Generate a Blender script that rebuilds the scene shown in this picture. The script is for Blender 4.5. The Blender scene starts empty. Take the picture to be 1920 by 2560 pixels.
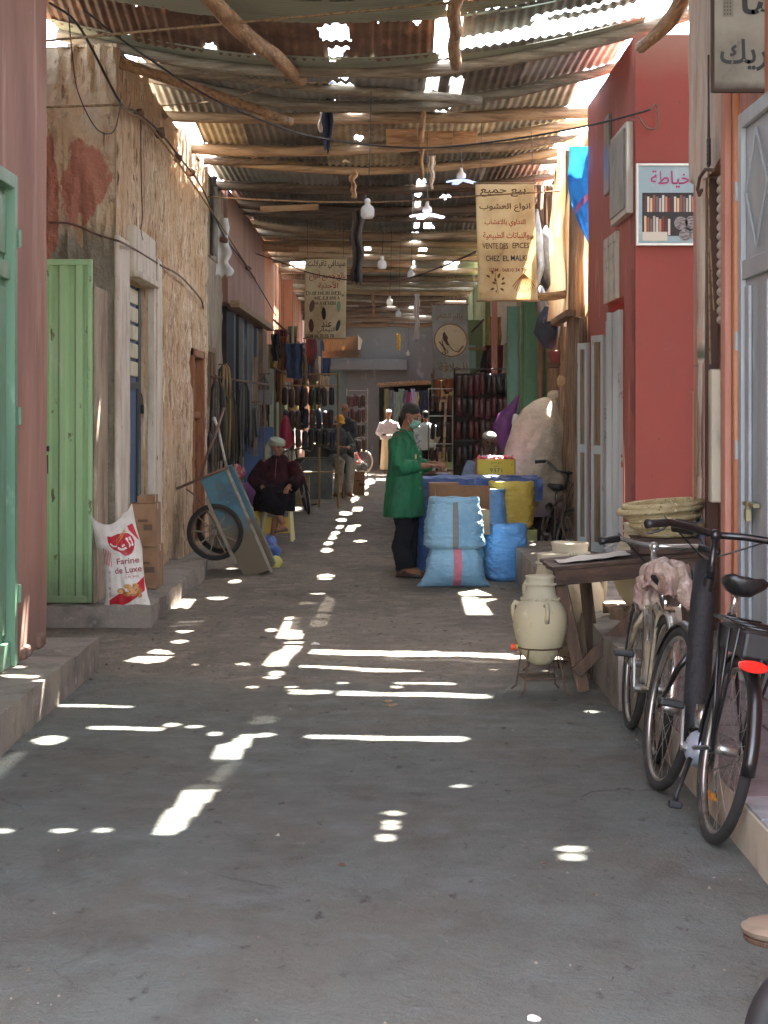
import bpy, bmesh, math, random
import numpy as np
from mathutils import Vector, Matrix, Euler, noise
random.seed(7)
rnd = random.random
def ru(a, b): return a + (b - a) * random.random()
scene = bpy.context.scene
COL = scene.collection
WORK = bpy.data.scenes.new("work")      # modifiers and lettering are evaluated here, one object at a time
R = math.radians
pi = math.pi

# ------------------------------------------------------------------ camera, sky, sun, exposure
EYE = 1.6
F = 4800.0            # focal length in pixels of the 1920 x 2560 photograph (a short telephoto)
cam_d = bpy.data.cameras.new("camera")
cam = bpy.data.objects.new("camera", cam_d)
COL.objects.link(cam)
scene.camera = cam
cam.location = (0, 0, EYE)
cam.rotation_euler = (R(90), 0, 0)
cam_d.sensor_fit = 'HORIZONTAL'
cam_d.sensor_width = 36
cam_d.lens = 36 * F / 1920
cam_d.shift_y = -240 / 1920
cam_d.clip_start = 0.1
cam_d.clip_end = 600

SUNDIR = Vector((-0.25, -0.55, -1.0)).normalized()      # the way the light travels
world = bpy.data.worlds.new("World")
scene.world = world
world.use_nodes = True
wn = world.node_tree
sky = wn.nodes.new("ShaderNodeTexSky")
sky.sky_type = 'NISHITA'
sky.sun_disc = False
sky.sun_elevation = math.asin(-SUNDIR.z)
sky.sun_rotation = math.atan2(-SUNDIR.x, -SUNDIR.y)
sky.dust_density = 2.0
hsv = wn.nodes.new("ShaderNodeHueSaturation")      # dusty desert sky: paler than clear air
hsv.inputs["Saturation"].default_value = 0.5
wn.links.new(sky.outputs[0], hsv.inputs["Color"])
wn.links.new(hsv.outputs[0], wn.nodes["Background"].inputs[0])
wn.nodes["Background"].inputs[1].default_value = 0.15
sun_d = bpy.data.lights.new("sun", 'SUN')
sun_d.energy = 5.0
sun_d.angle = R(0.53)
sun_d.color = (1.0, 0.95, 0.87)
sun_o = bpy.data.objects.new("sun", sun_d)
COL.objects.link(sun_o)
sun_o.rotation_euler = SUNDIR.to_track_quat('-Z', 'Y').to_euler()
sun_o.location = (3, 20, 12)
scene.view_settings.view_transform = 'Standard'
scene.view_settings.look = 'None'
scene.view_settings.gamma = 1
scene.view_settings.use_curve_mapping = False
scene.view_settings.exposure = 4.0
scene.cycles.max_bounces = 9
scene.cycles.diffuse_bounces = 7
scene.cycles.glossy_bounces = 3
scene.cycles.transmission_bounces = 4
scene.cycles.transparent_max_bounces = 8
scene.cycles.sample_clamp_indirect = 6
scene.cycles.caustics_reflective = False
scene.cycles.caustics_refractive = False
scene.cycles.use_denoising = True

# ------------------------------------------------------------------ helpers
def P(px, py, d):
    """pixel of the photograph at distance d -> point in the place"""
    return Vector(((px - 960) / F * d, d, EYE - (py - 1040) / F * d))
def G(px, py, z=0.0):
    d = (EYE - z) * F / (py - 1040)
    return P(px, py, d)
def lin(r, g, b):
    f = lambda c: (c / 255 / 12.92) if c <= 10 else (((c / 255) + .055) / 1.055) ** 2.4
    return (f(r), f(g), f(b), 1.0)

class B:
    def __init__(s): s.v = []; s.f = []
    def add(s, vs, fs):
        n = len(s.v); s.v.extend([tuple(p) for p in vs]); s.f.extend([tuple(i + n for i in f) for f in fs]); return s
    def box(s, x0, x1, y0, y1, z0, z1):
        return s.add([(x, y, z) for z in (z0, z1) for y in (y0, y1) for x in (x0, x1)],
                     [(0, 2, 3, 1), (4, 5, 7, 6), (0, 1, 5, 4), (2, 6, 7, 3), (0, 4, 6, 2), (1, 3, 7, 5)])
    def obox(s, c, size, rot=None):
        M = (rot or Matrix()).to_3x3(); c = Vector(c); a, b, h = [q / 2 for q in size]
        return s.add([c + M @ Vector((x, y, z)) for z in (-h, h) for y in (-b, b) for x in (-a, a)],
                     [(0, 2, 3, 1), (4, 5, 7, 6), (0, 1, 5, 4), (2, 6, 7, 3), (0, 4, 6, 2), (1, 3, 7, 5)])
    def bar(s, p0, p1, w, h):
        """square bar from p0 to p1"""
        p0 = Vector(p0); p1 = Vector(p1); d = p1 - p0
        q = d.to_track_quat('Y', 'Z').to_matrix()
        return s.obox((p0 + p1) / 2, (w, d.length, h), q)
    def tube(s, pts, r, n=8, closed=False, caps=True, squash=1.0, up=None):
        pts = [Vector(p) for p in pts]; m = len(pts)
        rs = r if isinstance(r, (list, tuple)) else [r] * m
        t0 = (pts[1] - pts[0]).normalized()
        ref = Vector(up) if up else (Vector((0, 0, 1)) if abs(t0.z) < .9 else Vector((1, 0, 0)))
        vs = []
        for i, p in enumerate(pts):
            if closed: t = (pts[(i + 1) % m] - pts[i - 1])
            else: t = pts[min(i + 1, m - 1)] - pts[max(i - 1, 0)]
            if t.length < 1e-9: t = t0
            t = t.normalized()
            a = ref - t * ref.dot(t)
            if a.length < 1e-4: a = t.orthogonal()
            a.normalize(); b = t.cross(a)
            if not up: ref = a
            for k in range(n):
                w = 2 * pi * k / n
                vs.append(p + (a * math.cos(w) + b * math.sin(w) * squash) * rs[i])
        fs = []
        for i in range(m if closed else m - 1):
            j = (i + 1) % m
            for k in range(n):
                l = (k + 1) % n
                fs.append((i * n + k, i * n + l, j * n + l, j * n + k))
        if caps and not closed:
            fs.append(tuple(range(n - 1, -1, -1))); fs.append(tuple(range((m - 1) * n, m * n)))
        return s.add(vs, fs)
    def rings(s, rings, closed_u=True, caps=True):
        n = len(rings[0]); m = len(rings); vs = [p for r in rings for p in r]; fs = []
        for i in range(m - 1):
            for k in range(n if closed_u else n - 1):
                l = (k + 1) % n
                fs.append((i * n + k, i * n + l, (i + 1) * n + l, (i + 1) * n + k))
        if caps and closed_u:
            fs.append(tuple(range(n - 1, -1, -1))); fs.append(tuple(range((m - 1) * n, m * n)))
        return s.add(vs, fs)
    def lathe(s, prof, n=24, c=(0, 0, 0), rot=None, caps=True):
        M = (rot or Matrix()).to_3x3(); c = Vector(c)
        return s.rings([[c + M @ Vector((r * math.cos(2 * pi * k / n), r * math.sin(2 * pi * k / n), z)) for k in range(n)] for r, z in prof], True, caps)
    def grid(s, fn, nu, nv):
        vs = [fn(i / nu, j / nv) for j in range(nv + 1) for i in range(nu + 1)]
        fs = [(j * (nu + 1) + i, j * (nu + 1) + i + 1, (j + 1) * (nu + 1) + i + 1, (j + 1) * (nu + 1) + i) for j in range(nv) for i in range(nu)]
        return s.add(vs, fs)
    def prism(s, poly, fn, h0, h1):
        """poly of 2-D points, fn(a, b, h) -> 3-D point"""
        n = len(poly)
        vs = [fn(a, b, h0) for a, b in poly] + [fn(a, b, h1) for a, b in poly]
        fs = [tuple(range(n)), tuple(range(2 * n - 1, n - 1, -1))] + [(i, i + n, (i + 1) % n + n, (i + 1) % n) for i in range(n)]
        return s.add(vs, fs)
    def ball(s, c, r, n=12, rot=None, m=None):
        if not isinstance(r, (tuple, list)): r = (r, r, r)
        m = m or max(6, n // 2 + 2); M = (rot or Matrix()).to_3x3(); c = Vector(c)
        return s.rings([[c + M @ Vector((r[0] * math.cos(2 * pi * k / n) * math.sin(a), r[1] * math.sin(2 * pi * k / n) * math.sin(a), -r[2] * math.cos(a))) for k in range(n)]
                        for a in [0.06 + (pi - .12) * i / (m - 1) for i in range(m)]])
    def jitter(s, amp, scale=3.0, seed=0.0):
        o = Vector((seed, seed * 1.7, -seed)); out = []
        for p in s.v:
            q = Vector(p); out.append(tuple(q + noise.noise_vector(q * scale + o) * amp))
        s.v = out; return s
    def move(s, M):
        s.v = [tuple(M @ Vector(p)) for p in s.v]; return s
    def mesh(s, name, mat=None, smooth=False):
        me = bpy.data.meshes.new(name); me.from_pydata(s.v, [], s.f); me.validate()
        if mat: me.materials.append(mat)
        if smooth: me.polygons.foreach_set("use_smooth", [True] * len(me.polygons))
        me.update(); return me
    def build(s, name, mat=None, parent=None, smooth=False, bevel=0, auto=None, label=None, local=False, fixn=False):
        if parent is not None and not local:
            off = Vector((0, 0, 0)); q = parent
            while q is not None: off += q.location; q = q.parent
            s.v = [(x - off.x, y - off.y, z - off.z) for x, y, z in s.v]
        me = s.mesh(name, mat, smooth)
        if fixn:
            bm = bmesh.new(); bm.from_mesh(me); bmesh.ops.recalc_face_normals(bm, faces=bm.faces); bm.to_mesh(me); bm.free()
        o = bpy.data.objects.new(name, me); COL.objects.link(o)
        if parent is not None: o.parent = parent
        if bevel:
            m = o.modifiers.new("bevel", 'BEVEL'); m.width = bevel; m.segments = 2; m.limit_method = 'ANGLE'
        if auto:
            try: me.set_sharp_from_angle(angle=R(auto))
            except Exception: pass
        if label: o["label"] = label
        return o

def tag(o, label, cat, group=None, kind=None):
    if label: o["label"] = label
    if cat: o["category"] = cat
    if group: o["group"] = group
    if kind: o["kind"] = kind
    return o
def thing(name, label, cat, loc=(0, 0, 0), rotz=0, group=None):
    o = bpy.data.objects.new(name, None); COL.objects.link(o); o.empty_display_size = .1
    o.location = loc; o.rotation_euler = (0, 0, rotz)
    return tag(o, label, cat, group)
def struct(o): o["kind"] = "structure"; return o
def kids(o): return [c for c in bpy.data.objects if c.parent == o]
def dup(o, loc=None, rot=None, label=None, scale=None, parent=None, group=None):
    c = o.copy(); COL.objects.link(c)
    if parent is not None: c.parent = parent
    if loc is not None: c.location = loc
    if rot is not None: c.rotation_euler = rot
    if scale is not None: c.scale = scale
    if label: c["label"] = label
    if group: c["group"] = group
    for k in kids(o): dup(k, parent=c)
    return c
def remesh(b, name, mat, parent, voxel=.012, smooth=4, local=False, decim=None, label=None):
    """close overlapping closed shapes into one continuous skin"""
    o = b.build(name, mat, parent, local=local, fixn=True)
    m = o.modifiers.new("r", 'REMESH'); m.mode = 'VOXEL'; m.voxel_size = voxel; m.use_smooth_shade = True
    if smooth:
        m = o.modifiers.new("s", 'SMOOTH'); m.iterations = smooth; m.factor = .5
    WORK.collection.objects.link(o); WORK.view_layers[0].update(); dg = WORK.view_layers[0].depsgraph
    me = bpy.data.meshes.new_from_object(o.evaluated_get(dg))
    WORK.collection.objects.unlink(o)
    o.modifiers.clear(); o.data = me; me.name = name
    me.materials.clear(); me.materials.append(mat)
    me.polygons.foreach_set("use_smooth", [True] * len(me.polygons))
    if label: o["label"] = label
    return o

# ------------------------------------------------------------------ materials
MATS = {}
def mat(name, col, layers=(), rough=.8, bump=(), metal=0.0, spec=.5, rrange=0.0, trans=0.0, transl=0.0, emit=None, coat=0.0, sheen=0.0, grad=()):
    """col: base colour; layers: (colour, scale, stretch, lo, hi, detail) noise-masked colours; bump: (strength, distance, scale, stretch)"""
    if name in MATS: return MATS[name]
    m = bpy.data.materials.new(name); m.use_nodes = True; MATS[name] = m
    nt = m.node_tree; N = nt.nodes; L = nt.links; bs = N["Principled BSDF"]
    tc = N.new("ShaderNodeTexCoord")
    oi = N.new("ShaderNodeObjectInfo")
    cur = N.new("ShaderNodeRGB"); cur.outputs[0].default_value = col; cur = cur.outputs[0]
    def nz(scale, stretch, detail=6, dist=0.0):
        mp = N.new("ShaderNodeMapping"); mp.inputs["Scale"].default_value = stretch
        L.new(tc.outputs["Object"], mp.inputs[0])
        n = N.new("ShaderNodeTexNoise"); n.inputs["Scale"].default_value = scale; n.inputs["Detail"].default_value = detail
        n.inputs["Roughness"].default_value = .6; n.inputs["Distortion"].default_value = dist
        L.new(mp.outputs[0], n.inputs[0]); return n
    first = None
    for i, ly in enumerate(layers):
        c, sc, st, lo, hi = ly[:5]
        n = nz(sc, st, ly[5] if len(ly) > 5 else 6)
        mr = N.new("ShaderNodeMapRange"); mr.inputs[1].default_value = lo; mr.inputs[2].default_value = hi
        L.new(n.outputs["Fac"], mr.inputs[0])
        mx = N.new("ShaderNodeMix"); mx.data_type = 'RGBA'
        L.new(mr.outputs[0], mx.inputs[0]); L.new(cur, mx.inputs[6]); mx.inputs[7].default_value = c
        cur = mx.outputs[2]
        if first is None: first = mr
    for (c, axis, a, bb, sc, amt) in grad:       # colour that belongs to a height or a stretch of the thing (paint dado, dirt line), with a ragged edge
        sp = N.new("ShaderNodeSeparateXYZ"); L.new(tc.outputs["Object"], sp.inputs[0])
        n = nz(sc, (1, 1, 1), 5)
        ad = N.new("ShaderNodeMath"); ad.operation = 'MULTIPLY_ADD'; L.new(n.outputs["Fac"], ad.inputs[0]); ad.inputs[1].default_value = amt; L.new(sp.outputs[axis], ad.inputs[2])
        mr = N.new("ShaderNodeMapRange"); mr.inputs[1].default_value = a + amt / 2; mr.inputs[2].default_value = bb + amt / 2
        L.new(ad.outputs[0], mr.inputs[0])
        mx = N.new("ShaderNodeMix"); mx.data_type = 'RGBA'
        L.new(mr.outputs[0], mx.inputs[0]); L.new(cur, mx.inputs[6]); mx.inputs[7].default_value = c
        cur = mx.outputs[2]
    L.new(cur, bs.inputs["Base Color"])
    bs.inputs["Roughness"].default_value = rough
    if rrange:
        n = nz(6, (1, 1, 1)); mr = N.new("ShaderNodeMapRange"); mr.inputs[1].default_value = .3; mr.inputs[2].default_value = .7
        mr.inputs[3].default_value = rough - rrange; mr.inputs[4].default_value = min(1, rough + rrange)
        L.new(n.outputs["Fac"], mr.inputs[0]); L.new(mr.outputs[0], bs.inputs["Roughness"])
    bs.inputs["Metallic"].default_value = metal
    bs.inputs["Specular IOR Level"].default_value = spec
    if coat: bs.inputs["Coat Weight"].default_value = coat; bs.inputs["Coat Roughness"].default_value = .12
    if sheen: bs.inputs["Sheen Weight"].default_value = sheen
    if trans: bs.inputs["Transmission Weight"].default_value = trans
    if emit: bs.inputs["Emission Color"].default_value = emit[0]; bs.inputs["Emission Strength"].default_value = emit[1]
    prev = None
    for (st, dist, sc, strch) in bump:
        n = nz(sc, strch, 8)
        bp = N.new("ShaderNodeBump"); bp.inputs["Strength"].default_value = st; bp.inputs["Distance"].default_value = dist
        L.new(n.outputs["Fac"], bp.inputs["Height"])
        if prev: L.new(prev.outputs[0], bp.inputs["Normal"])
        prev = bp
    if prev: L.new(prev.outputs[0], bs.inputs["Normal"])
    if transl:
        tr = N.new("ShaderNodeBsdfTranslucent"); mxs = N.new("ShaderNodeMixShader"); mxs.inputs[0].default_value = transl
        L.new(cur, tr.inputs[0]); L.new(bs.outputs[0], mxs.inputs[1]); L.new(tr.outputs[0], mxs.inputs[2])
        L.new(mxs.outputs[0], N["Material Output"].inputs[0])
    return m
U = (1, 1, 1)

# ------------------------------------------------------------------ lettering
AR = {}
for k, c in {'ا': 0xFE8D, 'أ': 0xFE83, 'ب': 0xFE8F, 'ة': 0xFE93, 'ت': 0xFE95, 'ث': 0xFE99, 'ج': 0xFE9D, 'ح': 0xFEA1, 'خ': 0xFEA5, 'د': 0xFEA9, 'ذ': 0xFEAB, 'ر': 0xFEAD,
             'ز': 0xFEAF, 'س': 0xFEB1, 'ش': 0xFEB5, 'ص': 0xFEB9, 'ض': 0xFEBD, 'ط': 0xFEC1, 'ظ': 0xFEC5, 'ع': 0xFEC9, 'غ': 0xFECD, 'ف': 0xFED1, 'ق': 0xFED5, 'ك': 0xFED9, 'ل': 0xFEDD,
             'م': 0xFEE1, 'ن': 0xFEE5, 'ه': 0xFEE9, 'و': 0xFEED, 'ى': 0xFEEF, 'ي': 0xFEF1, 'ئ': 0xFE89}.items(): AR[k] = c
RIGHTONLY = set('اأدذرزوةى')
def shape_ar(s):
    out = []; i = 0; s2 = []
    while i < len(s):
        if s[i] == 'ل' and i + 1 < len(s) and s[i + 1] in 'اأ': s2.append('L' + s[i + 1]); i += 2
        else: s2.append(s[i]); i += 1
    isl = lambda c: c in AR or c.startswith('L')
    ro = lambda c: c in RIGHTONLY or c.startswith('L')
    for i, c in enumerate(s2):
        if not isl(c): out.append(c); continue
        prev = i > 0 and isl(s2[i - 1]) and not ro(s2[i - 1])
        nxt = i + 1 < len(s2) and isl(s2[i + 1]) and not ro(c)
        if c.startswith('L'): out.append(chr((0xFEF7 if c[1] == 'أ' else 0xFEFB) + (1 if prev else 0))); continue
        b = AR[c]
        if ro(c): out.append(chr(b + (1 if prev else 0)))
        else: out.append(chr(b + (3 if prev and nxt else 1 if prev else 2 if nxt else 0)))
    return ''.join(reversed(out))
def text_polys(s, width=None, height=None, bold=0.0):
    c = bpy.data.curves.new("t", "FONT"); c.body = s; c.resolution_u = 3; c.offset = bold; c.fill_mode = 'FRONT'
    o = bpy.data.objects.new("t", c); WORK.collection.objects.link(o)
    WORK.view_layers[0].update(); dg = WORK.view_layers[0].depsgraph
    me = o.evaluated_get(dg).to_mesh()
    v = [(p.co.x, p.co.y) for p in me.vertices]; f = [tuple(p.vertices) for p in me.polygons]
    bpy.data.objects.remove(o); bpy.data.curves.remove(c)
    if not v: return [], []
    xs = [p[0] for p in v]; ys = [p[1] for p in v]; x0, x1, y0, y1 = min(xs), max(xs), min(ys), max(ys)
    sx = sy = 1
    if width: sx = width / (x1 - x0)
    if height: sy = height / (y1 - y0)
    if width and not height: sy = sx
    if height and not width: sx = sy
    cx = (x0 + x1) / 2; cy = (y0 + y1) / 2
    return [((x - cx) * sx, (y - cy) * sy) for x, y in v], f
def lettering(s, fn, w, h, mt, parent, name="lettering", bold=0.0, ar=False, off=(0, 0), rot=0, label=None):
    """fn(a, b) -> 3-D point on the sign's face"""
    v, f = text_polys(shape_ar(s) if ar else s, w, h, bold)
    cr, sr = math.cos(rot), math.sin(rot)
    return B().add([fn(a * cr - b * sr + off[0], a * sr + b * cr + off[1]) for a, b in v], f).build(name, mt, parent, label=label)
def face(o, ux, uz, push=.003, n=None):
    """frame of a flat sign: origin o, unit right ux, unit up uz"""
    o = Vector(o); ux = Vector(ux).normalized(); uz = Vector(uz).normalized(); nn = ux.cross(uz) if n is None else Vector(n)
    return lambda a, b, h=0.0: o + ux * a + uz * b + nn * (push + h)
# ------------------------------------------------------------------ materials of the setting
M_ground = mat("packed_ground", lin(120, 110, 95),
    [(lin(94, 84, 70), 1.3, (1, .6, 1), .42, .66), (lin(138, 124, 110), 4, (1, .7, 1), .54, .68), (lin(78, 66, 58), 17, (1, .5, 1), .58, .66), (lin(60, 52, 46), 6, (1.6, .5, 1), .62, .68), (lin(150, 140, 130), 60, U, .6, .75, 3)],
    rough=.72, rrange=.16, bump=[(.8, .04, 7, (1, .6, 1)), (.9, .02, 40, U), (.5, .006, 160, U)])
gn = M_ground.node_tree      # smoother blue-grey cement skin nearest us, dirt beyond, with a ragged border and stains of its own
def blend_cement():
    N = gn.nodes; L = gn.links; bs = N["Principled BSDF"]; src = bs.inputs["Base Color"].links[0].from_socket
    tc = [n for n in N if n.bl_idname == "ShaderNodeTexCoord"][0]
    def nz(sc, det=6, st=(1, 1, 1)):
        m = N.new("ShaderNodeMapping"); m.inputs["Scale"].default_value = st; L.new(tc.outputs["Object"], m.inputs[0])
        n = N.new("ShaderNodeTexNoise"); n.inputs["Scale"].default_value = sc; n.inputs["Detail"].default_value = det; n.inputs["Roughness"].default_value = .62; L.new(m.outputs[0], n.inputs[0]); return n.outputs["Fac"]
    def mr(v, a, b):
        m = N.new("ShaderNodeMapRange"); m.inputs[1].default_value = a; m.inputs[2].default_value = b; L.new(v, m.inputs[0]); return m.outputs[0]
    def mix(f, a, b):
        m = N.new("ShaderNodeMix"); m.data_type = 'RGBA'; L.new(f, m.inputs[0])
        for s_, k_ in ((a, 6), (b, 7)):
            if isinstance(s_, tuple): m.inputs[k_].default_value = s_
            else: L.new(s_, m.inputs[k_])
        return m.outputs[2]
    c = mix(mr(nz(.9, 5, (1, .7, 1)), .4, .62), lin(98, 104, 97), lin(96, 94, 84))
    c = mix(mr(nz(3.2, 8, (1, .6, 1)), .5, .8), c, lin(74, 69, 62)); c = mix(mr(nz(2.1, 8), .56, .8), c, lin(112, 121, 120)); c = mix(mr(nz(11, 8, (1, .45, 1)), .62, .70), c, lin(52, 48, 44)); c = mix(mr(nz(42, 4, (1, .4, 1)), .70, .74), c, lin(44, 40, 36))
    sp = N.new("ShaderNodeSeparateXYZ"); L.new(tc.outputs["Object"], sp.inputs[0])
    a = N.new("ShaderNodeMath"); a.operation = 'MULTIPLY_ADD'; L.new(nz(.8, 7), a.inputs[0]); a.inputs[1].default_value = 6.0; L.new(sp.outputs[1], a.inputs[2])
    res = mix(mr(a.outputs[0], 15.4, 13.6), src, c)
    # hairline cracks
    nv = N.new("ShaderNodeTexNoise"); nv.inputs["Scale"].default_value = 2.2; nv.inputs["Detail"].default_value = 6; L.new(tc.outputs["Object"], nv.inputs[0])
    va = N.new("ShaderNodeVectorMath"); va.operation = 'MULTIPLY_ADD'; L.new(nv.outputs["Color"], va.inputs[0]); va.inputs[1].default_value = (.55, .55, .55); L.new(tc.outputs["Object"], va.inputs[2])
    vo = N.new("ShaderNodeTexVoronoi"); vo.feature = 'DISTANCE_TO_EDGE'; vo.inputs["Scale"].default_value = .62; L.new(va.outputs[0], vo.inputs["Vector"])
    ck_ = mr(vo.outputs["Distance"], .005, .0015); mk_ = N.new("ShaderNodeMath"); mk_.operation = 'MULTIPLY'; L.new(ck_, mk_.inputs[0]); L.new(mr(nz(.7, 3), .53, .68), mk_.inputs[1])
    L.new(mix(mk_.outputs[0], res, lin(40, 37, 33)), bs.inputs["Base Color"])
blend_cement()
M_concrete = mat("step_concrete", lin(138, 128, 116), [(lin(104, 96, 86), 3, U, .45, .65), (lin(165, 155, 142), 11, U, .58, .72), (lin(78, 70, 62), 25, U, .66, .72)], rough=.85, bump=[(.6, .03, 6, U), (.5, .01, 50, U)])
M_pink = mat("pink_brown_render", lin(165, 122, 106), [(lin(142, 100, 86), 2, (1, 1, .35), .42, .66), (lin(186, 146, 128), 5, (1, 1, .12), .58, .7), (lin(205, 180, 165), 22, (1, 1, .3), .72, .76)], rough=.8, bump=[(.35, .01, 9, (1, 1, .2)), (.3, .004, 60, U)],
    grad=[(lin(120, 92, 78), 2, .75, .25, 5, .35)])
M_tan = mat("streaked_mud_plaster", lin(216, 188, 152), [(lin(194, 158, 124), 4, (1, 1, .3), .38, .66), (lin(228, 208, 182), 9, (1, 1, .18), .5, .74), (lin(238, 220, 196), 24, (1, 1, .07), .54, .62), (lin(152, 114, 82), 30, (1.2, 1.2, .09), .56, .63), (lin(120, 90, 66), 24, (1.3, 1.3, .35), .60, .68), (lin(214, 176, 136), 1.1, U, .45, .7)], rough=.9,
    bump=[(1, .09, 9, (1, 1, .25)), (.9, .04, 30, (1, 1, .5))])
M_rough = mat("rough_old_plaster", lin(204, 174, 138), [(lin(208, 188, 160), 6, (1, 1, .6), .45, .62), (lin(136, 106, 78), 14, (1, 1, .35), .6, .7)], rough=.92,
    bump=[(1, .09, 8, (1, 1, .4)), (.9, .035, 30, U)], grad=[(lin(156, 146, 126), 2, 3.15, 3.0, 5, .3)])
def paint_patch(m, c, centre, radii, amt=1.1, sc=5.0):
    """an old patch of paint with a ragged edge, where it is on the wall"""
    nt = m.node_tree; N = nt.nodes; L = nt.links; bs = N["Principled BSDF"]; src = bs.inputs["Base Color"].links[0].from_socket
    tc = [n for n in N if n.bl_idname == "ShaderNodeTexCoord"][0]
    v = N.new("ShaderNodeVectorMath"); v.operation = 'SUBTRACT'; L.new(tc.outputs["Object"], v.inputs[0]); v.inputs[1].default_value = centre
    d = N.new("ShaderNodeVectorMath"); d.operation = 'DIVIDE'; L.new(v.outputs[0], d.inputs[0]); d.inputs[1].default_value = radii
    ln = N.new("ShaderNodeVectorMath"); ln.operation = 'LENGTH'; L.new(d.outputs[0], ln.inputs[0])
    mp = N.new("ShaderNodeMapping"); mp.inputs["Scale"].default_value = (1, 1, .35); L.new(tc.outputs["Object"], mp.inputs[0])
    n = N.new("ShaderNodeTexNoise"); n.inputs["Scale"].default_value = sc; n.inputs["Detail"].default_value = 8; L.new(mp.outputs[0], n.inputs[0])
    a = N.new("ShaderNodeMath"); a.operation = 'MULTIPLY_ADD'; L.new(n.outputs["Fac"], a.inputs[0]); a.inputs[1].default_value = amt * 2; L.new(ln.outputs["Value"], a.inputs[2])
    r = N.new("ShaderNodeMapRange"); r.inputs[1].default_value = .92 + amt; r.inputs[2].default_value = .84 + amt; L.new(a.outputs[0], r.inputs[0])
    x = N.new("ShaderNodeMix"); x.data_type = 'RGBA'; L.new(r.outputs[0], x.inputs[0]); L.new(src, x.inputs[6]); x.inputs[7].default_value = c; L.new(x.outputs[2], bs.inputs["Base Color"])
paint_patch(M_rough, lin(188, 126, 102), (-2.42 + 2.9, 15.4 - 18, 3.42), (.20, 1, .40)); paint_patch(M_rough, lin(184, 120, 96), (-2.70 + 2.9, 15.4 - 18, 3.35), (.10, 1, .5))
M_greyplaster = mat("grey_beige_plaster", lin(160, 142, 120), [(lin(128, 110, 90), 4, (1, 1, .3), .45, .62), (lin(188, 172, 150), 9, (1, 1, .3), .58, .7)], rough=.9, bump=[(.8, .04, 10, (1, 1, .4))])
M_orange = mat("orange_render", lin(206, 142, 104), [(lin(186, 118, 84), 3, (1, 1, .3), .45, .65), (lin(222, 168, 132), 9, (1, 1, .2), .6, .72)], rough=.85, bump=[(.4, .02, 9, U)])
M_salmon = mat("salmon_render", lin(196, 138, 118), [(lin(176, 112, 90), 4, (1, 1, .2), .45, .66), (lin(212, 168, 150), 6, (1, 1, .12), .58, .7), (lin(150, 90, 70), 14, (1, 1, .2), .66, .72)], rough=.82, bump=[(.4, .02, 10, (1, 1, .4)), (.3, .004, 80, U)])
M_red = mat("red_render", lin(148, 56, 40), [(lin(132, 48, 36), 1.2, (1, 1, .6), .3, .75, 3), (lin(140, 60, 46), 5, U, .5, .85, 3), (lin(104, 40, 32), 20, U, .66, .72), (lin(176, 112, 92), 26, (1, 1, .6), .71, .75), (lin(112, 48, 38), 4, (1, 1, .1), .6, .75)], rough=.62, bump=[(.3, .01, 9, U), (.25, .004, 90, U)],
    grad=[(lin(150, 98, 80), 2, 4.3, 4.62, 6, .12)])
M_redside = mat("red_render_faded", lin(166, 82, 66), [(lin(166, 84, 68), 2, (1, 1, .5), .35, .7, 3), (lin(200, 130, 112), 5, (1, 1, .3), .58, .72), (lin(214, 170, 150), 12, (1, 1, .3), .68, .74)], rough=.72, bump=[(.4, .015, 9, U)])  # paler red than the wall facing the camera
M_graywall = mat("grey_cement", lin(116, 115, 110), [(lin(108, 106, 102), 1.2, (1, 1, .5), .42, .66), (lin(160, 162, 160), 3, (1, 1, .4), .58, .72)], rough=.85, bump=[(.4, .02, 9, U)])
M_cream = mat("cream_paint", lin(214, 196, 160), [(lin(180, 160, 124), 4, (1, 1, .3), .5, .7)], rough=.7)
M_wood = mat("old_pole_wood", lin(162, 134, 102), [(lin(120, 94, 68), 4, (.6, 6, 6), .44, .62), (lin(186, 146, 100), 9, (.5, 5, 5), .56, .7), (lin(80, 56, 38), 14, (.5, 6, 6), .64, .72)], rough=.85, bump=[(.7, .02, 10, (.5, 5, 5))])
M_woodg = mat("grey_weathered_pole", lin(136, 124, 104), [(lin(104, 92, 76), 4, (.6, 6, 6), .44, .62), (lin(164, 152, 130), 9, (.5, 5, 5), .56, .7)], rough=.88, bump=[(.7, .02, 10, (.5, 5, 5))])
M_woodd = mat("dark_sooty_pole", lin(100, 80, 60), [(lin(70, 54, 42), 4, (.6, 6, 6), .44, .62), (lin(140, 112, 80), 9, (.5, 5, 5), .6, .7)], rough=.88, bump=[(.7, .02, 10, (.5, 5, 5))])
M_woody = mat("old_log_wood", lin(160, 124, 86), [(lin(116, 86, 58), 4, (6, .5, 6), .44, .62), (lin(190, 160, 118), 9, (5, .4, 5), .56, .7)], rough=.85, bump=[(.7, .02, 10, (5, .5, 5))])
M_woodz = mat("weathered_board", lin(142, 114, 88), [(lin(108, 82, 60), 5, (6, 6, .4), .44, .62), (lin(176, 154, 126), 9, (5, 5, .3), .58, .72)], rough=.88, bump=[(.6, .02, 12, (5, 5, .4))])
M_greypaint_wood = mat("worn_whitish_painted_wood", lin(196, 178, 158), [(lin(170, 148, 128), 6, (4, 4, .3), .44, .62), (lin(120, 100, 84), 16, (4, 4, .4), .64, .7)], rough=.85, bump=[(.7, .02, 12, (4, 4, .4))])
M_tin = mat("grey_tin", lin(156, 158, 152), [(lin(118, 118, 112), 1.6, U, .44, .64), (lin(158, 132, 100), 4, (1, 1, 1), .62, .7), (lin(158, 158, 148), 7, (3, .6, 1), .6, .74)], rough=.55, metal=.35, bump=[(.2, .005, 20, U)])
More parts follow.
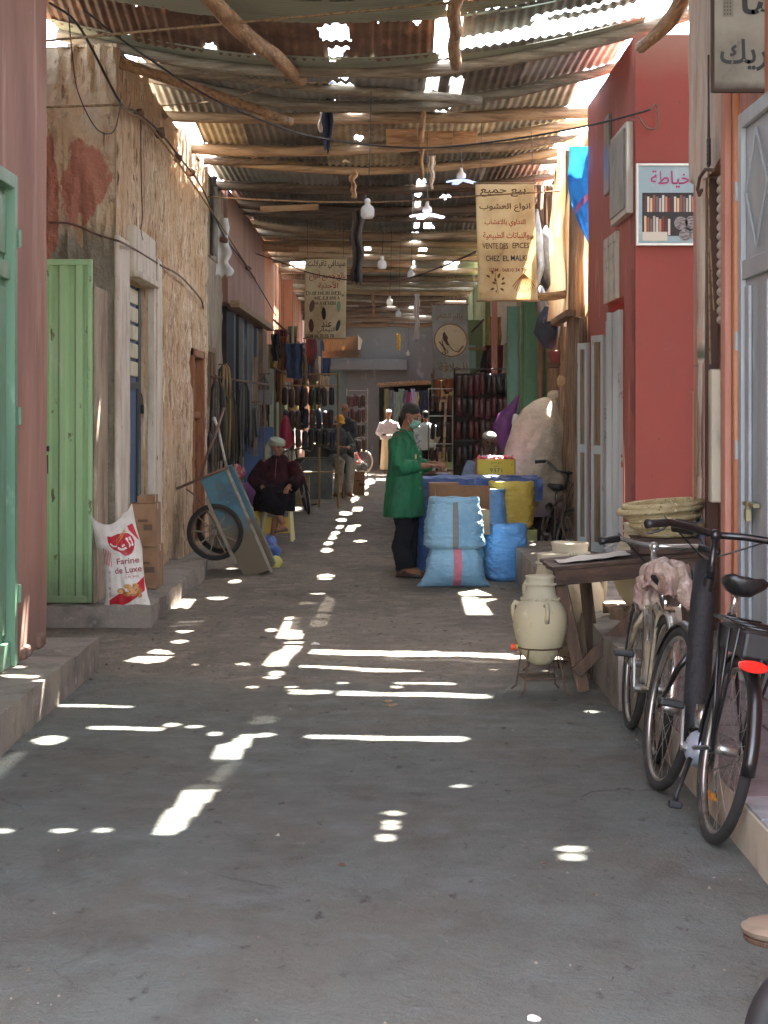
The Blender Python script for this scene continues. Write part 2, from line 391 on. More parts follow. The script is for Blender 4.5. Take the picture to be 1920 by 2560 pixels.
M_tinwarm = mat("yellowed_tin", lin(184, 172, 142), [(lin(118, 98, 70), 1.8, U, .44, .64), (lin(160, 110, 62), 4, U, .62, .7), (lin(190, 178, 150), 6, (3, .6, 1), .6, .74)], rough=.55, metal=.3, bump=[(.2, .005, 20, U)])
M_tindark = mat("dark_tin", lin(118, 112, 102), [(lin(66, 60, 52), 1.6, U, .44, .64), (lin(118, 88, 60), 4, U, .62, .7)], rough=.6, metal=.3)
M_rust = mat("rusted_tin", lin(118, 88, 68), [(lin(86, 62, 48), 1.8, (1, 2, 1), .44, .64), (lin(160, 116, 84), 5, (2, .6, 1), .58, .72)], rough=.75, metal=.15, bump=[(.3, .005, 25, U)])
M_tingreen = mat("green_grey_tin", lin(150, 156, 138), [(lin(122, 128, 110), 1.2, (.6, 2, 1), .44, .64), (lin(150, 152, 136), 5, (.4, 3, 1), .62, .72), (lin(110, 84, 60), 7, U, .68, .73)], rough=.55, metal=.3)
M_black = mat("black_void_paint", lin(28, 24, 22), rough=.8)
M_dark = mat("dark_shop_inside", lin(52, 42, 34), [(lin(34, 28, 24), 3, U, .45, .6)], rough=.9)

# ------------------------------------------------------------------ ground: one sheet reaching past everything
def arr(*seg):
    o = [seg[0][0]]
    for a, b, st in seg:
        n = max(1, round((b - a) / st)); o += [a + (b - a) * i / n for i in range(1, n + 1)]
    return o
gx = arr((-150, -4, 24), (-4, -2.2, .3), (-2.2, 2.2, .07), (2.2, 4, .3), (4, 150, 24)); gy = arr((-60, 2, 15), (2, 4.5, .3), (4.5, 24, .08), (24, 60, .3), (60, 400, 40))
def gz(x, y):
    if abs(x) > 4 or y > 60 or y < 3: return 0.0
    a = 1.0 if y > 12 else .35 + .65 * max(0, (y - 9) / 3)
    h = noise.noise(Vector((x * .8, y * .5, 0))) * .012 + noise.noise(Vector((x * 3.1, y * 2.2, 4))) * .006 * a + noise.noise(Vector((x * 9, y * 6, 2))) * .003 * a
    h += -.012 * math.exp(-((y - 12.1 - .2 * math.sin(x * 2)) / .10) ** 2) * (1 if x > -1.6 else 0)     # edge of the concrete slab
    return h
g = B(); nx = len(gx)
g.add([(x, y, gz(x, y)) for y in gy for x in gx], [(j * nx + i, j * nx + i + 1, (j + 1) * nx + i + 1, (j + 1) * nx + i) for j in range(len(gy) - 1) for i in range(nx - 1)])
struct(g.build("ground", M_ground, smooth=True))

# ------------------------------------------------------------------ raised platforms along the shopfronts
def rough_block(name, x0, x1, y0, y1, z1, mt, amp=.012, res=.08, seed=0, z0=-.05):
    b = B(); nxx = max(2, int((x1 - x0) / res)); nyy = max(2, int((y1 - y0) / res)); nz = max(2, int((z1 - z0) / res))
    b.grid(lambda u, v: (x0 + (x1 - x0) * u, y0 + (y1 - y0) * v, z1), nxx, nyy)
    b.grid(lambda u, v: (x0 + (x1 - x0) * u, y0, z0 + (z1 - z0) * v), nxx, nz)
    b.grid(lambda u, v: (x1 - (x1 - x0) * u, y1, z0 + (z1 - z0) * v), nxx, nz)
    b.grid(lambda u, v: (x0, y1 - (y1 - y0) * u, z0 + (z1 - z0) * v), nyy, nz)
    b.grid(lambda u, v: (x1, y0 + (y1 - y0) * u, z0 + (z1 - z0) * v), nyy, nz)
    b.jitter(amp * .7, 3, seed).jitter(amp * .5, 11, seed)
    o = b.build(name, mt, smooth=True); o.data.set_sharp_from_angle(angle=R(50)); return struct(o)
rough_block("pavement", -3.4, -1.8, 2.5, 12.12, .2, M_concrete, .010, .1, 1)
rough_block("pavement", -3.6, -1.77, 14.55, 19.3, .16, M_concrete, .035, .09, 2)
M_tilestep = mat("painted_step_side", lin(176, 166, 146), [(lin(146, 134, 116), 3, (1, 1, .6), .46, .62), (lin(110, 90, 78), 9, U, .64, .7)], rough=.6, bump=[(.4, .02, 8, U)])
rough_block("pavement", 1.31, 3.2, 2.5, 10.42, .18, M_tilestep, .004, .1, 3)
rough_block("pavement", 1.27, 4.2, 10.42, 19.5, .335, M_concrete, .02, .1, 4)
M_tiletop = mat("purple_grey_floor_tile", lin(122, 108, 108), [(lin(98, 86, 88), 3, U, .45, .62), (lin(146, 134, 132), 14, U, .6, .7)], rough=.55, bump=[(.3, .01, 14, U)])
M_slab = mat("grey_stone_slab", lin(148, 150, 152), [(lin(126, 128, 130), 8, U, .45, .62)], rough=.5)
tl = struct(B().box(1.34, 1.335, 2.6, 2.61, .17, .18).build("paving", M_tiletop))
for j in range(19):
    for i in range(2):
        y = 2.6 + j * .41; x = 1.315 + i * .41
        w = .19 if x > 1.7 else .4
        b = B().box(x + .004, x + w, y + .004, y + .402, .178, .192 + ru(-.001, .001))
        b.build("tile", M_slab if (i == 0 and y < 6.9) else M_tiletop, tl, bevel=.003)

# ------------------------------------------------------------------ walls
def rwall(parent, name, o, ud, n, L, z0, z1, mt, openings=(), thick=.3, amp=.01, res=.06, drip=0.0, seed=0, label=None, topj=0.0, back=.03, hmax=9):
    """wall starting at o running L along ud, outward normal n; openings (u0, u1, z0, z1)"""
    o = Vector(o); ud = Vector(ud); n = Vector(n); b = B()
    pt = lambda u, h, z: (o + ud * u + n * h) + Vector((0, 0, z))
    def slab(u0, u1, a, c):
        if u1 - u0 < .005 or c - a < .005: return
        b.add([pt(u, h, z) for z in (a, c) for h in (-thick, -back) for u in (u0, u1)], [(0, 2, 3, 1), (4, 5, 7, 6), (0, 1, 5, 4), (2, 6, 7, 3), (0, 4, 6, 2), (1, 3, 7, 5)])
    cur = 0
    for (u0, u1, a, c) in sorted(openings):
        slab(cur, u0, z0, z1); slab(u0, u1, z0, a); slab(u0, u1, c, z1); cur = u1
    slab(cur, L, z0, z1)
    us = {0.0, L}; zs = {z0, z1}
    for (u0, u1, a, c) in openings: us |= {u0, u1}; zs |= {a, c}
    def fill(s):
        s = sorted(s); out = [s[0]]
        for a, c in zip(s, s[1:]):
            k = max(1, round((c - a) / res)); out += [a + (c - a) * i / k for i in range(1, k + 1)]
        return out
    us = fill(us); zs = fill(zs); nu = len(us); vs = []; fs = []
    so = Vector((seed * 3.1, seed * 1.3, seed))
    for z in zs:
        for u in us:
            q = Vector((u, z, 0)) + so
            h = amp * (noise.noise(q * 1.5) + .6 * noise.noise(q * 5) + .3 * noise.noise(q * 14))
            if drip: h += drip * (1.1 * (.32 - abs(noise.noise(Vector((u * 8, z * .8, seed + 20)))) * 1.5) + .5 * noise.noise(Vector((u * 11, z * 1.1, seed))) + .8 * noise.noise(Vector((u * 22, z * 3.5, seed + 5))) - .8 * max(0, noise.noise(Vector((u * 9, z * 4, seed + 9))) - .15))
            tz = topj * noise.noise(Vector((u * 1.3, 7, seed))) if z > z1 - .3 else 0
            vs.append(pt(u, min(hmax, max(-back + .004, h)), z + tz * (z - z1 + .3) / .3))
    inside = lambda u, z: any(u0 < u < u1 and a < z < c for (u0, u1, a, c) in openings)
    for j in range(len(zs) - 1):
        for i in range(nu - 1):
            if inside((us[i] + us[i + 1]) / 2, (zs[j] + zs[j + 1]) / 2): continue
            fs.append((j * nu + i, j * nu + i + 1, (j + 1) * nu + i + 1, (j + 1) * nu + i))
    k = len(b.v); b.v += [tuple(p) for p in vs]; b.f += [tuple(i + k for i in f) for f in fs]
    # thin skirts that close the displaced skin against the slab
    for (u0, u1, a, c) in list(openings) + [(0, L, z0, z1)]:
        for (p, q) in (((u0, a), (u0, c)), ((u1, a), (u1, c)), ((u0, c), (u1, c))):
            b.add([pt(p[0], -back - .01, p[1]), pt(q[0], -back - .01, q[1]), pt(q[0], -.004, q[1]), pt(p[0], -.004, p[1])], [(0, 1, 2, 3)])
    ob = b.build(name, mt, parent, smooth=True, label=label); ob.data.set_sharp_from_angle(angle=R(60)); return ob
XM = (1, 0, 0)

# ---- left, nearest: pink-brown building with a green panelled door
pinkb = thing("building", "pink-brown rendered building with a green panelled metal door, nearest on the left", "building", (-2.6, 8, 0))
rwall(pinkb, "wall", (-2.08, 2.5, 0), (0, 1, 0), XM, 9.33, .15, 5.8, M_pink, [(6.9, 8.3, .2, 2.95)], thick=1.2, amp=.006, res=.08, seed=1)
B().box(-2.25, -2.05, 10.98, 11.2, .2, .27).build("plinth_stone", M_pink, pinkb, bevel=.02)
B().box(-2.2, -2.055, 11.5, 11.66, .2, .29).build("plinth_stone", M_pink, pinkb, bevel=.02)
M_gdoor = mat("sea_green_door_paint", lin(112, 150, 122), [(lin(90, 126, 100), 2, (1, 1, .4), .45, .65), (lin(142, 176, 150), 8, (1, 1, .3), .62, .72)], rough=.42, rrange=.1)
dr = B().box(-2.16, -2.06, 9.4, 9.47, .2, 2.95).box(-2.16, -2.06, 10.72, 10.8, .2, 2.95).box(-2.16, -2.06, 9.47, 10.72, 2.87, 2.95).box(-2.14, -2.12, 9.47, 10.72, .2, 2.87)\
    .box(-2.12, -2.085, 9.47, 10.72, .2, .34).box(-2.12, -2.085, 9.47, 10.72, 2.36, 2.46).box(-2.12, -2.085, 10.06, 10.14, .34, 2.87).build("door", M_gdoor, pinkb, bevel=.006)
for (a, c, e, f) in ((9.5, 10.03, .38, 2.32), (10.17, 10.69, .38, 2.32), (9.5, 10.03, 2.5, 2.83), (10.17, 10.69, 2.5, 2.83)):
    B().box(-2.12, -2.104, a, c, e, f).build("panel", M_gdoor, dr, bevel=.008)
for z in (.6, 1.6, 2.6):
    B().tube([(-2.055, 10.82, z - .05), (-2.055, 10.82, z + .05)], .012, 8).build("hinge", M_gdoor, dr)

# ---- left: tan streaked building
tanb = thing("building", "tall tan building with streaked peeling plaster behind the flour sack and handcart", "building", (-2.9, 18, 0))
rwall(tanb, "wall", (-3.7, 15.4, 0), (1, 0, 0), (0, -1, 0), 1.55, .1, 4.56, M_rough, amp=.06, res=.026, drip=.05, seed=3, topj=.15, thick=.3, back=.09, label="rough plaster wall with patches of old red paint above a smooth grey-beige band")
rwall(tanb, "wall", (-2.15, 15.46, 0), (0, 1, 0), XM, 7.84, .1, 4.6, M_tan, [(.62, 2.04, .15, 2.75), (5.99, 7.24, .15, 2.34)], amp=.03, res=.026, drip=.055, seed=5, topj=.25, thick=.4, back=.10, hmax=.025)
M_white = mat("chalky_white_surround", lin(206, 194, 176), [(lin(176, 162, 142), 5, (1, 1, .3), .46, .64), (lin(132, 112, 94), 16, (1, 1, .4), .64, .7)], rough=.85, bump=[(.6, .02, 12, (1, 1, .4))])
B().box(-2.16, -2.115, 15.36, 16.0, .15, 3.05).build("door_jamb", M_white, tanb, bevel=.015)
B().box(-2.16, -2.09, 17.5, 18.1, .15, 3.05).box(-2.09, -2.07, 17.6, 17.72, .15, 3.05).build("door_jamb", M_white, tanb, bevel=.012)
B().box(-2.16, -2.08, 16.05, 17.5, 2.76, 3.2).box(-2.08, -2.04, 15.98, 17.5, 2.76, 2.82).build("lintel", M_white, tanb, bevel=.012)
M_slat = mat("cream_slat_paint", lin(196, 190, 160), [(lin(160, 150, 120), 6, (1, 1, .4), .46, .66)], rough=.6)
M_blue = mat("dull_blue_paint", lin(66, 92, 122), [(lin(48, 66, 88), 4, (1, 1, .3), .45, .64), (lin(130, 120, 106), 12, (1, 1, .2), .64, .7)], rough=.55)
M_bluedark = mat("blue_black_frame_paint", lin(44, 52, 60), [(lin(90, 110, 96), 6, (1, 1, .2), .6, .7)], rough=.5)
dsh = B().box(-2.28, -2.225, 16.0, 17.5, .15, 2.76).build("door", M_blue, tanb, label="dull blue door below cream slats")
for k in range(5):
    B().box(-2.225, -2.205, 16.02, 17.22, 1.95 + k * .16, 2.08 + k * .16).build("slat", M_slat, dsh, bevel=.008)
B().box(-2.225, -2.195, 17.22, 17.36, .15, 2.75).box(-2.225, -2.2, 16.02, 17.22, 1.84, 1.9).build("frame", M_bluedark, dsh, bevel=.006)
B().box(-2.225, -2.215, 16.1, 16.9, .3, 1.8).build("panel", M_blue, dsh, bevel=.006)
B().tube([(-2.2, 17.3, 1.82), (-2.18, 17.3, 1.78), (-2.18, 17.3, 1.7)], .006, 6).box(-2.19, -2.165, 17.27, 17.33, 1.62, 1.7).build("padlock", M_dark, dsh)
M_bdoor = mat("brown_carved_door_wood", lin(150, 96, 56), [(lin(116, 70, 38), 5, (5, 5, .5), .45, .62), (lin(180, 126, 82), 8, (4, 4, .4), .6, .72)], rough=.6, bump=[(.5, .01, 12, (4, 4, .4))])
wd = B().box(-2.3, -2.24, 21.45, 22.7, .15, 2.34).box(-2.26, -2.12, 21.40, 21.5, .15, 2.36).box(-2.26, -2.12, 22.62, 22.74, .15, 2.36).box(-2.26, -2.12, 21.4, 22.74, 2.27, 2.36).build("door", M_bdoor, tanb, bevel=.008)
for (e, f) in ((.25, 1.0), (1.08, 1.55), (1.68, 2.22)):
    for (a, c) in ((21.54, 22.03), (22.1, 22.58)):
        B().box(-2.235, -2.215, a, c, e, f).build("panel", M_bdoor, wd, bevel=.012)
B().box(-2.24, -2.16, 21.5, 22.62, 1.57, 1.65).build("rail", M_bdoor, wd, bevel=.01)
B().ball((-2.2, 22.06, 1.15), .03, 8).build("handle", mat("old_brass", lin(150, 130, 90), metal=.8, rough=.35), wd)
# the open leaf of ribbed green steel
M_lgreen = mat("light_green_steel_paint", lin(166, 204, 150), [(lin(142, 182, 126), 2.2, (1, 1, .3), .46, .66), (lin(110, 92, 62), 10, (1, 1, .5), .63, .68), (lin(196, 212, 184), 30, (1, 1, .15), .68, .72), (lin(186, 214, 172), 6, (1, 1, .2), .6, .74)], rough=.45, rrange=.1,
    grad=[(lin(112, 134, 92), 2, .55, .2, 7, .3)], bump=[(.15, .004, 12, U)])
def ribbed_leaf(parent, x0, x1, y, z0, z1, mt, pitch=.125, depth=.03, label=None, frame=.035):
    prof = []; x = x0 + frame; k = 0
    while x < x1 - frame:
        e = min(x + pitch / 2, x1 - frame)
        prof += [(x + .008, 0 if k % 2 else depth), (e - .008, 0 if k % 2 else depth)]; x = e; k += 1
    b = B()
    b.add([(px_, y - d, z) for z in (z0 + frame, z1 - frame) for px_, d in prof], [(i, i + 1, len(prof) + i + 1, len(prof) + i) for i in range(len(prof) - 1)])
    b.box(x0, x1, y + .002, y + .012, z0, z1)
    o = b.build("door", mt, parent, label=label)
    f = B().box(x0, x0 + frame, y - .035, y + .02, z0, z1).box(x1 - frame, x1, y - .035, y + .02, z0, z1).box(x0 + frame, x1 - frame, y - .035, y + .02, z0, z0 + frame * 1.6).box(x0 + frame, x1 - frame, y - .035, y + .02, z1 - frame * 1.3, z1)
    f.build("frame", mt, o, bevel=.004); return o
gl = ribbed_leaf(tanb, -2.9, -2.235, 14.72, .17, 2.8, M_lgreen, label="light green ribbed steel door leaf standing open")
bb = B().box(-2.61, -2.56, 14.62, 14.69, 1.33, 1.37).box(-2.6, -2.57, 14.62, 14.69, 1.16, 1.3)
bb.build("bolt", M_dark, gl)
B().box(-3.6, -3.1, 11.9, 15.4, 0, 4.6).build("wall", M_pink, pinkb, label="passage wall beside the green leaf")  # added out of view so no light leaks in through the passage
B().box(-2.236, -2.21, 14.74, 15.38, .16, 2.6).build("door_post", M_greyplaster, tanb, bevel=.01)

# ---- left: grey plaster house with a barred window and pink upper wall
greyb = thing("building", "grey-brown plastered house with pink-brown upper wall and dark blue shutters, left midway", "building", (-2.9, 28, 0))
rwall(greyb, "wall", (-2.2, 23.3, 0), (0, 1, 0), XM, 2.8, 0, 3.6, M_greyplaster, [(.35, 1.5, 1.75, 2.45)], amp=.03, res=.07, seed=8, drip=.012)
wf = B().box(-2.24, -2.17, 23.62, 24.84, 2.4, 2.48).box(-2.24, -2.17, 23.62, 24.84, 1.72, 1.78).box(-2.24, -2.17, 23.62, 23.7, 1.78, 2.4).box(-2.24, -2.17, 24.77, 24.84, 1.78, 2.4).build("window", M_woodz, greyb, bevel=.006)
for k in range(4): B().box(-2.22, -2.19, 23.86 + k * .22, 23.92 + k * .22, 1.78, 2.4).build("bar", M_woodz, wf)
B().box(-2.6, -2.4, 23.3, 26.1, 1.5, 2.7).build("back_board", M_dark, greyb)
rwall(greyb, "wall", (-2.12, 26.1, 0), (0, 1, 0), XM, 8.0, 3.15, 4.7, M_pink, amp=.006, res=.2, seed=9)
B().box(-2.4, -2.18, 23.3, 26.1, 3.6, 4.62).build("wall", M_greyplaster, greyb)
B().bar((-2.02, 26.0, 3.12), (-2.02, 34.2, 3.16), .12, .09).build("beam", M_wood, greyb)
B().box(-2.9, -2.5, 26.1, 34, 0, 3.15).build("back_board", M_dark, greyb)  # added dark backing, blocks sky leaks between the shutters
for (y, w, mt) in ((26.15, .12, M_dark), (27.4, .3, M_bluedark), (28.3, .12, M_black), (29.1, .32, M_graywall), (30.0, .34, M_bluedark), (31.2, .3, M_graywall), (32.3, .4, M_bluedark)):
    B().box(-2.26, -2.14, y, y + w, .05, 3.1).build("shutter", mt, greyb, bevel=.01)
B().box(-2.24, -2.08, 33.1, 34.1, 0, 3.1).build("pillar", M_woodz, greyb, bevel=.02)

# ---- left: orange houses
orb = thing("building", "orange rendered house beyond the dark blue shutters, with boarded green shutters below", "building", (-2.9, 40, 0))
rwall(orb, "wall", (-2.14, 34.1, 0), (0, 1, 0), XM, 6, 2.9, 4.62, M_orange, amp=.008, res=.2, seed=11)
rwall(orb, "wall", (-2.0, 40.1, 0), (0, 1, 0), XM, 6, 2.6, 4.35, M_orange, amp=.008, res=.2, seed=12)
B().box(-2.9, -2.45, 34, 46.1, 0, 2.95).build("back_board", M_dark, orb)  # another added backing, keeps sky from showing through the gaps
B().box(-2.2, -1.9, 40.0, 40.14, 2.3, 4.45).build("wall", M_orange, orb)
M_sage = mat("sage_green_boards", lin(130, 138, 116), [(lin(104, 112, 90), 5, (4, 4, .4), .45, .64), (lin(160, 160, 140), 9, (4, 4, .4), .6, .7)], rough=.7)
for k in range(13):
    y = 34.3 + k * .9
    if k in (3, 6, 10): continue
    B().box(-2.2, -2.12 + .02 * (k % 2), y, y + .8, .02, 2.9 - .1 * (k % 3)).build("shutter", M_sage if k % 3 else M_graywall, orb, bevel=.01)
pinkfar = thing("building", "sunlit pale pink house at the far left where the roof stops", "building", (-2.6, 52, 0))
M_pale = mat("pale_pink_lime", lin(222, 180, 158), [(lin(200, 150, 126), 3, U, .46, .64)], rough=.9)
rwall(pinkfar, "wall", (-2.15, 46.2, 0), (0, 1, 0), XM, 12.5, 0, 5.0, M_pale, [(1, 2.2, 0, 2.3), (5, 6.4, 1.2, 2.4)], amp=.01, res=.3, seed=14)
B().box(-2.5, -2.4, 46.3, 58, 0, 3).build("door", M_dark, pinkfar)  # long dark sheet added behind the openings against sky leaks

# ---- far end of the alley
endb = thing("building", "grey cement building closing the far end of the alley, with a dark open shopfront", "building", (0, 60, 0))
rwall(endb, "wall", (-4, 58, 0), (1, 0, 0), (0, -1, 0), 9, 0, 6.2, M_graywall, [(3.85, 6.9, .1, 2.55), (1.0, 1.7, .1, 2.9)], amp=.02, res=.3, seed=15, thick=.6)
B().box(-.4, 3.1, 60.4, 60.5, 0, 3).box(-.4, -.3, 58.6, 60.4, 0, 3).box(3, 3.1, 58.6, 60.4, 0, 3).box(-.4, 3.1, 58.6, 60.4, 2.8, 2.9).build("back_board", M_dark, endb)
M_teal = mat("teal_grey_shutter", lin(96, 118, 114), [(lin(76, 96, 94), 2, (1, 1, .4), .45, .65)], rough=.5)
B().box(-1.95, -1.2, 57.86, 57.97, .1, 3.05).box(-3.1, -2.2, 58.3, 58.5, .1, 3).build("shutter", M_teal, endb)
B().box(-2.3, .7, 57.6, 57.97, 2.98, 3.3).build("lintel", M_graywall, endb, bevel=.02)
B().tube([(-.2, 57.7, 2.52), (1, 57.7, 2.6), (2.1, 57.7, 2.62)], .07, 8).build("pole", M_woody, endb)

# ---- right, nearest: salmon building with grey steel doors and a tall white-washed post
nearb = thing("building", "nearest right building, salmon rendered, with pale grey steel doors and gnarled whitewashed post", "building", (2.4, 8, 0))
rwall(nearb, "wall", (1.9, 2.5, 0), (0, 1, 0), (-1, 0, 0), 9.3, .15, 4.62, M_salmon, [(6.2, 7.74, .2, 3.2), (8.05, 8.92, .3, 3.02)], thick=.9, amp=.006, res=.08, seed=21)
B().box(1.872, 1.90, 10.26, 10.33, .18, 4.6).build("corner_strip", M_orange, nearb, bevel=.008)
B().box(1.85, 1.89, 10.42, 10.56, .3, 4.6).build("door_jamb", M_salmon, nearb, bevel=.01)
M_gsteel = mat("pale_grey_blue_steel_paint", lin(172, 178, 182), [(lin(150, 156, 160), 2, (1, 1, .4), .45, .65), (lin(196, 200, 202), 9, (1, 1, .2), .62, .74)], rough=.38)
sd = B().box(1.915, 1.95, 8.72, 10.22, .2, 3.2).build("door", M_gsteel, nearb)
B().box(1.885, 1.915, 10.14, 10.235, .2, 3.2).box(1.885, 1.915, 8.7, 8.78, .2, 3.2).box(1.885, 1.915, 8.78, 10.14, 3.12, 3.2).box(1.89, 1.915, 8.78, 10.14, 2.32, 2.42).box(1.89, 1.915, 8.78, 10.14, .2, .4).build("frame", M_gsteel, sd, bevel=.005)
for y in (8.82, 9.3, 9.5, 9.98):
    B().box(1.895, 1.913, y, y + .11, .44, 2.28).build("panel", M_gsteel, sd, bevel=.005)
for (y0, y1) in ((8.8, 9.45), (9.47, 10.12)):
    ym = (y0 + y1) / 2
    for q in range(4):
        a = (ym + .28 * math.cos(q * pi / 2), 2.77 + .3 * math.sin(q * pi / 2)); c = (ym + .28 * math.cos((q + 1) * pi / 2), 2.77 + .3 * math.sin((q + 1) * pi / 2))
        B().tube([(1.9, a[0], a[1]), (1.9, c[0], c[1])], .008, 6).build("grille_bar", M_gsteel, sd)
for z in (1.42, 2.0, 2.8): B().box(1.875, 1.9, 10.24, 10.275, z - .05, z + .05).build("hinge", M_gsteel, sd)
pk = B().box(1.86, 1.885, 9.86, 9.93, 1.06, 1.12).tube([(1.872, 9.875, 1.12), (1.872, 9.875, 1.16), (1.872, 9.915, 1.16), (1.872, 9.915, 1.12)], .005, 6).box(1.87, 1.9, 9.72, 10.02, 1.135, 1.155)
pk.build("padlock", mat("brass_and_steel", lin(176, 164, 130), metal=.9, rough=.3), sd)
# shop opening: dark inside, brown leaf, white coiled shutter edge
M_brownleaf = mat("chocolate_door_paint", lin(88, 54, 40), [(lin(68, 42, 32), 3, (1, 1, .3), .45, .64)], rough=.4)
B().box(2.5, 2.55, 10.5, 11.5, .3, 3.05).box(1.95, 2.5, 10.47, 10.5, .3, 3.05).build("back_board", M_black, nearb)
B().box(1.905, 1.975, 11.34, 11.40, .335, 3.0).build("door", M_brownleaf, nearb, label="chocolate brown door leaf folded into the opening")
cs = B()
for k in range(16): cs.ball((1.93, 10.95, 2.15 + k * .053), (.03, .1, .03), 10)
cs.build("roller_shutter", M_white, nearb, smooth=True)
# whitewashed wall piece above, running down into a post
M_post = mat("whitewashed_gnarled_wood", lin(214, 196, 178), [(lin(190, 166, 146), 5, (3, 3, .3), .44, .62), (lin(110, 92, 78), 20, (4, 4, .5), .68, .72), (lin(214, 170, 142), 3, U, .56, .7)], rough=.85, bump=[(.7, .02, 14, (3, 3, .4))],
    grad=[(lin(106, 112, 86), 2, 2.04, 1.98, 9, .1), (lin(214, 208, 190), 2, 1.95, 1.93, 9, .02), (lin(108, 122, 138), 2, 1.0, .98, 9, .03), (lin(120, 100, 84), 2, .76, .72, 9, .06)])
pts = []
def post_ring(z):
    y1 = 11.70 if z < 3.05 else 11.92
    w0 = 1.795 if z < 3.05 else 1.775 - .0 * z
    t = max(0, min(1, (z - 1.9) / 1.6))
    x0 = 1.886 - .006 * math.sin(z * 2.3 + .5) - .012 * t
    if 1.9 < z < 2.2: x0 -= .012 * math.sin((z - 1.9) / .3 * pi)
    x1 = 1.96 if z < 3.05 else 2.1
    ya = 11.41 + .03 * math.sin(z * 1.7)
    return [Vector((x0 + .02, ya, z)), Vector((x1, ya, z)), Vector((x1, y1, z)), Vector((x0 + .03, y1, z)), Vector((x0, (ya + y1) / 2, z))]
B().rings([post_ring(.3 + i * .055) for i in range(78)]).jitter(.006, 9, 3).build("post", M_post, nearb, smooth=True)
b = B().grid(lambda u, v: (1.884 + .010 * noise.noise(Vector((u * 3, v * 5, 1))), 10.42 + u * 1.45, 3.02 + .03 * math.sin(u * 9) * (1 - v) + v * 1.58), 12, 30)
b.build("lintel", M_post, nearb, smooth=True, label="whitewashed lintel over the dark opening")
B().box(1.81, 1.9, 10.62, 10.72, 1.12 + .0, 1.86).build("meter_box", mat("cream_meter_box", lin(188, 176, 154), [(lin(150, 140, 122), 5, (1, 1, .3), .5, .66)], rough=.5), nearb, bevel=.01)

# ---- right: red house set back behind the recess
redb = thing("building", "brick-red rendered house with two narrow doors and a pierced white vent, right side", "building", (2.6, 17, 0))
rwall(redb, "wall", (2.03, 15.5, 0), (1, 0, 0), (0, -1, 0), 2.2, .3, 4.68, M_red, amp=.004, res=.15, seed=31, thick=.3)
rwall(redb, "wall", (2.03, 15.56, 0), (0, 1, 0), (-1, 0, 0), 3.54, .3, 4.68, M_redside, [(.69, 1.84, .335, 2.62)], amp=.006, res=.12, seed=32, label="faded red side wall along the alley")
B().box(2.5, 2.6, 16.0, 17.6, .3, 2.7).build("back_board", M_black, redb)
B().box(3.9, 4.2, 11.8, 15.5, .3, 4.8).build("wall", M_redside, redb, label="side wall closing the recess")
M_palewood = mat("pale_blue_grey_door_paint", lin(184, 188, 184), [(lin(160, 160, 154), 3, (1, 1, .2), .45, .66), (lin(126, 96, 70), 12, (1, 1, .3), .66, .7)], rough=.55, bump=[(.3, .008, 12, (1, 1, .3))])
M_reddoor = mat("dark_red_door_paint", lin(128, 56, 50), [(lin(104, 44, 40), 4, (1, 1, .3), .45, .64)], rough=.5)
# folding leaves: frames standing open across the wall, and the red panelled door between them
def leaf(parent, p0, p1, z0, z1, mt, panel, w=.05, label=None):
    p0 = Vector(p0).to_3d(); p1 = Vector(p1).to_3d(); d = (p1 - p0).normalized(); L_ = (p1 - p0).length; n = Vector((d.y, -d.x, 0))
    fr = B()
    def bx(b, a0, a1, za, zb, t0, t1): b.add([p0 + d * a + n * t + Vector((0, 0, z)) for z in (za, zb) for t in (t0, t1) for a in (a0, a1)], [(0, 2, 3, 1), (4, 5, 7, 6), (0, 1, 5, 4), (2, 6, 7, 3), (0, 4, 6, 2), (1, 3, 7, 5)])
    bx(fr, 0, w, z0, z1, -.02, .02); bx(fr, L_ - w, L_, z0, z1, -.02, .02); bx(fr, w, L_ - w, z0, z0 + .09, -.018, .018); bx(fr, w, L_ - w, z1 - .06, z1, -.018, .018); bx(fr, w, L_ - w, z0 + .9, z0 + .98, -.018, .018)
    o = fr.build("door", mt, parent, bevel=.004, label=label)
    pb = B(); bx(pb, w, L_ - w, z0 + .09, z0 + .9, -.008, .008); bx(pb, w, L_ - w, z0 + .98, z1 - .06, -.008, .008); pb.build("panel", panel, o)
    return o
leaf(redb, (2.0, 16.22), (2.02, 16.9), .35, 2.5, M_palewood, M_palewood, label="whitish worn leaf folded against the wall")
leaf(redb, (1.90, 16.35), (2.0, 16.3), .35, 2.48, M_palewood, M_palewood)
leaf(redb, (2.03, 17.42), (1.98, 16.8), .35, 2.46, M_palewood, M_reddoor, w=.09, label="dark red panelled door in a pale frame")
leaf(redb, (1.93, 17.75), (2.01, 17.5), .35, 2.34, M_palewood, M_woodz, label="thin pale leaf standing ajar")
leaf(redb, (1.88, 18.5), (1.95, 18.35), .35, 2.3, M_palewood, M_woodz, w=.035)
vf = B().box(2.0, 2.03, 16.55, 17.5, 2.62, 2.7).box(2.0, 2.03, 16.55, 17.5, 3.12, 3.2).box(2.0, 2.03, 16.55, 16.62, 2.7, 3.12).box(2.0, 2.03, 17.43, 17.5, 2.7, 3.12).build("vent", M_white, redb, bevel=.004)
B().box(2.022, 2.028, 16.62, 17.43, 2.7, 3.12).build("back_board", M_dark, vf)
for k in range(6):
    y = 16.62 + k * .135
    B().tube([(2.01, y, 2.7), (2.01, y + .1, 2.91), (2.01, y, 3.12)], .012, 6).tube([(2.01, y + .135, 2.7), (2.01, y + .035, 2.91), (2.01, y + .135, 3.12)], .012, 6).build("lattice", M_white, vf)
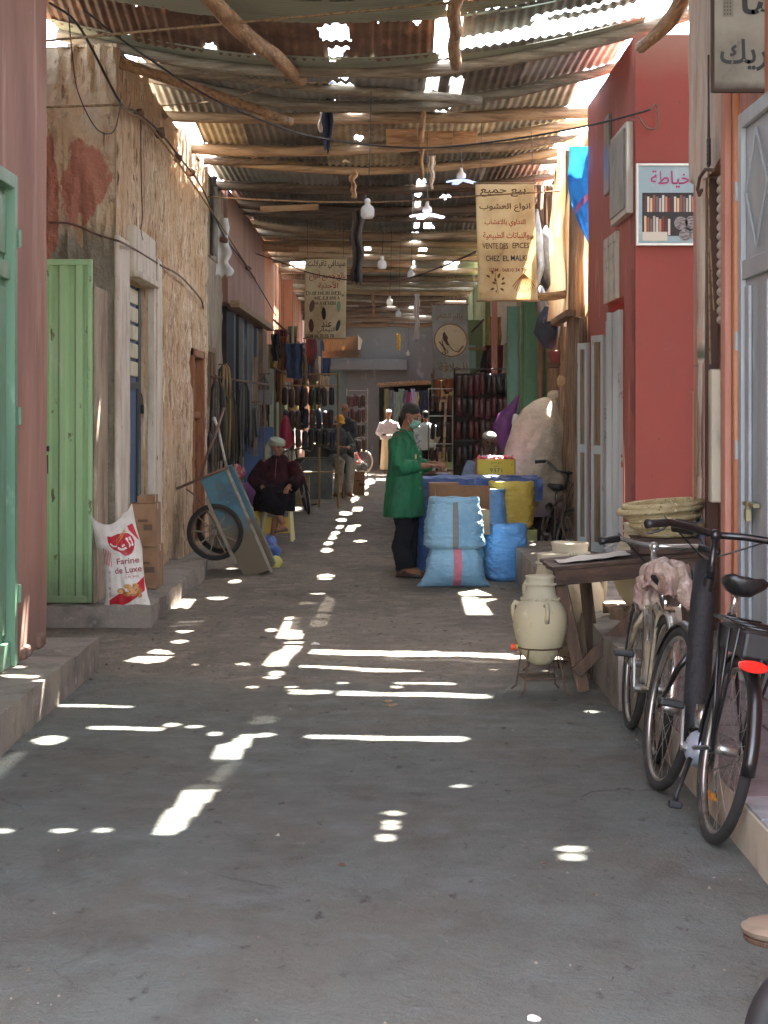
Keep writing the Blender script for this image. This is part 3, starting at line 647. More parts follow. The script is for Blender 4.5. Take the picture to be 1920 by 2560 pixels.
B().box(1.97, 2.03, 15.62, 16.7, 3.25, 4.0).build("panel_frame", mat("aluminium_frame", lin(190, 186, 176), metal=.5, rough=.4), redb, bevel=.006, label="aluminium framed blank panel")
B().box(1.955, 1.968, 15.68, 16.64, 3.3, 3.95).build("panel", mat("dusty_grey_sheet", lin(150, 146, 136), [(lin(120, 116, 106), 4, U, .45, .65)], rough=.5), redb)
B().box(2.0, 2.035, 17.1, 17.5, 3.6, 4.3).build("window", mat("dusty_glass_grey", lin(110, 108, 104), rough=.3), redb, bevel=.01)

# ---- right: crumbling wood and mud shop front, and the houses beyond
shk = thing("building", "weathered timber and mud shopfront hung with bundles, right side behind the draped heap", "building", (2.6, 21, 0))
rwall(shk, "wall", (2.1, 19.1, 0), (0, 1, 0), (-1, 0, 0), 5.2, 0, 4.5, M_greyplaster, [(.02, 3.0, 2.75, 4.48)], amp=.05, res=.08, seed=41, drip=.02)
for (y, x, w, z1) in ((19.3, 1.98, .16, 2.6), (19.75, 1.99, .2, 3.9), (20.3, 1.97, .12, 4.4), (20.8, 2.0, .22, 3.0), (21.6, 1.95, .1, 4.4), (22.5, 1.97, .14, 4.3), (23.3, 1.9, .1, 4.4)):
    B().tube([(x + ru(-.02, .02), y, z) for z in [0, z1 * .3, z1 * .6, z1]], [w * .5, w * .46, w * .5, w * .42], 7).jitter(.012, 4, y).build("post", M_woodz, shk, smooth=True)
for k in range(6):
    B().box(1.93, 1.96, 18.95 + k * .16, 19.09 + k * .16, .3, 2.5 + ru(-.15, .1)).build("plank", M_woodz, shk, bevel=.006)
B().bar((1.85, 19.0, 2.62), (1.85, 21.5, 2.6), .1, .06).build("shelf", M_woodz, shk)
# green steel shop leaf seen face on
grn = thing("building", "house with dark green sheet-steel shop doors standing open, right side midway", "building", (2.5, 26, 0))
rwall(grn, "wall", (2.08, 24.4, 0), (0, 1, 0), (-1, 0, 0), 4.6, 0, 4.5, M_salmon, [(.3, 3.6, 0, 3)], amp=.01, res=.2, seed=43)
M_dgreen = mat("bottle_green_steel_paint", lin(84, 138, 92), [(lin(66, 112, 76), 2, (1, 1, .4), .45, .66), (lin(92, 140, 98), 10, U, .68, .74)], rough=.42)
M_dgreen2 = mat("blue_green_steel_paint", lin(82, 136, 114), [(lin(66, 112, 94), 2, (1, 1, .4), .45, .66)], rough=.42)
d1 = B().box(1.77, 2.12, 24.3, 24.36, .1, 3.1).build("door", M_dgreen, grn, bevel=.006)
for (za, zb) in ((.15, 1.05), (1.1, 2.05), (2.1, 3.05)): B().box(1.80, 2.09, 24.28, 24.30, za, zb).build("panel", M_dgreen, d1, bevel=.008)
B().tube([(1.755, 24.3, .1), (1.755, 24.3, 3.08)], .018, 8).build("hinge_tube", M_dgreen, d1)
d2 = B().box(1.57, 1.73, 24.5, 24.54, .1, 3.0).build("door", M_dgreen2, grn, bevel=.006)
for (za, zb) in ((.15, 1.4), (1.45, 2.9)): B().box(1.59, 1.71, 24.485, 24.5, za, zb).build("panel", M_dgreen2, d2, bevel=.006)
farr = thing("building", "cream and green houses stepping away on the right beyond the shoe racks", "building", (2.5, 36, 0))
rwall(farr, "wall", (2.0, 29, 0), (0, 1, 0), (-1, 0, 0), 7, 0, 4.4, M_cream, [(.5, 3, 0, 2.8)], amp=.01, res=.3, seed=44)
M_olive = mat("olive_green_render", lin(140, 150, 96), [(lin(112, 124, 74), 3, U, .45, .64)], rough=.8)
rwall(farr, "wall", (1.9, 36, 0), (0, 1, 0), (-1, 0, 0), 8, 0, 4.3, M_olive, [(1, 3, 0, 2.6), (5, 7, 0, 2.6)], amp=.01, res=.3, seed=45)
rwall(farr, "wall", (2.05, 44, 0), (0, 1, 0), (-1, 0, 0), 14, 0, 4.3, M_pale, [(1, 3, 0, 2.6), (6, 8, 0, 2.6)], amp=.01, res=.3, seed=46)
B().box(2.7, 2.8, 24.4, 58, 0, 4.2).build("back_board", M_dark, farr)  # added backing behind the far houses, stops sky leaking in low down
b = B().box(1.62, 1.7, 28.8, 28.95, 0, 4.2).build("pillar", M_salmon, farr)
B().box(1.0, 1.9, 33.5, 33.6, 2.75, 2.8).build("rail", M_wood, farr)
B().box(1.25, 1.75, 34, 34.1, 2.0, 3.3).build("shutter", mat("lime_green_shutter", lin(112, 134, 78), rough=.5), farr, bevel=.01)
B().box(1.32, 1.62, 33.93, 33.99, 2.45, 2.85).build("window", mat("pale_turquoise_pane", lin(140, 190, 176), rough=.3), farr)
# street beyond: nothing lower than the roofs may show sky behind it
# ------------------------------------------------------------------ the patched tin roof over the alley
BEAMS = [(7.2, 4.62, 4.5, 4.8), (9.15, 4.62, 4.5, 4.82), (12.8, 4.64, 4.5, 4.85), (15.9, 4.62, 4.45, 4.80), (18.0, 4.76, 4.50, 4.86), (19.6, 4.64, 4.64, 4.72), (21.3, 4.57, 4.57, 4.84), (23, 4.66, 4.54, 4.78), (25.5, 4.66, 4.60, 4.76),
         (28, 4.70, 4.58, 4.68), (31, 4.70, 4.5, 4.6), (34, 4.66, 4.64, 4.62), (37, 4.62, 4.66, 4.6), (40.5, 4.55, 4.5, 4.5), (44, 4.45, 4.42, 4.42), (47, 4.4, 4.36, 4.36), (50, 4.3, 4.25, 4.3), (53.5, 4.35, 4.3, 4.35), (57.9, 4.35, 4.35, 4.35)]
def bz(b, x):
    _, l, m, r = b; t = x / 2.1
    return m + (r - l) / 2 * t + ((r + l) / 2 - m) * t * t
def zroof(x, y):
    for a, c in zip(BEAMS, BEAMS[1:]):
        if y <= c[0]:
            t = (y - a[0]) / (c[0] - a[0]); return bz(a, x) * (1 - t) + bz(c, x) * t
    return bz(BEAMS[-1], x)
# openings: every patch of sunlight on the ground is let in by a hole up the sun's ray
kx, ky = -SUNDIR.x / -SUNDIR.z, -SUNDIR.y / -SUNDIR.z
def up(g_):
    z = 4.66
    for _ in range(3):
        x = g_.x + kx * (z - g_.z); y = g_.y + ky * (z - g_.z); z = zroof(x, min(max(y, 7.3), 57)) + .06
    return (x, y)
S = 1920 / 1659
ELL = [(403, 1361, 30, 7), (392, 1384, 30, 7), (472, 1291, 40, 10), (509, 1256, 22, 7), (665, 1304, 36, 7), (690, 1283, 30, 6), (707, 1245, 34, 11), (707, 1188, 24, 11), (712, 1172, 16, 7), (720, 1160, 16, 8),
       (727, 1150, 14, 8), (735, 1138, 14, 8), (740, 1122, 20, 7), (748, 1109, 26, 8), (127, 1594, 58, 18), (388, 1560, 28, 7), (437, 1564, 26, 5), (484, 1577, 27, 7), (595, 1578, 30, 6), (246, 1786, 30, 8), (162, 1787, 28, 5), (30, 1787, 28, 5),
       (870, 1749, 28, 8), (863, 1768, 28, 5), (861, 1778, 34, 8), (852, 1801, 32, 12), (1250, 1827, 54, 11), (1250, 1843, 52, 12), (1322, 1750, 36, 5), (1324, 1764, 28, 4), (768, 1077, 10, 14), (800, 1040, 22, 12), (790, 1052, 14, 8), (1287, 1533, 20, 4), (1070, 1309, 50, 9),
       (780, 1168, 26, 4), (752, 1473, 22, 4), (602, 1459, 32, 6), (610, 1449, 26, 6), (871, 1482, 18, 4), (590, 1361, 16, 6), (640, 1481, 12, 3), (560, 1481, 12, 3), (60, 1372, 16, 4), (770, 1135, 20, 4), (55, 1420, 24, 5), (40, 1425, 22, 4), (60, 1436, 20, 4), (110, 1466, 26, 4), (500, 1228, 18, 3), (1010, 1690, 14, 3), (1120, 1395, 16, 3), (940, 1405, 20, 3)]
POLY = [[(330, 1652), (352, 1642), (436, 1641), (424, 1652), (385, 1657)], [(372, 1634), (388, 1624), (412, 1626), (438, 1636)], [(410, 2076), (466, 2076), (576, 1953), (503, 1952)], [(546, 1896), (614, 1897), (634, 1856), (658, 1829), (628, 1826), (609, 1846), (564, 1856)], [(680, 1662), (738, 1661), (760, 1602), (720, 1602)], [(723, 1597), (756, 1597), (757, 1576), (724, 1576)],
        [(738, 1722), (836, 1725), (838, 1733), (742, 1732)], [(858, 1727), (1238, 1735), (1236, 1744), (862, 1737)], [(788, 1828), (1180, 1838), (1178, 1847), (794, 1836)], [(758, 1660), (1072, 1667), (1070, 1673), (762, 1666)], [(1006, 1701), (1152, 1703), (1150, 1708), (1010, 1706)],
        [(244, 1810), (428, 1813), (426, 1820), (250, 1817)], [(168, 1758), (345, 1760), (343, 1764), (172, 1764)], [(1203, 1512), (1206, 1481), (1327, 1462), (1327, 1482), (1270, 1503)], [(642, 1826), (704, 1824), (700, 1831), (650, 1833)], [(0, 1668), (60, 1682), (112, 1686), (108, 1690), (50, 1688), (0, 1677)]]
FAINT = [[(538, 1948), (575, 1948), (618, 1900), (580, 1900)], [(640, 1803), (704, 1801), (734, 1752), (680, 1757)], [(776, 1566), (816, 1566), (838, 1500), (818, 1486)], [(0, 1960), (90, 1880), (70, 1872), (0, 1900)], [(425, 1566), (505, 1560), (512, 1550), (450, 1552)], [(962, 1640), (1270, 1647), (1270, 1651), (964, 1645)], [(335, 1719), (460, 1722), (460, 1726), (340, 1724)], [(430, 1560), (515, 1552), (490, 1536)]][:6]
hell = []; hpoly = []; hfaint = []
for (cx, cy, w, h) in ELL:
    z = .2 if (cx < 215 - (cy - 1385) * 1.02 and 1378 < cy < 1600) else 0.0
    c = G(cx * S, cy * S, z); d = c.y; x, y = up(c)
    hell.append((x, y, max(.03, w * S / 2 / F * d), max(.03, h * S / 2 * d * d / (F * EYE) * 1.05)))
for src, dst in ((POLY, hpoly), (FAINT, hfaint)):
    for p in src:
        dst.append([up(G(a, c, .2 if (a < 130 and c < 1700) else 0)) for a, c in p])
# openings seen against the sky, plus holes added to let sun into the far end
ROOFRECT = [(.38, .50, 16.35, 17.75), (-.6, -.48, 18.5, 19.3), (.62, .74, 29.2, 30.6), (.66, .8, 35, 36.4), (-.38, -.25, 35.0, 36.4), (.55, .8, 41.5, 43), (-.6, -.3, 45, 46.2), (-1.3, -1.0, 42, 43.2), (.1, .3, 48, 49), (.62, 1.25, 54.4, 55.2), (1.5, 2.0, 46.3, 47.2), (.1, .7, 54.2, 55.6), (-.9, -.5, 53.8, 54.6), (-.2, .1, 52, 53), (-1.6, -1.2, 46.8, 48.2), (.9, 1.15, 50, 51.5), (-.3, .3, 56, 57), (-1.7, -1.2, 51, 52), (1.5, 1.9, 42, 43), (-1.9, -1.6, 38, 39.4), (1.2, 1.5, 38.2, 39.6)]
def in_poly(px, py, poly):
    r = np.zeros(px.shape, bool); n = len(poly)
    for i in range(n):
        (x1, y1), (x2, y2) = poly[i], poly[(i + 1) % n]
        if y1 == y2: continue
        c = ((y1 > py) != (y2 > py)) & (px < (x2 - x1) * (py - y1) / (y2 - y1) + x1)
        r ^= c
    return r
def holes(X, Y):
    m = np.zeros(X.shape, bool)
    for (x, y, rx, ry) in hell: m |= ((X - x) / rx) ** 2 + ((Y - y) / ry) ** 2 < 1
    for p in hpoly: m |= in_poly(X, Y, p)
    f = np.zeros(X.shape, bool)
    for p in hfaint: f |= in_poly(X, Y, p)
    m |= f
    for (a, c, e, g_) in ROOFRECT: m |= (X > a) & (X < c) & (Y > e) & (Y < g_)
    return m
roof = thing("roof", "patched roof of corrugated tin sheets and rough poles spanning the alley", "roof", (0, 15, 4.5))
rs = np.random.RandomState(4)
def tin_sheet(x0, x1, y0, y1, mt, dz0=0.0, dz1=0.0, ridge='Y', dx=.019, dy=.04, cut=True, tear=.0, zf=None, pitch=.076, amp=.010, seed=0, parent=None, name="sheet"):
    if ridge == 'X': dx, dy = .024, .019
    nx_, ny_ = max(2, int(round((x1 - x0) / dx))), max(2, int(round((y1 - y0) / dy)))
    xs = np.linspace(x0, x1, nx_ + 1); ys = np.linspace(y0, y1, ny_ + 1)
    X, Y = np.meshgrid(xs, ys)
    zf = zf or zroof
    Z = np.zeros(X.shape)
    cxs = np.linspace(x0, x1, 9)
    for j in range(ny_ + 1):
        Z[j] = np.interp(xs, cxs, [zf(float(q), float(ys[j])) for q in cxs])
        t = (ys[j] - y0) / (y1 - y0); Z[j] += dz0 * (1 - t) + dz1 * t
    Z += .075 + amp * np.cos(2 * np.pi * (X if ridge == 'Y' else Y) / pitch)
    Z += .012 * np.sin(X * 3.1 + seed) * np.cos(Y * 2.3 + seed * 2)
    XC = (X[:-1, :-1] + X[1:, 1:]) / 2; YC = (Y[:-1, :-1] + Y[1:, 1:]) / 2
    keep = ~holes(XC, YC) if cut else np.ones(XC.shape, bool)
    if tear:
        nn = np.array([[noise.noise(Vector((float(a) * 6, float(q) * 1.3, seed))) for a in xs[:-1]] for q in (0.0, 3.0)])
        keep &= ~((YC - y0) < np.maximum(0, nn[0] - .12)[None, :] * tear); keep &= ~((y1 - YC) < np.maximum(0, nn[1] - .12)[None, :] * tear)
    jj, ii = np.nonzero(keep); w = nx_ + 1
    a = jj * w + ii
    faces = np.stack([a, a + 1, a + w + 1, a + w], 1)
    used, inv = np.unique(faces, return_inverse=True); inv = inv.reshape(faces.shape)
    V = np.stack([X.ravel(), Y.ravel(), Z.ravel()], 1)[used]
    V -= np.array(roof.location)[None, :]
    me = bpy.data.meshes.new(name); me.vertices.add(len(V)); me.vertices.foreach_set("co", V.ravel())
    n = len(inv); me.loops.add(4 * n); me.loops.foreach_set("vertex_index", inv.ravel()); me.polygons.add(n)
    me.polygons.foreach_set("loop_start", np.arange(0, 4 * n, 4)); me.polygons.foreach_set("loop_total", np.full(n, 4)); me.polygons.foreach_set("use_smooth", np.ones(n, bool))
    me.materials.append(mt); me.update(); me.validate()
    o = bpy.data.objects.new(name, me); COL.objects.link(o); o.parent = roof; return o
# near part: sheets with ribs across the alley, then rusty ones with ribs along it
for (x0, x1) in ((-3.2, -1.1), (-1.2, 1.0), (.9, 3.9)):
    for q in (0,): tin_sheet(x0, x1, 5.6, 7.45, M_tingreen, .12, .13, 'Y', cut=False, dx=.038, dy=.4)  # unseen sheets added overhead to keep open sky off the near ground
for k, (y0, y1) in enumerate(((7.3, 8.4), (8.3, 9.4), (9.3, 10.4), (10.3, 11.4), (11.3, 12.4), (12.3, 13.3), (13.2, 14.25), (14.1, 14.92))):
    for (x0, x1) in ((-3.2, -1.1), (-1.2, 1.0), (.9, 3.9)):
        tin_sheet(x0, x1, y0, y1, M_tingreen, .12 if k % 2 else .10, .12 if k % 2 else .13, 'X', seed=k + x0, tear=.3 if k == 7 else 0)
for i, (x0, x1, mt) in enumerate(((-3.2, -1.70, M_rust), (-1.74, -.88, M_rust), (-.92, -.05, M_rust), (-.08, .40, M_rust), (.62, 1.5, M_tindark), (1.45, 3.9, M_tindark))):
    tin_sheet(x0, x1, 14.8, 15.62 - .12 * (x0 > .4), mt, .15, -.035 + .12 * (x0 > .4), 'Y', seed=i * 3, tear=.35, dy=.03)
for i, (x0, x1) in enumerate(((-2.7, -.85), (-.9, .5), (.56, 2.15))):
    tin_sheet(x0, x1, 15.52 + (.16 if i == 2 else 0), 15.95, M_tingreen, -.02, -.03, 'X', seed=20 + i)
# one bay of sheets between each pair of poles
bays = [b for b in BEAMS if b[0] >= 15.9]
cols = [-2.42, -1.52, -.62, .34, 1.28, 2.32]
tones = [M_tin, M_tin, M_tinwarm, M_tinwarm, M_tin, M_tindark, M_tindark, M_tinwarm, M_tinwarm, M_tin, M_tinwarm, M_tin, M_tin, M_tinwarm, M_tin, M_tin, M_tinwarm]  # sheet tone picked bay by bay
for bi, (a, c) in enumerate(zip(bays, bays[1:])):
    far = a[0] > 30
    for ci, (x0, x1) in enumerate(zip(cols, cols[1:])):
        e0 = ru(-.05, -.02); e1 = ru(.0, .03)
        xa, xb = x0 + e0, x1 + e1
        if ci == 0: xa = x0 + (.42 if bi in (2, 3) else .25 if bi in (0, 5, 8) else ru(.05, .25))
        if ci == 4: xb = x1 - (.42 if bi in (1, 2) else .28 if bi in (3, 4, 9) else ru(0, .18))
        if ci == 2: xb -= .0
        mt = tones[bi] if rnd() < .8 else M_tindark
        lift = ru(.03, .06)
        tin_sheet(xa, xb, a[0] - .05, c[0] + .07, mt, lift, ru(-.01, .006), 'Y', seed=bi * 7 + ci, tear=.12 if rnd() < .3 else .04, dx=.019 if not far else .038, dy=.05 if not far else .1, amp=.011)
# milky torn plastic laid over some of the openings: it lets a little of the sun through
M_milky = bpy.data.materials.new("milky_torn_plastic"); M_milky.use_nodes = True
_n = M_milky.node_tree; _t = _n.nodes.new("ShaderNodeBsdfTransparent"); _m = _n.nodes.new("ShaderNodeMixShader"); _m.inputs[0].default_value = .055
_n.nodes["Principled BSDF"].inputs["Base Color"].default_value = lin(190, 196, 200)
_n.links.new(_n.nodes["Principled BSDF"].outputs[0], _m.inputs[1]); _n.links.new(_t.outputs[0], _m.inputs[2]); _n.links.new(_m.outputs[0], _n.nodes["Material Output"].inputs[0])
for q in hfaint:
    xs_ = [a for a, _ in q]; ys_ = [c for _, c in q]; x0, x1, y0, y1 = min(xs_) - .12, max(xs_) + .12, min(ys_) - .15, max(ys_) + .15
    B().grid(lambda u, v: (x0 + (x1 - x0) * u, y0 + (y1 - y0) * v, zroof(x0 + (x1 - x0) * u, max(7.3, y0 + (y1 - y0) * v)) + .245 + .01 * math.sin(u * 9 + v * 7)), 8, 8).build("plastic_patch", M_milky, roof, smooth=True)
# poles
def log(p0, p1, r, mt=M_wood, sag=0.0, seed=0, n=14, name="beam", parent=roof):
    p0 = Vector(p0); p1 = Vector(p1); pts = []; rr = []
    for i in range(n + 1):
        t = i / n; q = p0.lerp(p1, t); q.z -= sag * 4 * t * (1 - t)
        q += noise.noise_vector(Vector((t * 3, seed, 1))) * r * .9
        pts.append(q); rr.append(r * (1 + .18 * noise.noise(Vector((t * 5, seed * 2.3, 3)))) * (1.08 - .16 * t))
    return B().tube(pts, rr, 9).build(name, (mt if mt is not M_wood else (M_wood, M_woodg, M_woodd)[int(seed * 7) % 3]), parent, smooth=True)
for i, b_ in enumerate(BEAMS):
    r = [.05, .05, .05, .055, .055, .06, .058, .05, .055, .075, .06, .06, .06, .06, .06, .06, .06, .07, .07][i]
    pts = []; rr = []
    flip = i % 2
    for k in range(23):
        x = -2.7 + 5.4 * k / 22
        if i < 3: x *= 1.25
        pts.append(Vector((x, b_[0] + .05 * noise.noise(Vector((x, i, 0))) + (.10 * x * (.5 - rs.rand() * .05) if i in (5, 7) else 0), bz(b_, x) + .0 + .02 * noise.noise(Vector((x * 1.7, i * 3, 1))))))
        rr.append(r * (1 + .2 * noise.noise(Vector((x * 1.2, i, 9)))) * (1 + (.12 if flip else -.12) * x / 2.5))
    B().tube(pts, rr, 10).build("beam", (M_wood, M_woodg, M_woodd)[(0, 0, 1, 1, 1, 0, 0, 0, 2, 2, 0, 0, 1, 2, 0, 2, 1, 0, 0)[i]], roof, smooth=True)
for (x0, y0, x1, y1, r, dzz) in ((-2.3, 16.9, .9, 17.6, .05, -.07), (.2, 21.4, 2.3, 22.1, .05, -.04), (-2.2, 22.7, 2.2, 23.6, .045, -.05), (-2.3, 25.2, 2.2, 26.0, .05, -.05), (-2.2, 29.0, 2.2, 29.6, .06, -.04),
                                 (-2.2, 32.4, 2.2, 32.2, .06, 0), (-2.2, 35.7, 2.1, 36, .06, -.03), (-2.2, 39, 2.1, 38.6, .06, -.02), (-2.2, 40.9, 2.1, 41.1, .07, -.07), (-2.2, 42.2, 2.1, 42.6, .06, -.03), (-2.1, 43.6, 2.1, 44.4, .06, -.1), (-2.1, 45.6, 2.1, 45.4, .07, -.03), (-2.1, 48.4, 2.1, 48.8, .07, -.05), (-2.1, 50.3, 2.1, 50.6, .09, -.12)):
    log((x0, y0, zroof(x0, y0) + dzz), (x1, y1, zroof(x1, y1) + dzz), r, sag=.02, seed=y0)
log((.50, 12.75, 4.50), (.565, 15.75, 4.49), .052, M_woody, seed=5, n=18)
log((-1.30, 12.9, 4.50), (-.68, 16.2, 4.42), .062, M_woody, seed=6, n=18)
log((2.26, 12.2, 4.62), (2.02, 14.95, 4.50), .06, M_woody, seed=8)
log((-2.15, 15.6, 4.5), (-.9, 18.4, 4.42), .045, M_woody, seed=9)
log((.38, 19.0, 4.6), (.45, 23.4, 4.5), .03, M_woody, seed=10)
# broken boards caught between the poles
M_ply = mat("split_packing_wood", lin(178, 138, 96), [(lin(138, 98, 64), 4, (.7, 5, 5), .46, .6), (lin(218, 170, 120), 9, (.6, 5, 5), .6, .7)], rough=.8, bump=[(.5, .01, 14, (.5, 5, 5))])
for (x0, x1, y, z0, z1) in ((.02, .36, 20.6, 4.5, 4.68), (.38, .74, 20.62, 4.48, 4.66), (.76, 1.0, 20.65, 4.52, 4.66), (-.02, .5, 36.1, 4.4, 4.52), (-1.7, -.9, 26.4, 4.42, 4.5), (-2.0, -1.4, 31.6, 4.3, 4.42)):
    B().obox(((x0 + x1) / 2, y, (z0 + z1) / 2), (x1 - x0, .03, z1 - z0), Euler((ru(-.3, .3), ru(-.06, .06), 0)).to_matrix()).build("board", M_ply, roof, bevel=.004)
# ------------------------------------------------------------------ small materials
M_paper = mat("flour_sack_plastic", lin(222, 216, 206), [(lin(200, 192, 180), 5, U, .48, .66)], rough=.5, bump=[(.7, .012, 10, (1, 1, 2.2)), (.2, .003, 60, U)])
M_printred = mat("red_print", lin(186, 34, 46), [(lin(160, 28, 38), 8, U, .5, .7)], rough=.45)
M_printpale = mat("pale_print", lin(226, 214, 206), rough=.5)
M_printdark = mat("dark_red_print", lin(150, 52, 64), rough=.5)
M_tanprint = mat("bread_tan_print", lin(200, 150, 90), [(lin(160, 100, 50), 14, U, .5, .6)], rough=.5)
M_card = mat("brown_cardboard", lin(150, 116, 86), [(lin(128, 96, 68), 4, U, .46, .66)], rough=.85)
M_cardin = mat("cardboard_inside", lin(158, 122, 92), [(lin(140, 104, 76), 4, U, .46, .66)], rough=.85)
M_blackm = mat("black_satin_metal", lin(17, 17, 19), rough=.3, coat=.3)
M_rubber = mat("dusty_tyre_rubber", lin(34, 32, 30), [(lin(70, 64, 56), 8, U, .56, .74)], rough=.85, bump=[(.4, .004, 60, U)])
M_blackplastic = mat("black_plastic", lin(26, 26, 27), [(lin(56, 52, 48), 9, U, .58, .74)], rough=.5)
M_steel = mat("dull_steel", lin(170, 168, 162), [(lin(130, 120, 108), 12, U, .5, .68)], rough=.34, metal=.9)
M_chrome = mat("dusty_chrome", lin(200, 200, 196), [(lin(150, 140, 126), 10, U, .55, .7)], rough=.22, metal=.9)
M_wrap = mat("black_neoprene_wrap", lin(20, 20, 22), rough=.7, bump=[(.8, .015, 22, (1, 1, 1))])
M_bikecream = mat("worn_cream_bike_paint", lin(168, 156, 130), [(lin(118, 96, 74), 12, U, .54, .66)], rough=.5, metal=.2)
M_redlens = mat("red_reflector", lin(200, 26, 16), rough=.2, coat=.6)
M_leather = mat("black_leather", lin(22, 22, 24), [(lin(48, 46, 44), 6, U, .56, .74)], rough=.34, bump=[(.2, .003, 60, U)])
M_iron = mat("rusty_iron_rod", lin(92, 72, 60), [(lin(128, 92, 68), 14, U, .5, .66)], rough=.7, metal=.3)

def circ(r, n=48, a0=0, a1=2 * pi): return [(r * math.cos(a0 + (a1 - a0) * k / n), r * math.sin(a0 + (a1 - a0) * k / n)) for k in range(n + (a1 - a0 < 2 * pi - .01))]
def wheel(parent, c, r, tyre_r=.022, steer=0.0, rimw=.012, tyre=None, rim=None, nsp=28, axis='X', local=True, hub=.022, hubl=.045):
    """wheel standing in the plane across `axis`"""
    c = Vector(c); M = Matrix.Rotation(steer, 3, 'Z')
    if axis == 'Y': M = Matrix.Rotation(pi / 2, 3, 'Z')
    pt = lambda a, b, h=0: c + M @ Vector((h, a, b))
    w = B().tube([pt(a, b) for a, b in circ(r - tyre_r * 1.9, 56)], rimw, 8, closed=True, caps=False).build("wheel", rim or M_steel, parent, smooth=True, local=local)
    B().tube([pt(a, b) for a, b in circ(r - tyre_r, 56)], tyre_r, 10, closed=True, caps=False).build("tyre", tyre or M_rubber, w, smooth=True, local=local)
    b = B()
    for k in range(nsp):
        a = 2 * pi * k / nsp; s = 1 if k % 2 else -1; o = .25 * (1 if (k // 2) % 2 else -1)
        q0 = pt(hub * math.cos(a + o * 4), hub * math.sin(a + o * 4), s * hubl * .8); q1 = pt((r - tyre_r * 2.2) * math.cos(a), (r - tyre_r * 2.2) * math.sin(a), 0)
        b.tube([q0, q1], .0014, 4)
    sp = b.build("spokes", M_steel, w, local=local); sp["kind"] = "stuff"
    B().tube([pt(0, 0, -hubl), pt(0, 0, -hubl * .7), pt(0, 0, hubl * .7), pt(0, 0, hubl)], [hub * .5, hub, hub, hub * .5], 12).build("hub", M_steel, w, smooth=True, local=local)
    return w
def fender(parent, c, r, a0, a1, w, mt, steer=0, name="mudguard"):
    c = Vector(c); M = Matrix.Rotation(steer, 3, 'Z'); vs = []; n = 26
    rings_ = []
    for i in range(n + 1):
        a = R(a0 + (a1 - a0) * i / n); rg = []
        for (h, dr) in ((-w, -.012), (-w * .7, .004), (0, .011), (w * .7, .004), (w, -.012), (w * .9, -.014), (w * .6, 0), (0, .007), (-w * .6, 0), (-w * .9, -.014)):
            rg.append(c + M @ Vector((h, (r + dr) * math.cos(a), (r + dr) * math.sin(a))))
        rings_.append(rg)
    return B().rings(rings_).build(name, mt, parent, smooth=True, local=True)
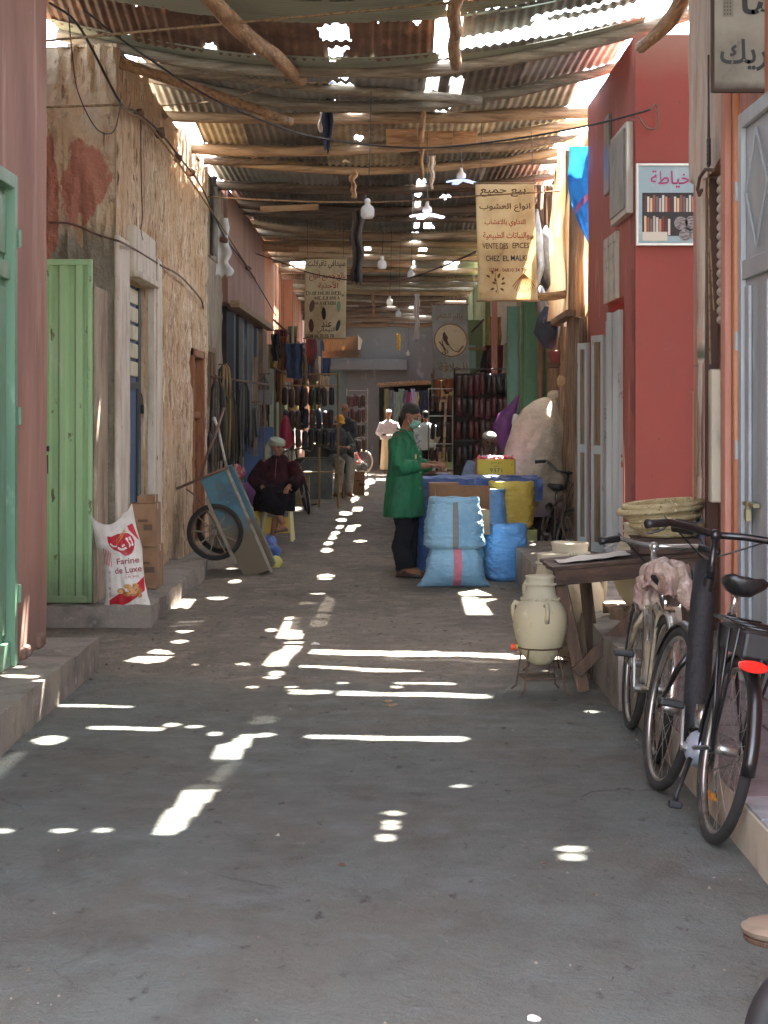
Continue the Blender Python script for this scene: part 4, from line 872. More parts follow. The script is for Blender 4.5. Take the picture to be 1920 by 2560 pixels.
def bicycle(name, label, loc, yaw, lean, frame, steer=0.0, r=.34, base=1.02, ebike=False, fend=None, bars=.3, barz=1.06, seatz=.92, group=None, full=True, tyre=None, barcolor=None, rise=.0):
    """rear axle at local y = 0, front at y = base"""
    t = thing(name, label, "bicycle", loc, 0, group); t.rotation_mode = 'XYZ'; t.rotation_euler = (0, lean, yaw)
    RA = Vector((0, 0, r)); FA = Vector((0, base, r)); BBk = Vector((0, .44, .28)); ST = Vector((0, .30, seatz - .12)); HT = Vector((0, base - .24, barz - .18)); HB = Vector((0, base - .19, .62)); hx = Matrix.Rotation(-steer, 3, 'Z')
    wheel(t, RA, r, tyre=tyre); 
    pivot = HB
    def sw(p):      # what turns with the bars
        p = Vector(p); q = hx @ (p - Vector((0, pivot.y, 0))); return q + Vector((0, pivot.y, 0))
    FAs = sw(FA); wheel(t, FAs, r, steer=-steer, tyre=tyre)
    tr = .021 if ebike else .015
    f = B()
    f.tube([BBk, ST], tr * .9, 10); f.tube([HB, HT], tr * 1.1, 10)
    if ebike: f.tube([HB + Vector((0, -.02, .03)), Vector((0, .6, .38)), BBk], .03, 12)
    else:
        f.tube([HB, BBk], tr * 1.1, 10).tube([HT + Vector((0, .0, -.03)), ST + Vector((0, .02, -.06))], tr, 10)
    for s in (-1, 1):
        f.tube([BBk + Vector((s * .03, 0, 0)), RA + Vector((s * .06, 0, 0))], .009, 8); f.tube([ST + Vector((s * .012, 0, -.05)), RA + Vector((s * .06, 0, 0))], .008, 8)
    f.build("frame", frame, t, smooth=True, local=True, auto=40)
    fk = B().tube([sw(HB), sw(HT + Vector((0, 0, .05)))], .013, 8)
    for s in (-1, 1): fk.tube([sw(HB + Vector((s * .01, 0, 0))), sw(HB + Vector((s * .045, .03, -.08))), sw(FA + Vector((s * .05, 0, 0)))], [.015, .014, .009], 8)
    fk.build("fork", frame, t, smooth=True, local=True)
    # bars, grips, levers
    bc = barcolor or M_blackm
    stem = sw(Vector((0, base - .20, barz)))
    hp = [(-bars, -.17, barz - .02 + rise), (-bars + .10, -.12, barz + rise), (-.12, -.02, barz + .015), (0, .02, barz), (.12, -.02, barz + .015), (bars - .10, -.12, barz + rise), (bars, -.17, barz - .02 + rise)]
    pts = [sw(Vector((x, base - .20 + y, z))) for x, y, z in hp]
    hb = B().tube(pts, .0155 if ebike else .0125, 10).tube([sw(HT), stem], .016, 10).ball(stem, .026, 10).build("handlebar", bc, t, smooth=True, local=True)
    for s in (0, -1):
        a = pts[s]; c = pts[1 if s == 0 else -2]; d = (c - a)
        B().tube([a - d * .05, a + d * .2, a + d * .9], [.02, .017, .018], 10).build("grip", M_blackplastic, hb, smooth=True, local=True)
        B().tube([a + d * 1.0 + Vector((0, .02, 0)), a + d * .9 + Vector((0, .05, -.03)), a + d * .2 + Vector((0, .055, -.045))], [.008, .006, .005], 6).build("brake_lever", M_steel if not ebike else M_blackm, hb, smooth=True, local=True)
    if full:
        B().tube([pts[1], pts[1] + Vector((0, .12, .02)), sw(Vector((.02, base - .05, barz - .12))), HB + Vector((.02, .03, .05))], .004, 6).tube([pts[-2], pts[-2] + Vector((0, .13, .0)), sw(Vector((-.02, base - .04, barz - .14))), HB + Vector((-.02, .03, .02))], .004, 6).build("cable", M_blackplastic, t, local=True)
    # saddle
    sd_ = B(); rg = []
    for (y, w, h, zo) in ((-.14, .05, .02, .012), (-.125, .085, .03, .01), (-.07, .09, .034, .0), (0, .06, .03, -.006), (.07, .03, .026, -.006), (.13, .022, .022, .0), (.145, .012, .012, 0)):
        rg.append([Vector((w * math.cos(q), .28 + y, seatz + zo + h * math.sin(q) * (1 if math.sin(q) > 0 else 1.3) + (.012 if abs(math.cos(q)) > .5 and y < 0 else 0))) for q in [2 * pi * k / 16 for k in range(16)]])
    sd_.rings(rg).build("saddle", M_leather, t, smooth=True, local=True)
    B().tube([ST + Vector((0, 0, -.02)), Vector((0, .285, seatz - .02))], .013, 10).build("seat_post", M_chrome, t, smooth=True, local=True)
    # cranks
    cr = B().tube([BBk + Vector((-.07, 0, 0)), BBk + Vector((.07, 0, 0))], .02, 10).tube([BBk + Vector((.07, 0, 0)), BBk + Vector((.08, -.05, -.155))], .009, 6).tube([BBk + Vector((-.07, 0, 0)), BBk + Vector((-.08, .05, .155))], .009, 6).build("crank", M_steel, t, local=True)
    for s, q in ((1, Vector((.13, -.05, -.155))), (-1, Vector((-.13, .05, .155)))):
        B().obox(BBk + q, (.10, .07, .028)).build("pedal", M_blackplastic, cr, bevel=.008, local=True)
    B().lathe([(.085, -.002), (.09, 0), (.085, .002)], 28, BBk + Vector((.05, 0, 0)), Matrix.Rotation(pi / 2, 3, 'Y')).build("chainring", M_steel, cr, local=True)
    B().tube([BBk + Vector((.05, 0, .085)), RA + Vector((.05, 0, .035)), RA + Vector((.05, -.035, 0)), RA + Vector((.05, 0, -.035)), BBk + Vector((.05, 0, -.085))], .004, 5).build("chain", M_steel, t, local=True)
    if fend:
        fender(t, RA, r + .018, -8, 185, .026, fend); fender(t, FAs, r + .018, 30, 190, .024, fend, steer=-steer)
    return t

# ------------------------------------------------------------------ two bicycles leaning on the right step
eb = bicycle("bicycle", "black electric bicycle with rear battery rack and red reflector, nearest on the right", (1.222, 7.2, 0.0), R(2.8), R(10.5), M_blackm, steer=R(-3), r=.352, ebike=True, base=1.02, fend=M_blackm, barz=1.12, seatz=.96, bars=.335, rise=.02)
r_ = B()
for s in (-1, 1):
    r_.tube([(s * .055, 0, .34), (s * .085, -.05, .81)], .007, 6).tube([(s * .055, 0, .34), (s * .085, .12, .81)], .007, 6).tube([(s * .085, -.26, .83), (s * .085, .22, .83)], .007, 6).tube([(s * .055, 0, .36), (s * .085, -.2, .83)], .006, 6)
for y in (-.26, -.12, .02, .16): r_.tube([(-.085, y, .835), (.085, y, .835)], .005, 6)
rk = r_.build("rear_rack", M_blackm, eb, local=True, smooth=True)
B().box(-.078, .078, -.27, .14, .72, .82).build("battery", M_blackplastic, rk, bevel=.014, local=True)
rf = B()
rf.prism([(-.085, .012), (-.05, .022), (0, .026), (.05, .022), (.085, .012), (.075, -.012), (.04, -.02), (0, -.022), (-.04, -.02), (-.075, -.012)], lambda a, b, h: Vector((a * .66 - .035, -.3 + h, .70 + b * .95)), 0, .022)
rf.build("reflector", M_redlens, rk, bevel=.004, local=True)
B().tube([(0, -.28, .70), (0, -.24, .75)], .012, 8).build("reflector_bracket", M_blackm, rk, local=True)
B().tube([(-.01, .86, 1.0), (-.005, .80, .84), (0, .70, .60), (0, .6, .42), (0, .53, .34)], [.040, .052, .056, .054, .042], 14).jitter(.006, 22, 2).build("tube_wrap", M_wrap, eb, smooth=True, local=True)
B().ball((0, .44, .28), (.055, .09, .075), 14).build("motor", mat("silver_motor_casing", lin(176, 182, 196), metal=.5, rough=.35), eb, smooth=True, local=True)
B().tube([(.0, .47, .45), (.0, .45, .36)], .034, 12).build("clamp", M_chrome, eb, smooth=True, local=True)
ks = B().tube([(-.05, .34, .25), (-.10, .24, .12), (-.10, .24, .09)], [.011, .009, .012], 8).build("kickstand", M_blackplastic, eb, local=True, smooth=True)
B().obox((-.10, .24, .08), (.05, .04, .03)).build("kickstand_foot", M_blackplastic, ks, local=True, bevel=.006)
B().obox((-.13, .85, 1.13), (.10, .075, .04), Euler((R(-25), 0, 0)).to_matrix()).build("display", M_blackplastic, eb, local=True, bevel=.012)
B().box(.06, .13, .36, .4, .10, .13).build("pedal_reflector", mat("amber_reflector", lin(240, 150, 30), rough=.3), eb, local=True)
B().tube([(.055, -.02, .36), (.057, .1, .2)], .005, 6).build("stay", M_steel, eb, local=True)
wb = bicycle("bicycle", "worn cream bicycle with a crumpled bag tied over its saddle, behind the black one", (1.245, 8.86, 0.0), R(-.8), R(6), M_bikecream, steer=R(-1), base=.96, fend=M_chrome, barz=.95, seatz=.82, bars=.29, barcolor=M_chrome, rise=.03)
M_plasticbag = mat("crumpled_brown_pink_plastic", lin(176, 154, 138), [(lin(136, 104, 96), 7, U, .46, .6), (lin(204, 186, 176), 14, U, .6, .72)], rough=.35, bump=[(1, .03, 16, U)], coat=.3)
def drape(c, rx, ry, drop, folds, seed, top=.04, lean=0.0):
    c = Vector(c)
    def f(u, v):
        a = 2 * pi * u; r = v; ho = min(1, r * 1.7); hang = max(0, (r - .5) / .5)
        fo = 1 + .20 * hang * math.sin(a * folds + seed) + .12 * ho * noise.noise(Vector((math.cos(a) * 2, math.sin(a) * 2, seed))) + .10 * noise.noise(Vector((math.cos(a) * 5, math.sin(a) * 5, r * 4 + seed)))
        z = top * (1 - ho ** 2) - drop * hang ** 1.15 * (.75 + .6 * noise.noise(Vector((math.cos(a) * 1.6, math.sin(a) * 1.6, seed + 3)))) + .02 * noise.noise(Vector((r * 6 * math.cos(a), r * 6 * math.sin(a), seed + 8)))
        q = Vector((rx * ho * math.cos(a) * fo, ry * ho * math.sin(a) * fo, z)); q += noise.noise_vector(q * 22 + Vector((seed, 0, 0))) * .012
        return c + q
    return B().grid(f, 96, 34)
bg = drape((1.345, 9.13, .875), .12, .17, .21, 7, 1.3).build("plastic_bag", M_plasticbag, smooth=True); bg.modifiers.new("s", 'SOLIDIFY').thickness = .002
tag(bg, "crumpled brown-pink plastic bag tied over the cream bicycle's saddle", "bag")
bg = drape((1.26, 9.16, .80), .06, .07, .13, 5, 4.1).build("plastic_bag", M_plasticbag, smooth=True); bg.modifiers.new("s", 'SOLIDIFY').thickness = .002
tag(bg, "smaller twist of the same brown plastic hanging left of the saddle", "bag")
b = B().ball((1.47, 9.33, .78), (.07, .1, .07), 12).jitter(.02, 14, 3)
tag(b.build("bag", M_leather, smooth=True), "small black bag under the plastic on the cream bicycle", "bag")

# ------------------------------------------------------------------ clay water jars on iron stands
M_clay = mat("pale_unglazed_clay", lin(196, 182, 148), [(lin(184, 172, 136), 3, U, .44, .62), (lin(160, 150, 122), 11, (1, 1, .4), .6, .7), (lin(222, 214, 186), 6, U, .6, .72)], rough=.85, bump=[(.35, .01, 14, U), (.25, .004, 60, U)],
    grad=[(lin(188, 178, 152), 2, .30, .42, 5, .1)])
JPROF = [(.02, 0), (.06, 0), (.075, .015), (.118, .07), (.15, .15), (.166, .23), (.16, .31), (.136, .365), (.112, .39), (.105, .40), (.112, .408), (.098, .42), (.09, .455), (.086, .48), (.092, .487), (.086, .495), (.088, .52), (.094, .535), (.078, .54), (.072, .50), (.07, .44)]
def jar(loc, sc, label, group="clay water jars beside the table", rot=0, handles=(20, 160, 270), stopper=None):
    t = thing("clay_jar", label, "jar", loc, rot, group); t.scale = (sc, sc, sc)
    b = B().lathe(JPROF, 40)
    b.jitter(.004, 12, rot)
    b.build("body", M_clay, t, smooth=True, local=True)
    for a in handles:
        c, s = math.cos(R(a)), math.sin(R(a))
        pts = [(c * q, s * q, z) for q, z in ((.128, .36), (.155, .375), (.168, .35), (.167, .31), (.150, .265))]
        B().tube(pts, [.018, .014, .013, .014, .02], 10).build("handle", M_clay, t, smooth=True, local=True)
    bd = B()
    for k in range(40):
        a = 2 * pi * k / 40; bd.ball((.093 * math.cos(a), .093 * math.sin(a), .486), (.006, .006, .008), 6)
        bd.ball((.118 * math.cos(a), .118 * math.sin(a), .398), (.006, .006, .008), 6)
    bd = bd.build("thumbed_band", M_clay, t, smooth=True, local=True); bd["kind"] = "stuff"
    if stopper:
        a = R(stopper); c, s = math.cos(a), math.sin(a)
        tp = B().tube([(c * .10, s * .10, .105), (c * .15, s * .15, .10)], .013, 10).build("tap", mat("lime_plastic", lin(190, 200, 90), rough=.4), t, smooth=True, local=True)
        B().tube([(c * .148, s * .148, .10), (c * .178, s * .178, .098)], .022, 14).build("tap_cap", mat("orange_red_plastic", lin(226, 74, 44), rough=.35), tp, local=True, bevel=.003)
    return t
def stand(loc, r, h, label, rot=0):
    t = thing("iron_stand", label, "stand", loc, rot, "iron stands under the clay jars")
    B().tube([(r * a, r * c, h) for a, c in circ(1, 28)], .0055, 6, closed=True, caps=False).build("ring", M_iron, t, smooth=True, local=True)
    for k in range(4):
        a = pi / 4 + k * pi / 2; c, s = math.cos(a), math.sin(a)
        B().tube([(c * r, s * r, h), (c * (r + .04), s * (r + .04), .03), (c * (r + .075), s * (r + .075), .004)], .0052, 6).build("leg", M_iron, t, smooth=True, local=True)
    for k in range(4):
        a = pi / 4 + k * pi / 2; a2 = a + pi / 2; q = r + .028
        B().tube([(math.cos(a) * q, math.sin(a) * q, h * .36), (math.cos(a2) * q, math.sin(a2) * q, h * .36)], .0045, 6).build("brace", M_iron, t, local=True)
    return t
stand((.905, 11.12, 0), .125, .26, "rusty iron ring stand under the nearest clay jar", R(8))
jar((.905, 11.12, .165), .95, "nearest clay jar, with a red and lime plug low on its side", rot=R(10), stopper=160)
stand((1.06, 12.0, 0), .12, .24, "rusty iron stand between the nearest jar and the table legs", R(30))
jar((1.055, 12.0, .15), 1.10, "clay jar just behind the nearest one, its rim above it", rot=R(40), handles=(0, 120, 240))
jar((1.22, 12.6, .04), 1.36, "large clay jar seen between the two table legs, third one back", rot=R(70), handles=(-70, 60, 190))
jar((1.60, 12.1, .40), .98, "squat clay jar on a crate on the step, under the table", rot=R(30), handles=(-60, 215, 90))
b = thing("crate", "low wooden crate under the squat clay jar", "crate", (1.6, 12.1, .335))
for k in range(4): B().box(1.40 + k * .105, 1.49 + k * .105, 11.9, 12.3, .385, .40).build("slat", M_woodz, b)
B().box(1.4, 1.8, 11.9, 11.92, .338, .385).build("side", M_woodz, b); B().box(1.4, 1.8, 12.28, 12.3, .338, .385).build("side", M_woodz, b)

# ------------------------------------------------------------------ rough table with a brace
M_tab = mat("dark_brown_table_wood", lin(80, 58, 44), [(lin(58, 42, 32), 4, (.7, 5, 5), .44, .62), (lin(112, 86, 66), 10, (.6, 5, 5), .6, .72)], rough=.75, bump=[(.5, .01, 14, (.5, 5, 5))])
M_tabz = mat("dark_brown_leg_wood", lin(92, 68, 50), [(lin(66, 48, 36), 4, (5, 5, .6), .44, .62), (lin(150, 118, 92), 10, (5, 5, .5), .6, .72)], rough=.75, bump=[(.5, .01, 14, (5, 5, .5))])
tb = thing("table", "rough dark wooden table with a diagonal brace standing over the clay jars", "table", (1.4, 11.4, 0))
B().bar((.985, 11.12, .66), (1.86, 11.22, .735), .03, .09).build("apron", M_tab, tb, bevel=.004)
for k in range(3):
    y = 11.1 + k * .215
    B().bar((.96, y + .09, .715 + .002 * k), (1.9, y + .19, .797 + .002 * k), .2, .022).build("plank", M_tab, tb, bevel=.003)
B().bar((1.02, 11.16, .66), (1.16, 11.14, .0), .035, .075).build("leg", M_tabz, tb, bevel=.004)
B().bar((1.21, 11.62, .67), (1.29, 11.66, .0), .035, .07).build("leg", M_tabz, tb, bevel=.004)
B().bar((1.80, 11.62, .75), (1.84, 11.6, .34), .05, .06).build("leg", M_tabz, tb, bevel=.004)
B().bar((1.80, 11.2, .75), (1.84, 11.2, .34), .05, .06).build("leg", M_tabz, tb, bevel=.004)
B().bar((1.11, 11.1, .115), (1.62, 11.13, .60), .03, .07).build("brace", M_tabz, tb, bevel=.004)
bx_ = thing("crate", "shallow board crate on the table beneath the basket stack", "crate", (1.7, 11.5, .76))
for (x0, x1, y0, y1) in ((1.5, 1.86, 11.30, 11.32), (1.5, 1.86, 11.68, 11.70)): B().box(x0, x1, y0, y1, .785, .865).build("side", M_tab, bx_, bevel=.003)
B().box(1.5, 1.52, 11.32, 11.68, .785, .865).build("side", M_tab, bx_, bevel=.003); B().box(1.84, 1.86, 11.32, 11.68, .785, .865).build("side", M_tab, bx_, bevel=.003)
for k in range(3): B().box(1.49, 1.87, 11.295 + k * .14, 11.425 + k * .14, .866, .876).build("lid_board", M_tab, bx_, bevel=.002)
rg_ = B().grid(lambda u, v: (1.02 + u * .42, 11.2 + v * .3, .742 + .05 * u + .014 * noise.noise(Vector((u * 4, v * 4, 1)))), 14, 10)
tag(rg_.build("cloth", mat("pale_rag", lin(196, 190, 180), rough=.8), smooth=True), "pale rag lying on the left of the rough table", "cloth")

# ------------------------------------------------------------------ woven baskets
M_bask = mat("woven_palm_straw", lin(190, 172, 130), [(lin(162, 142, 102), 6, U, .44, .62), (lin(120, 104, 66), 42, (1, 1, 1), .6, .68, 2), (lin(220, 210, 170), 30, (1, 1, 1), .6, .7, 2)], rough=.75, bump=[(.9, .008, 70, (1, 1, .5)), (.5, .006, 30, U)])
def basket(loc, r, h, tilt, label):
    t = thing("basket", label, "basket", loc, 0, "shallow woven baskets stacked on the table"); t.rotation_euler = tilt
    n = 5
    o = B().lathe([(.02, 0), (r * .5, 0), (r * .72, .004), (r * .74, .01), (r * .5, .008), (.02, .008)], 40).build("base", M_bask, t, smooth=True, local=True)
    for k in range(n):
        q = r * (.74 + .26 * (k + .5) / n); z = .012 + h * (k + .5) / n
        B().tube([(q * a, q * c, z) for a, c in circ(1, 44)], h / n * .62, 8, closed=True, caps=False, squash=1).build("coil", M_bask, t, smooth=True, local=True)
    B().tube([(r * a, r * c, h + .012) for a, c in circ(1, 44)], .017, 10, closed=True, caps=False).build("rim", M_bask, t, smooth=True, local=True)
    return t
basket((1.70, 11.5, .876), .215, .06, (R(-1), R(-1), 0), "lowest basket, right on the crate lid")
basket((1.685, 11.5, .935), .205, .045, (R(-1), R(-5), 0), "second basket from the bottom of the woven stack")
basket((1.66, 11.5, .972), .25, .06, (R(0), R(-5), 0), "widest basket, third in the woven stack")
basket((1.68, 11.5, 1.018), .235, .045, (R(1), R(-5), 0), "topmost basket of the woven stack")

# ------------------------------------------------------------------ flour sack, built between its outlines
L_OUT = [(226, 1293), (233, 1325), (240, 1365), (255, 1387), (254, 1395), (258, 1430), (262, 1465), (264, 1495), (262, 1508), (258, 1513)]
R_OUT = [(326, 1276), (334, 1300), (343, 1325), (351, 1352), (356, 1372), (357, 1400), (359, 1425), (363, 1460), (370, 1490), (377, 1512)]
def interp(o, y):
    for (x0, y0), (x1, y1) in zip(o, o[1:]):
        if y <= y1: return x0 + (x1 - x0) * (y - y0) / (y1 - y0)
    return o[-1][0]
SD = 14.66
def flour(px, py, push=0.0):
    """front skin of the sack: the point over (px, py) of its print"""
    v = max(0, min(1, (py - 1290) / (1514 - 1290)))
    yy = 1290 + v * 224
    l = interp(L_OUT, yy); r = interp(R_OUT, yy); u = (px - (l + r) / 2) / ((r - l) / 2); u = max(-.985, min(.985, u))
    th = .10 * min(1, max(0.03, (v - .02) / .3)) * (1 - .25 * max(0, v - .85) / .15)
    d = th * math.sqrt(1 - abs(u) ** 2.4)
    q = Vector((u * 3, v * 6, 0))
    wr = .010 * noise.noise(Vector((u * 2.2, v * 9, 3))) + .004 * math.sin(v * 70 + 3 * u) * max(0, -u) + .006 * noise.noise(Vector((u * 6, v * 5, 8)))
    p = P(px, py, SD); return Vector((p.x, SD - d - wr * (1 - abs(u) ** 4) - push, p.z))
fs = thing("flour_sack", "white flour sack printed in red with bread and a wheat badge", "sack", (-1.98, SD, .16))
b = B(); NU, NV = 40, 44
def skin(side):
    def f(i, j):
        top = 1290 - 2
        yy = 1290 + 224 * j; l = interp(L_OUT, yy); r = interp(R_OUT, yy)
        px_ = l + (r - l) * (.008 + .984 * i)
        py_ = yy
        if j == 0:   # the open mouth: two ears and a dip between them
            pass
        dip = max(0, 1 - j * 7)
        ear = -2 * (i < .08) + (-16 if i > .9 else 0) * (i - .9) / .1 + (22 * math.sin(pi * min(1, max(0, (i - .02) / .74))) ** .8 if i < .76 else (-6 - 10 * (i - .76) / .24))
        py_ += ear * dip * (1 if True else 0)
        p = flour(px_, py_ if py_ > 1290 else 1290)
        q = P(px_, py_, SD); p = Vector((q.x, p.y, q.z))
        if side < 0: p.y = SD + (SD - p.y) * .8 + .004
        return p
    return f
b.grid(lambda i, j: skin(1)(i, j), NU, NV); b.grid(lambda i, j: skin(-1)(1 - i, j), NU, NV)
b.grid(lambda i, j: skin(1)(i, 1).lerp(skin(-1)(i, 1), j), NU, 2); b.grid(lambda i, j: skin(1)(0, j).lerp(skin(-1)(0, j), i), 2, NV); b.grid(lambda i, j: skin(1)(1, j).lerp(skin(-1)(1, j), i), 2, NV)
b.build("bag", M_paper, fs, smooth=True)
def fpoly(pts, mt, name="print", push=.004, sub=5):
    """fill a print outline and lay it on the sack's front"""
    bm = bmesh.new(); vs = [bm.verts.new((x, y, 0)) for x, y in pts]; bm.faces.new(vs)
    bmesh.ops.triangulate(bm, faces=bm.faces); 
    for _ in range(sub): 
        long_ = [e for e in bm.edges if e.calc_length() > 5]
        if not long_: break
        bmesh.ops.subdivide_edges(bm, edges=long_, cuts=1); bmesh.ops.triangulate(bm, faces=bm.faces)
    b = B().add([flour(v.co.x, v.co.y, push) for v in bm.verts], [tuple(v.index for v in f.verts) for f in bm.faces]) if not bm.verts.index_update() else None
    bm.free(); return b.build(name, mt, fs)
c_ = lambda x, y: (220 + x / 8.506, 1270 + y / 8.506)
fpoly([c_(*q) for q in [(435, 590), (520, 600), (640, 545), (760, 520), (870, 525), (960, 590), (1010, 680), (1022, 780), (1000, 880), (960, 950), (900, 985), (830, 1000), (770, 960), (700, 915), (590, 870), (500, 790), (450, 690)]], M_printred)
fpoly([c_(*q) for q in [(845, 375), (945, 320), (990, 420), (1040, 540), (1085, 640), (1080, 670), (1020, 600), (940, 520), (880, 460)]], M_printred)
fpoly([c_(*q) for q in [(480, 1945), (640, 1860), (800, 1900), (940, 1880), (1050, 1780), (1150, 1640), (1190, 1480), (1120, 1540), (1200, 1450), (1215, 1640), (1200, 1780), (1050, 1900), (900, 1990), (760, 2050), (600, 2085), (490, 2060)][0:0] or [(480, 1945), (700, 1800), (900, 1750), (1090, 1560), (1195, 1450), (1225, 1740), (1050, 1890), (900, 1990), (760, 2050), (600, 2085), (485, 2060)]], M_printred)
for (x, y, w, h) in ((740, 1740, 85, 60), (880, 1640, 80, 50), (1040, 1640, 70, 60), (960, 1700, 90, 50), (1010, 1790, 70, 60), (870, 1800, 80, 55), (1120, 1740, 60, 60), (1130, 1840, 50, 45)):
    fpoly([c_(x + w * math.cos(a), y + h * math.sin(a)) for a in [2 * pi * k / 14 for k in range(14)]], M_tanprint, push=.0055, name="bread_print")
for k in range(5):
    x = 350 + k * 38
    fpoly([c_(x, 830 + k * 22), (c_(x + 16, 850 + k * 22)), c_(x + 50, 1190 + k * 20), c_(x + 34, 1170 + k * 14)], M_printred)
def fl(pts, mt, r=.9, push=.0065):
    for p, q in zip(pts, pts[1:]):
        n = math.hypot(q[0] - p[0], q[1] - p[1]) or 1; ox, oy = -(q[1] - p[1]) / n * r, (q[0] - p[0]) / n * r
        B().add([flour(p[0] + ox, p[1] + oy, push), flour(p[0] - ox, p[1] - oy, push), flour(q[0] - ox, q[1] - oy, push), flour(q[0] + ox, q[1] + oy, push)], [(0, 1, 2, 3)]).build("print", mt, fs)
fl([c_(840, 620), c_(930, 790), c_(760, 870), c_(680, 830)], M_printpale, 2.6); fl([c_(900, 600), c_(985, 780)], M_printpale, 2.4); fl([c_(760, 800), c_(820, 760)], M_printpale, 2.4); fl([c_(510, 740), c_(580, 800), c_(660, 800)], M_printpale, 1.8)
for k in range(6): fl([c_(650 + k * 26, 760 - k * 42), c_(700 + k * 26, 690 - k * 44)], M_tanprint, 1.1); fl([c_(640 + k * 30, 700 - k * 40), c_(655 + k * 30, 640 - k * 44)], M_tanprint, 1.0)
def flett(s, cx, cy, w, h, mt, rot=-.07, bold=.0):
    v, f = text_polys(s, w, h, bold); cr, sr = math.cos(rot), math.sin(rot)
    B().add([flour(cx + a * cr + b_ * sr, cy - (-a * sr + b_ * cr), .0065) for a, b_ in v], f).build("lettering", mt, fs)
x, y = c_(880, 1100); flett("Farine", x, y, 54, 15, M_printdark, -.09, .012)
x, y = c_(885, 1290); flett("de Luxe", x, y, 64, 16, M_printdark, -.09, .012)
x, y = c_(965, 1430); flett("De Blé Tendre", x, y, 34, 6, M_printdark, -.06)
fl([c_(830, 1395), c_(1100, 1360)], M_printdark, .3); fl([c_(830, 1490), c_(1110, 1455)], M_printdark, .3)
for (yy, s) in ((1350, "0"), (1500, "1 i l"), (1690, "e"), (1830, "IIIII")):
    x, y = c_(500, yy); flett(s, x, y, 5, 6 if len(s) < 3 else 13, M_printdark, 0)
# cartons behind it
def carton(name, label, x0, x1, y0, y1, z0, z1, group=None, mt=None, flaps=False, marks=True):
    t = thing(name, label, "box", ((x0 + x1) / 2, (y0 + y1) / 2, z0), 0, group)
    B().box(x0, x1, y0, y1, z0, z1).build("box", mt or M_card, t, bevel=.004)
    B().box(x0 + (x1 - x0) * .0 - .001, x1 + .001, (y0 + y1) / 2 - .03, (y0 + y1) / 2 + .03, z1 - .05, z1 + .001).build("tape", mat("brown_tape", lin(160, 130, 96), rough=.3), t)
    if marks:
        f_ = face(((x0 + x1) / 2, y0, (z0 + z1) / 2), XM, (0, 0, 1), n=(0, -1, 0))
        w = (x1 - x0)
        for (a, c, e, g_) in ((-.1, .25, .08, .14), (.1, .42, -.12, .02)):
            B().add([f_(w * a, (z1 - z0) * e), f_(w * c, (z1 - z0) * e), f_(w * c, (z1 - z0) * g_), f_(w * a, (z1 - z0) * g_)], [(0, 1, 2, 3)]).build("print", mat("faded_box_print", lin(96, 76, 60), rough=.8), t)
    return t
carton("cardboard_box", "lowest cardboard box behind the flour sack", -2.14, -1.885, 15.95, 16.4, .165, .515)
carton("cardboard_box", "middle cardboard box with a round mark, behind the flour sack", -2.13, -1.9, 15.9, 16.35, .518, .87)
carton("cardboard_box", "small cardboard box on top of the other two by the blue door", -2.05, -1.92, 15.95, 16.3, .872, .935, marks=False)

# ------------------------------------------------------------------ handcart tipped on its nose
M_cartblue = mat("weathered_blue_cart_steel", lin(66, 108, 122), [(lin(48, 78, 88), 3, U, .45, .62), (lin(112, 86, 62), 6, U, .6, .68), (lin(94, 134, 146), 9, U, .62, .72)], rough=.6, metal=.2, bump=[(.3, .008, 14, U)],
    grad=[(lin(100, 86, 64), 2, .62, .40, 6, .22)])
M_cartrim = mat("bent_grey_steel_edge", lin(132, 122, 106), [(lin(96, 78, 62), 8, U, .5, .66)], rough=.5, metal=.5)
hc = thing("handcart", "two-wheeled blue steel handcart tipped forward against the tan wall", "cart", (-1.8, 19.6, 0))
CA = [(-.0, 0)]
def cp(px, py, y): return P(px, py, y)
yA, yB = 19.35, 20.15
quad = [(505, 1197), (579, 1166), (681, 1418), (613, 1443)]     # rim corner bottom ... nose
fq = [(503, 1202), (565, 1167), (676, 1424), (612, 1443)]
p3 = [P(a, c, yA) for a, c in fq]
rot2 = [Vector((p.x, yB, p.z)) for p in p3]
def slab4(q, y0, y1, name, mt, parent, th=None):
    v = [Vector((p.x, y0, p.z)) for p in q] + [Vector((p.x, y1, p.z)) for p in q]
    return B().add(v, [(0, 1, 2, 3), (7, 6, 5, 4), (0, 4, 5, 1), (1, 5, 6, 2), (2, 6, 7, 3), (3, 7, 4, 0)]).build(name, mt, parent, fixn=True)
cb = slab4(p3, yA, yA + .012, "body", M_cartblue, hc); 
slab4(p3, yB - .012, yB, "side_panel", M_cartblue, hc)
for (i, j, nm) in ((0, 1, "end_panel"), (2, 3, "nose_panel"), (3, 0, "floor_panel")):
    a, c = p3[i], p3[j]
    B().bar(((a.x + c.x) / 2, yA + .014, (a.z + c.z) / 2), ((a.x + c.x) / 2, yB - .014, (a.z + c.z) / 2), .01, .01)
    d = (c - a); L_ = d.length; n_ = Vector((-d.z, 0, d.x)).normalized() * .005
    B().add([Vector((p.x, y, p.z)) for y in (yA + .013, yB - .013) for p in (a - n_, c - n_, c + n_, a + n_)], [(0, 1, 2, 3), (7, 6, 5, 4), (0, 4, 5, 1), (1, 5, 6, 2), (2, 6, 7, 3), (3, 7, 4, 0)]).build(nm, M_cartblue, hc, fixn=True)
B().bar(p3[1], p3[2] + (p3[2] - p3[1]) * .02, .02, .03).build("rim_bar", M_cartrim, hc, bevel=.003)
B().bar(Vector((p3[1].x, yB, p3[1].z)), Vector((p3[2].x, yB, p3[2].z)), .02, .03).build("rim_bar", M_cartrim, hc, bevel=.003)
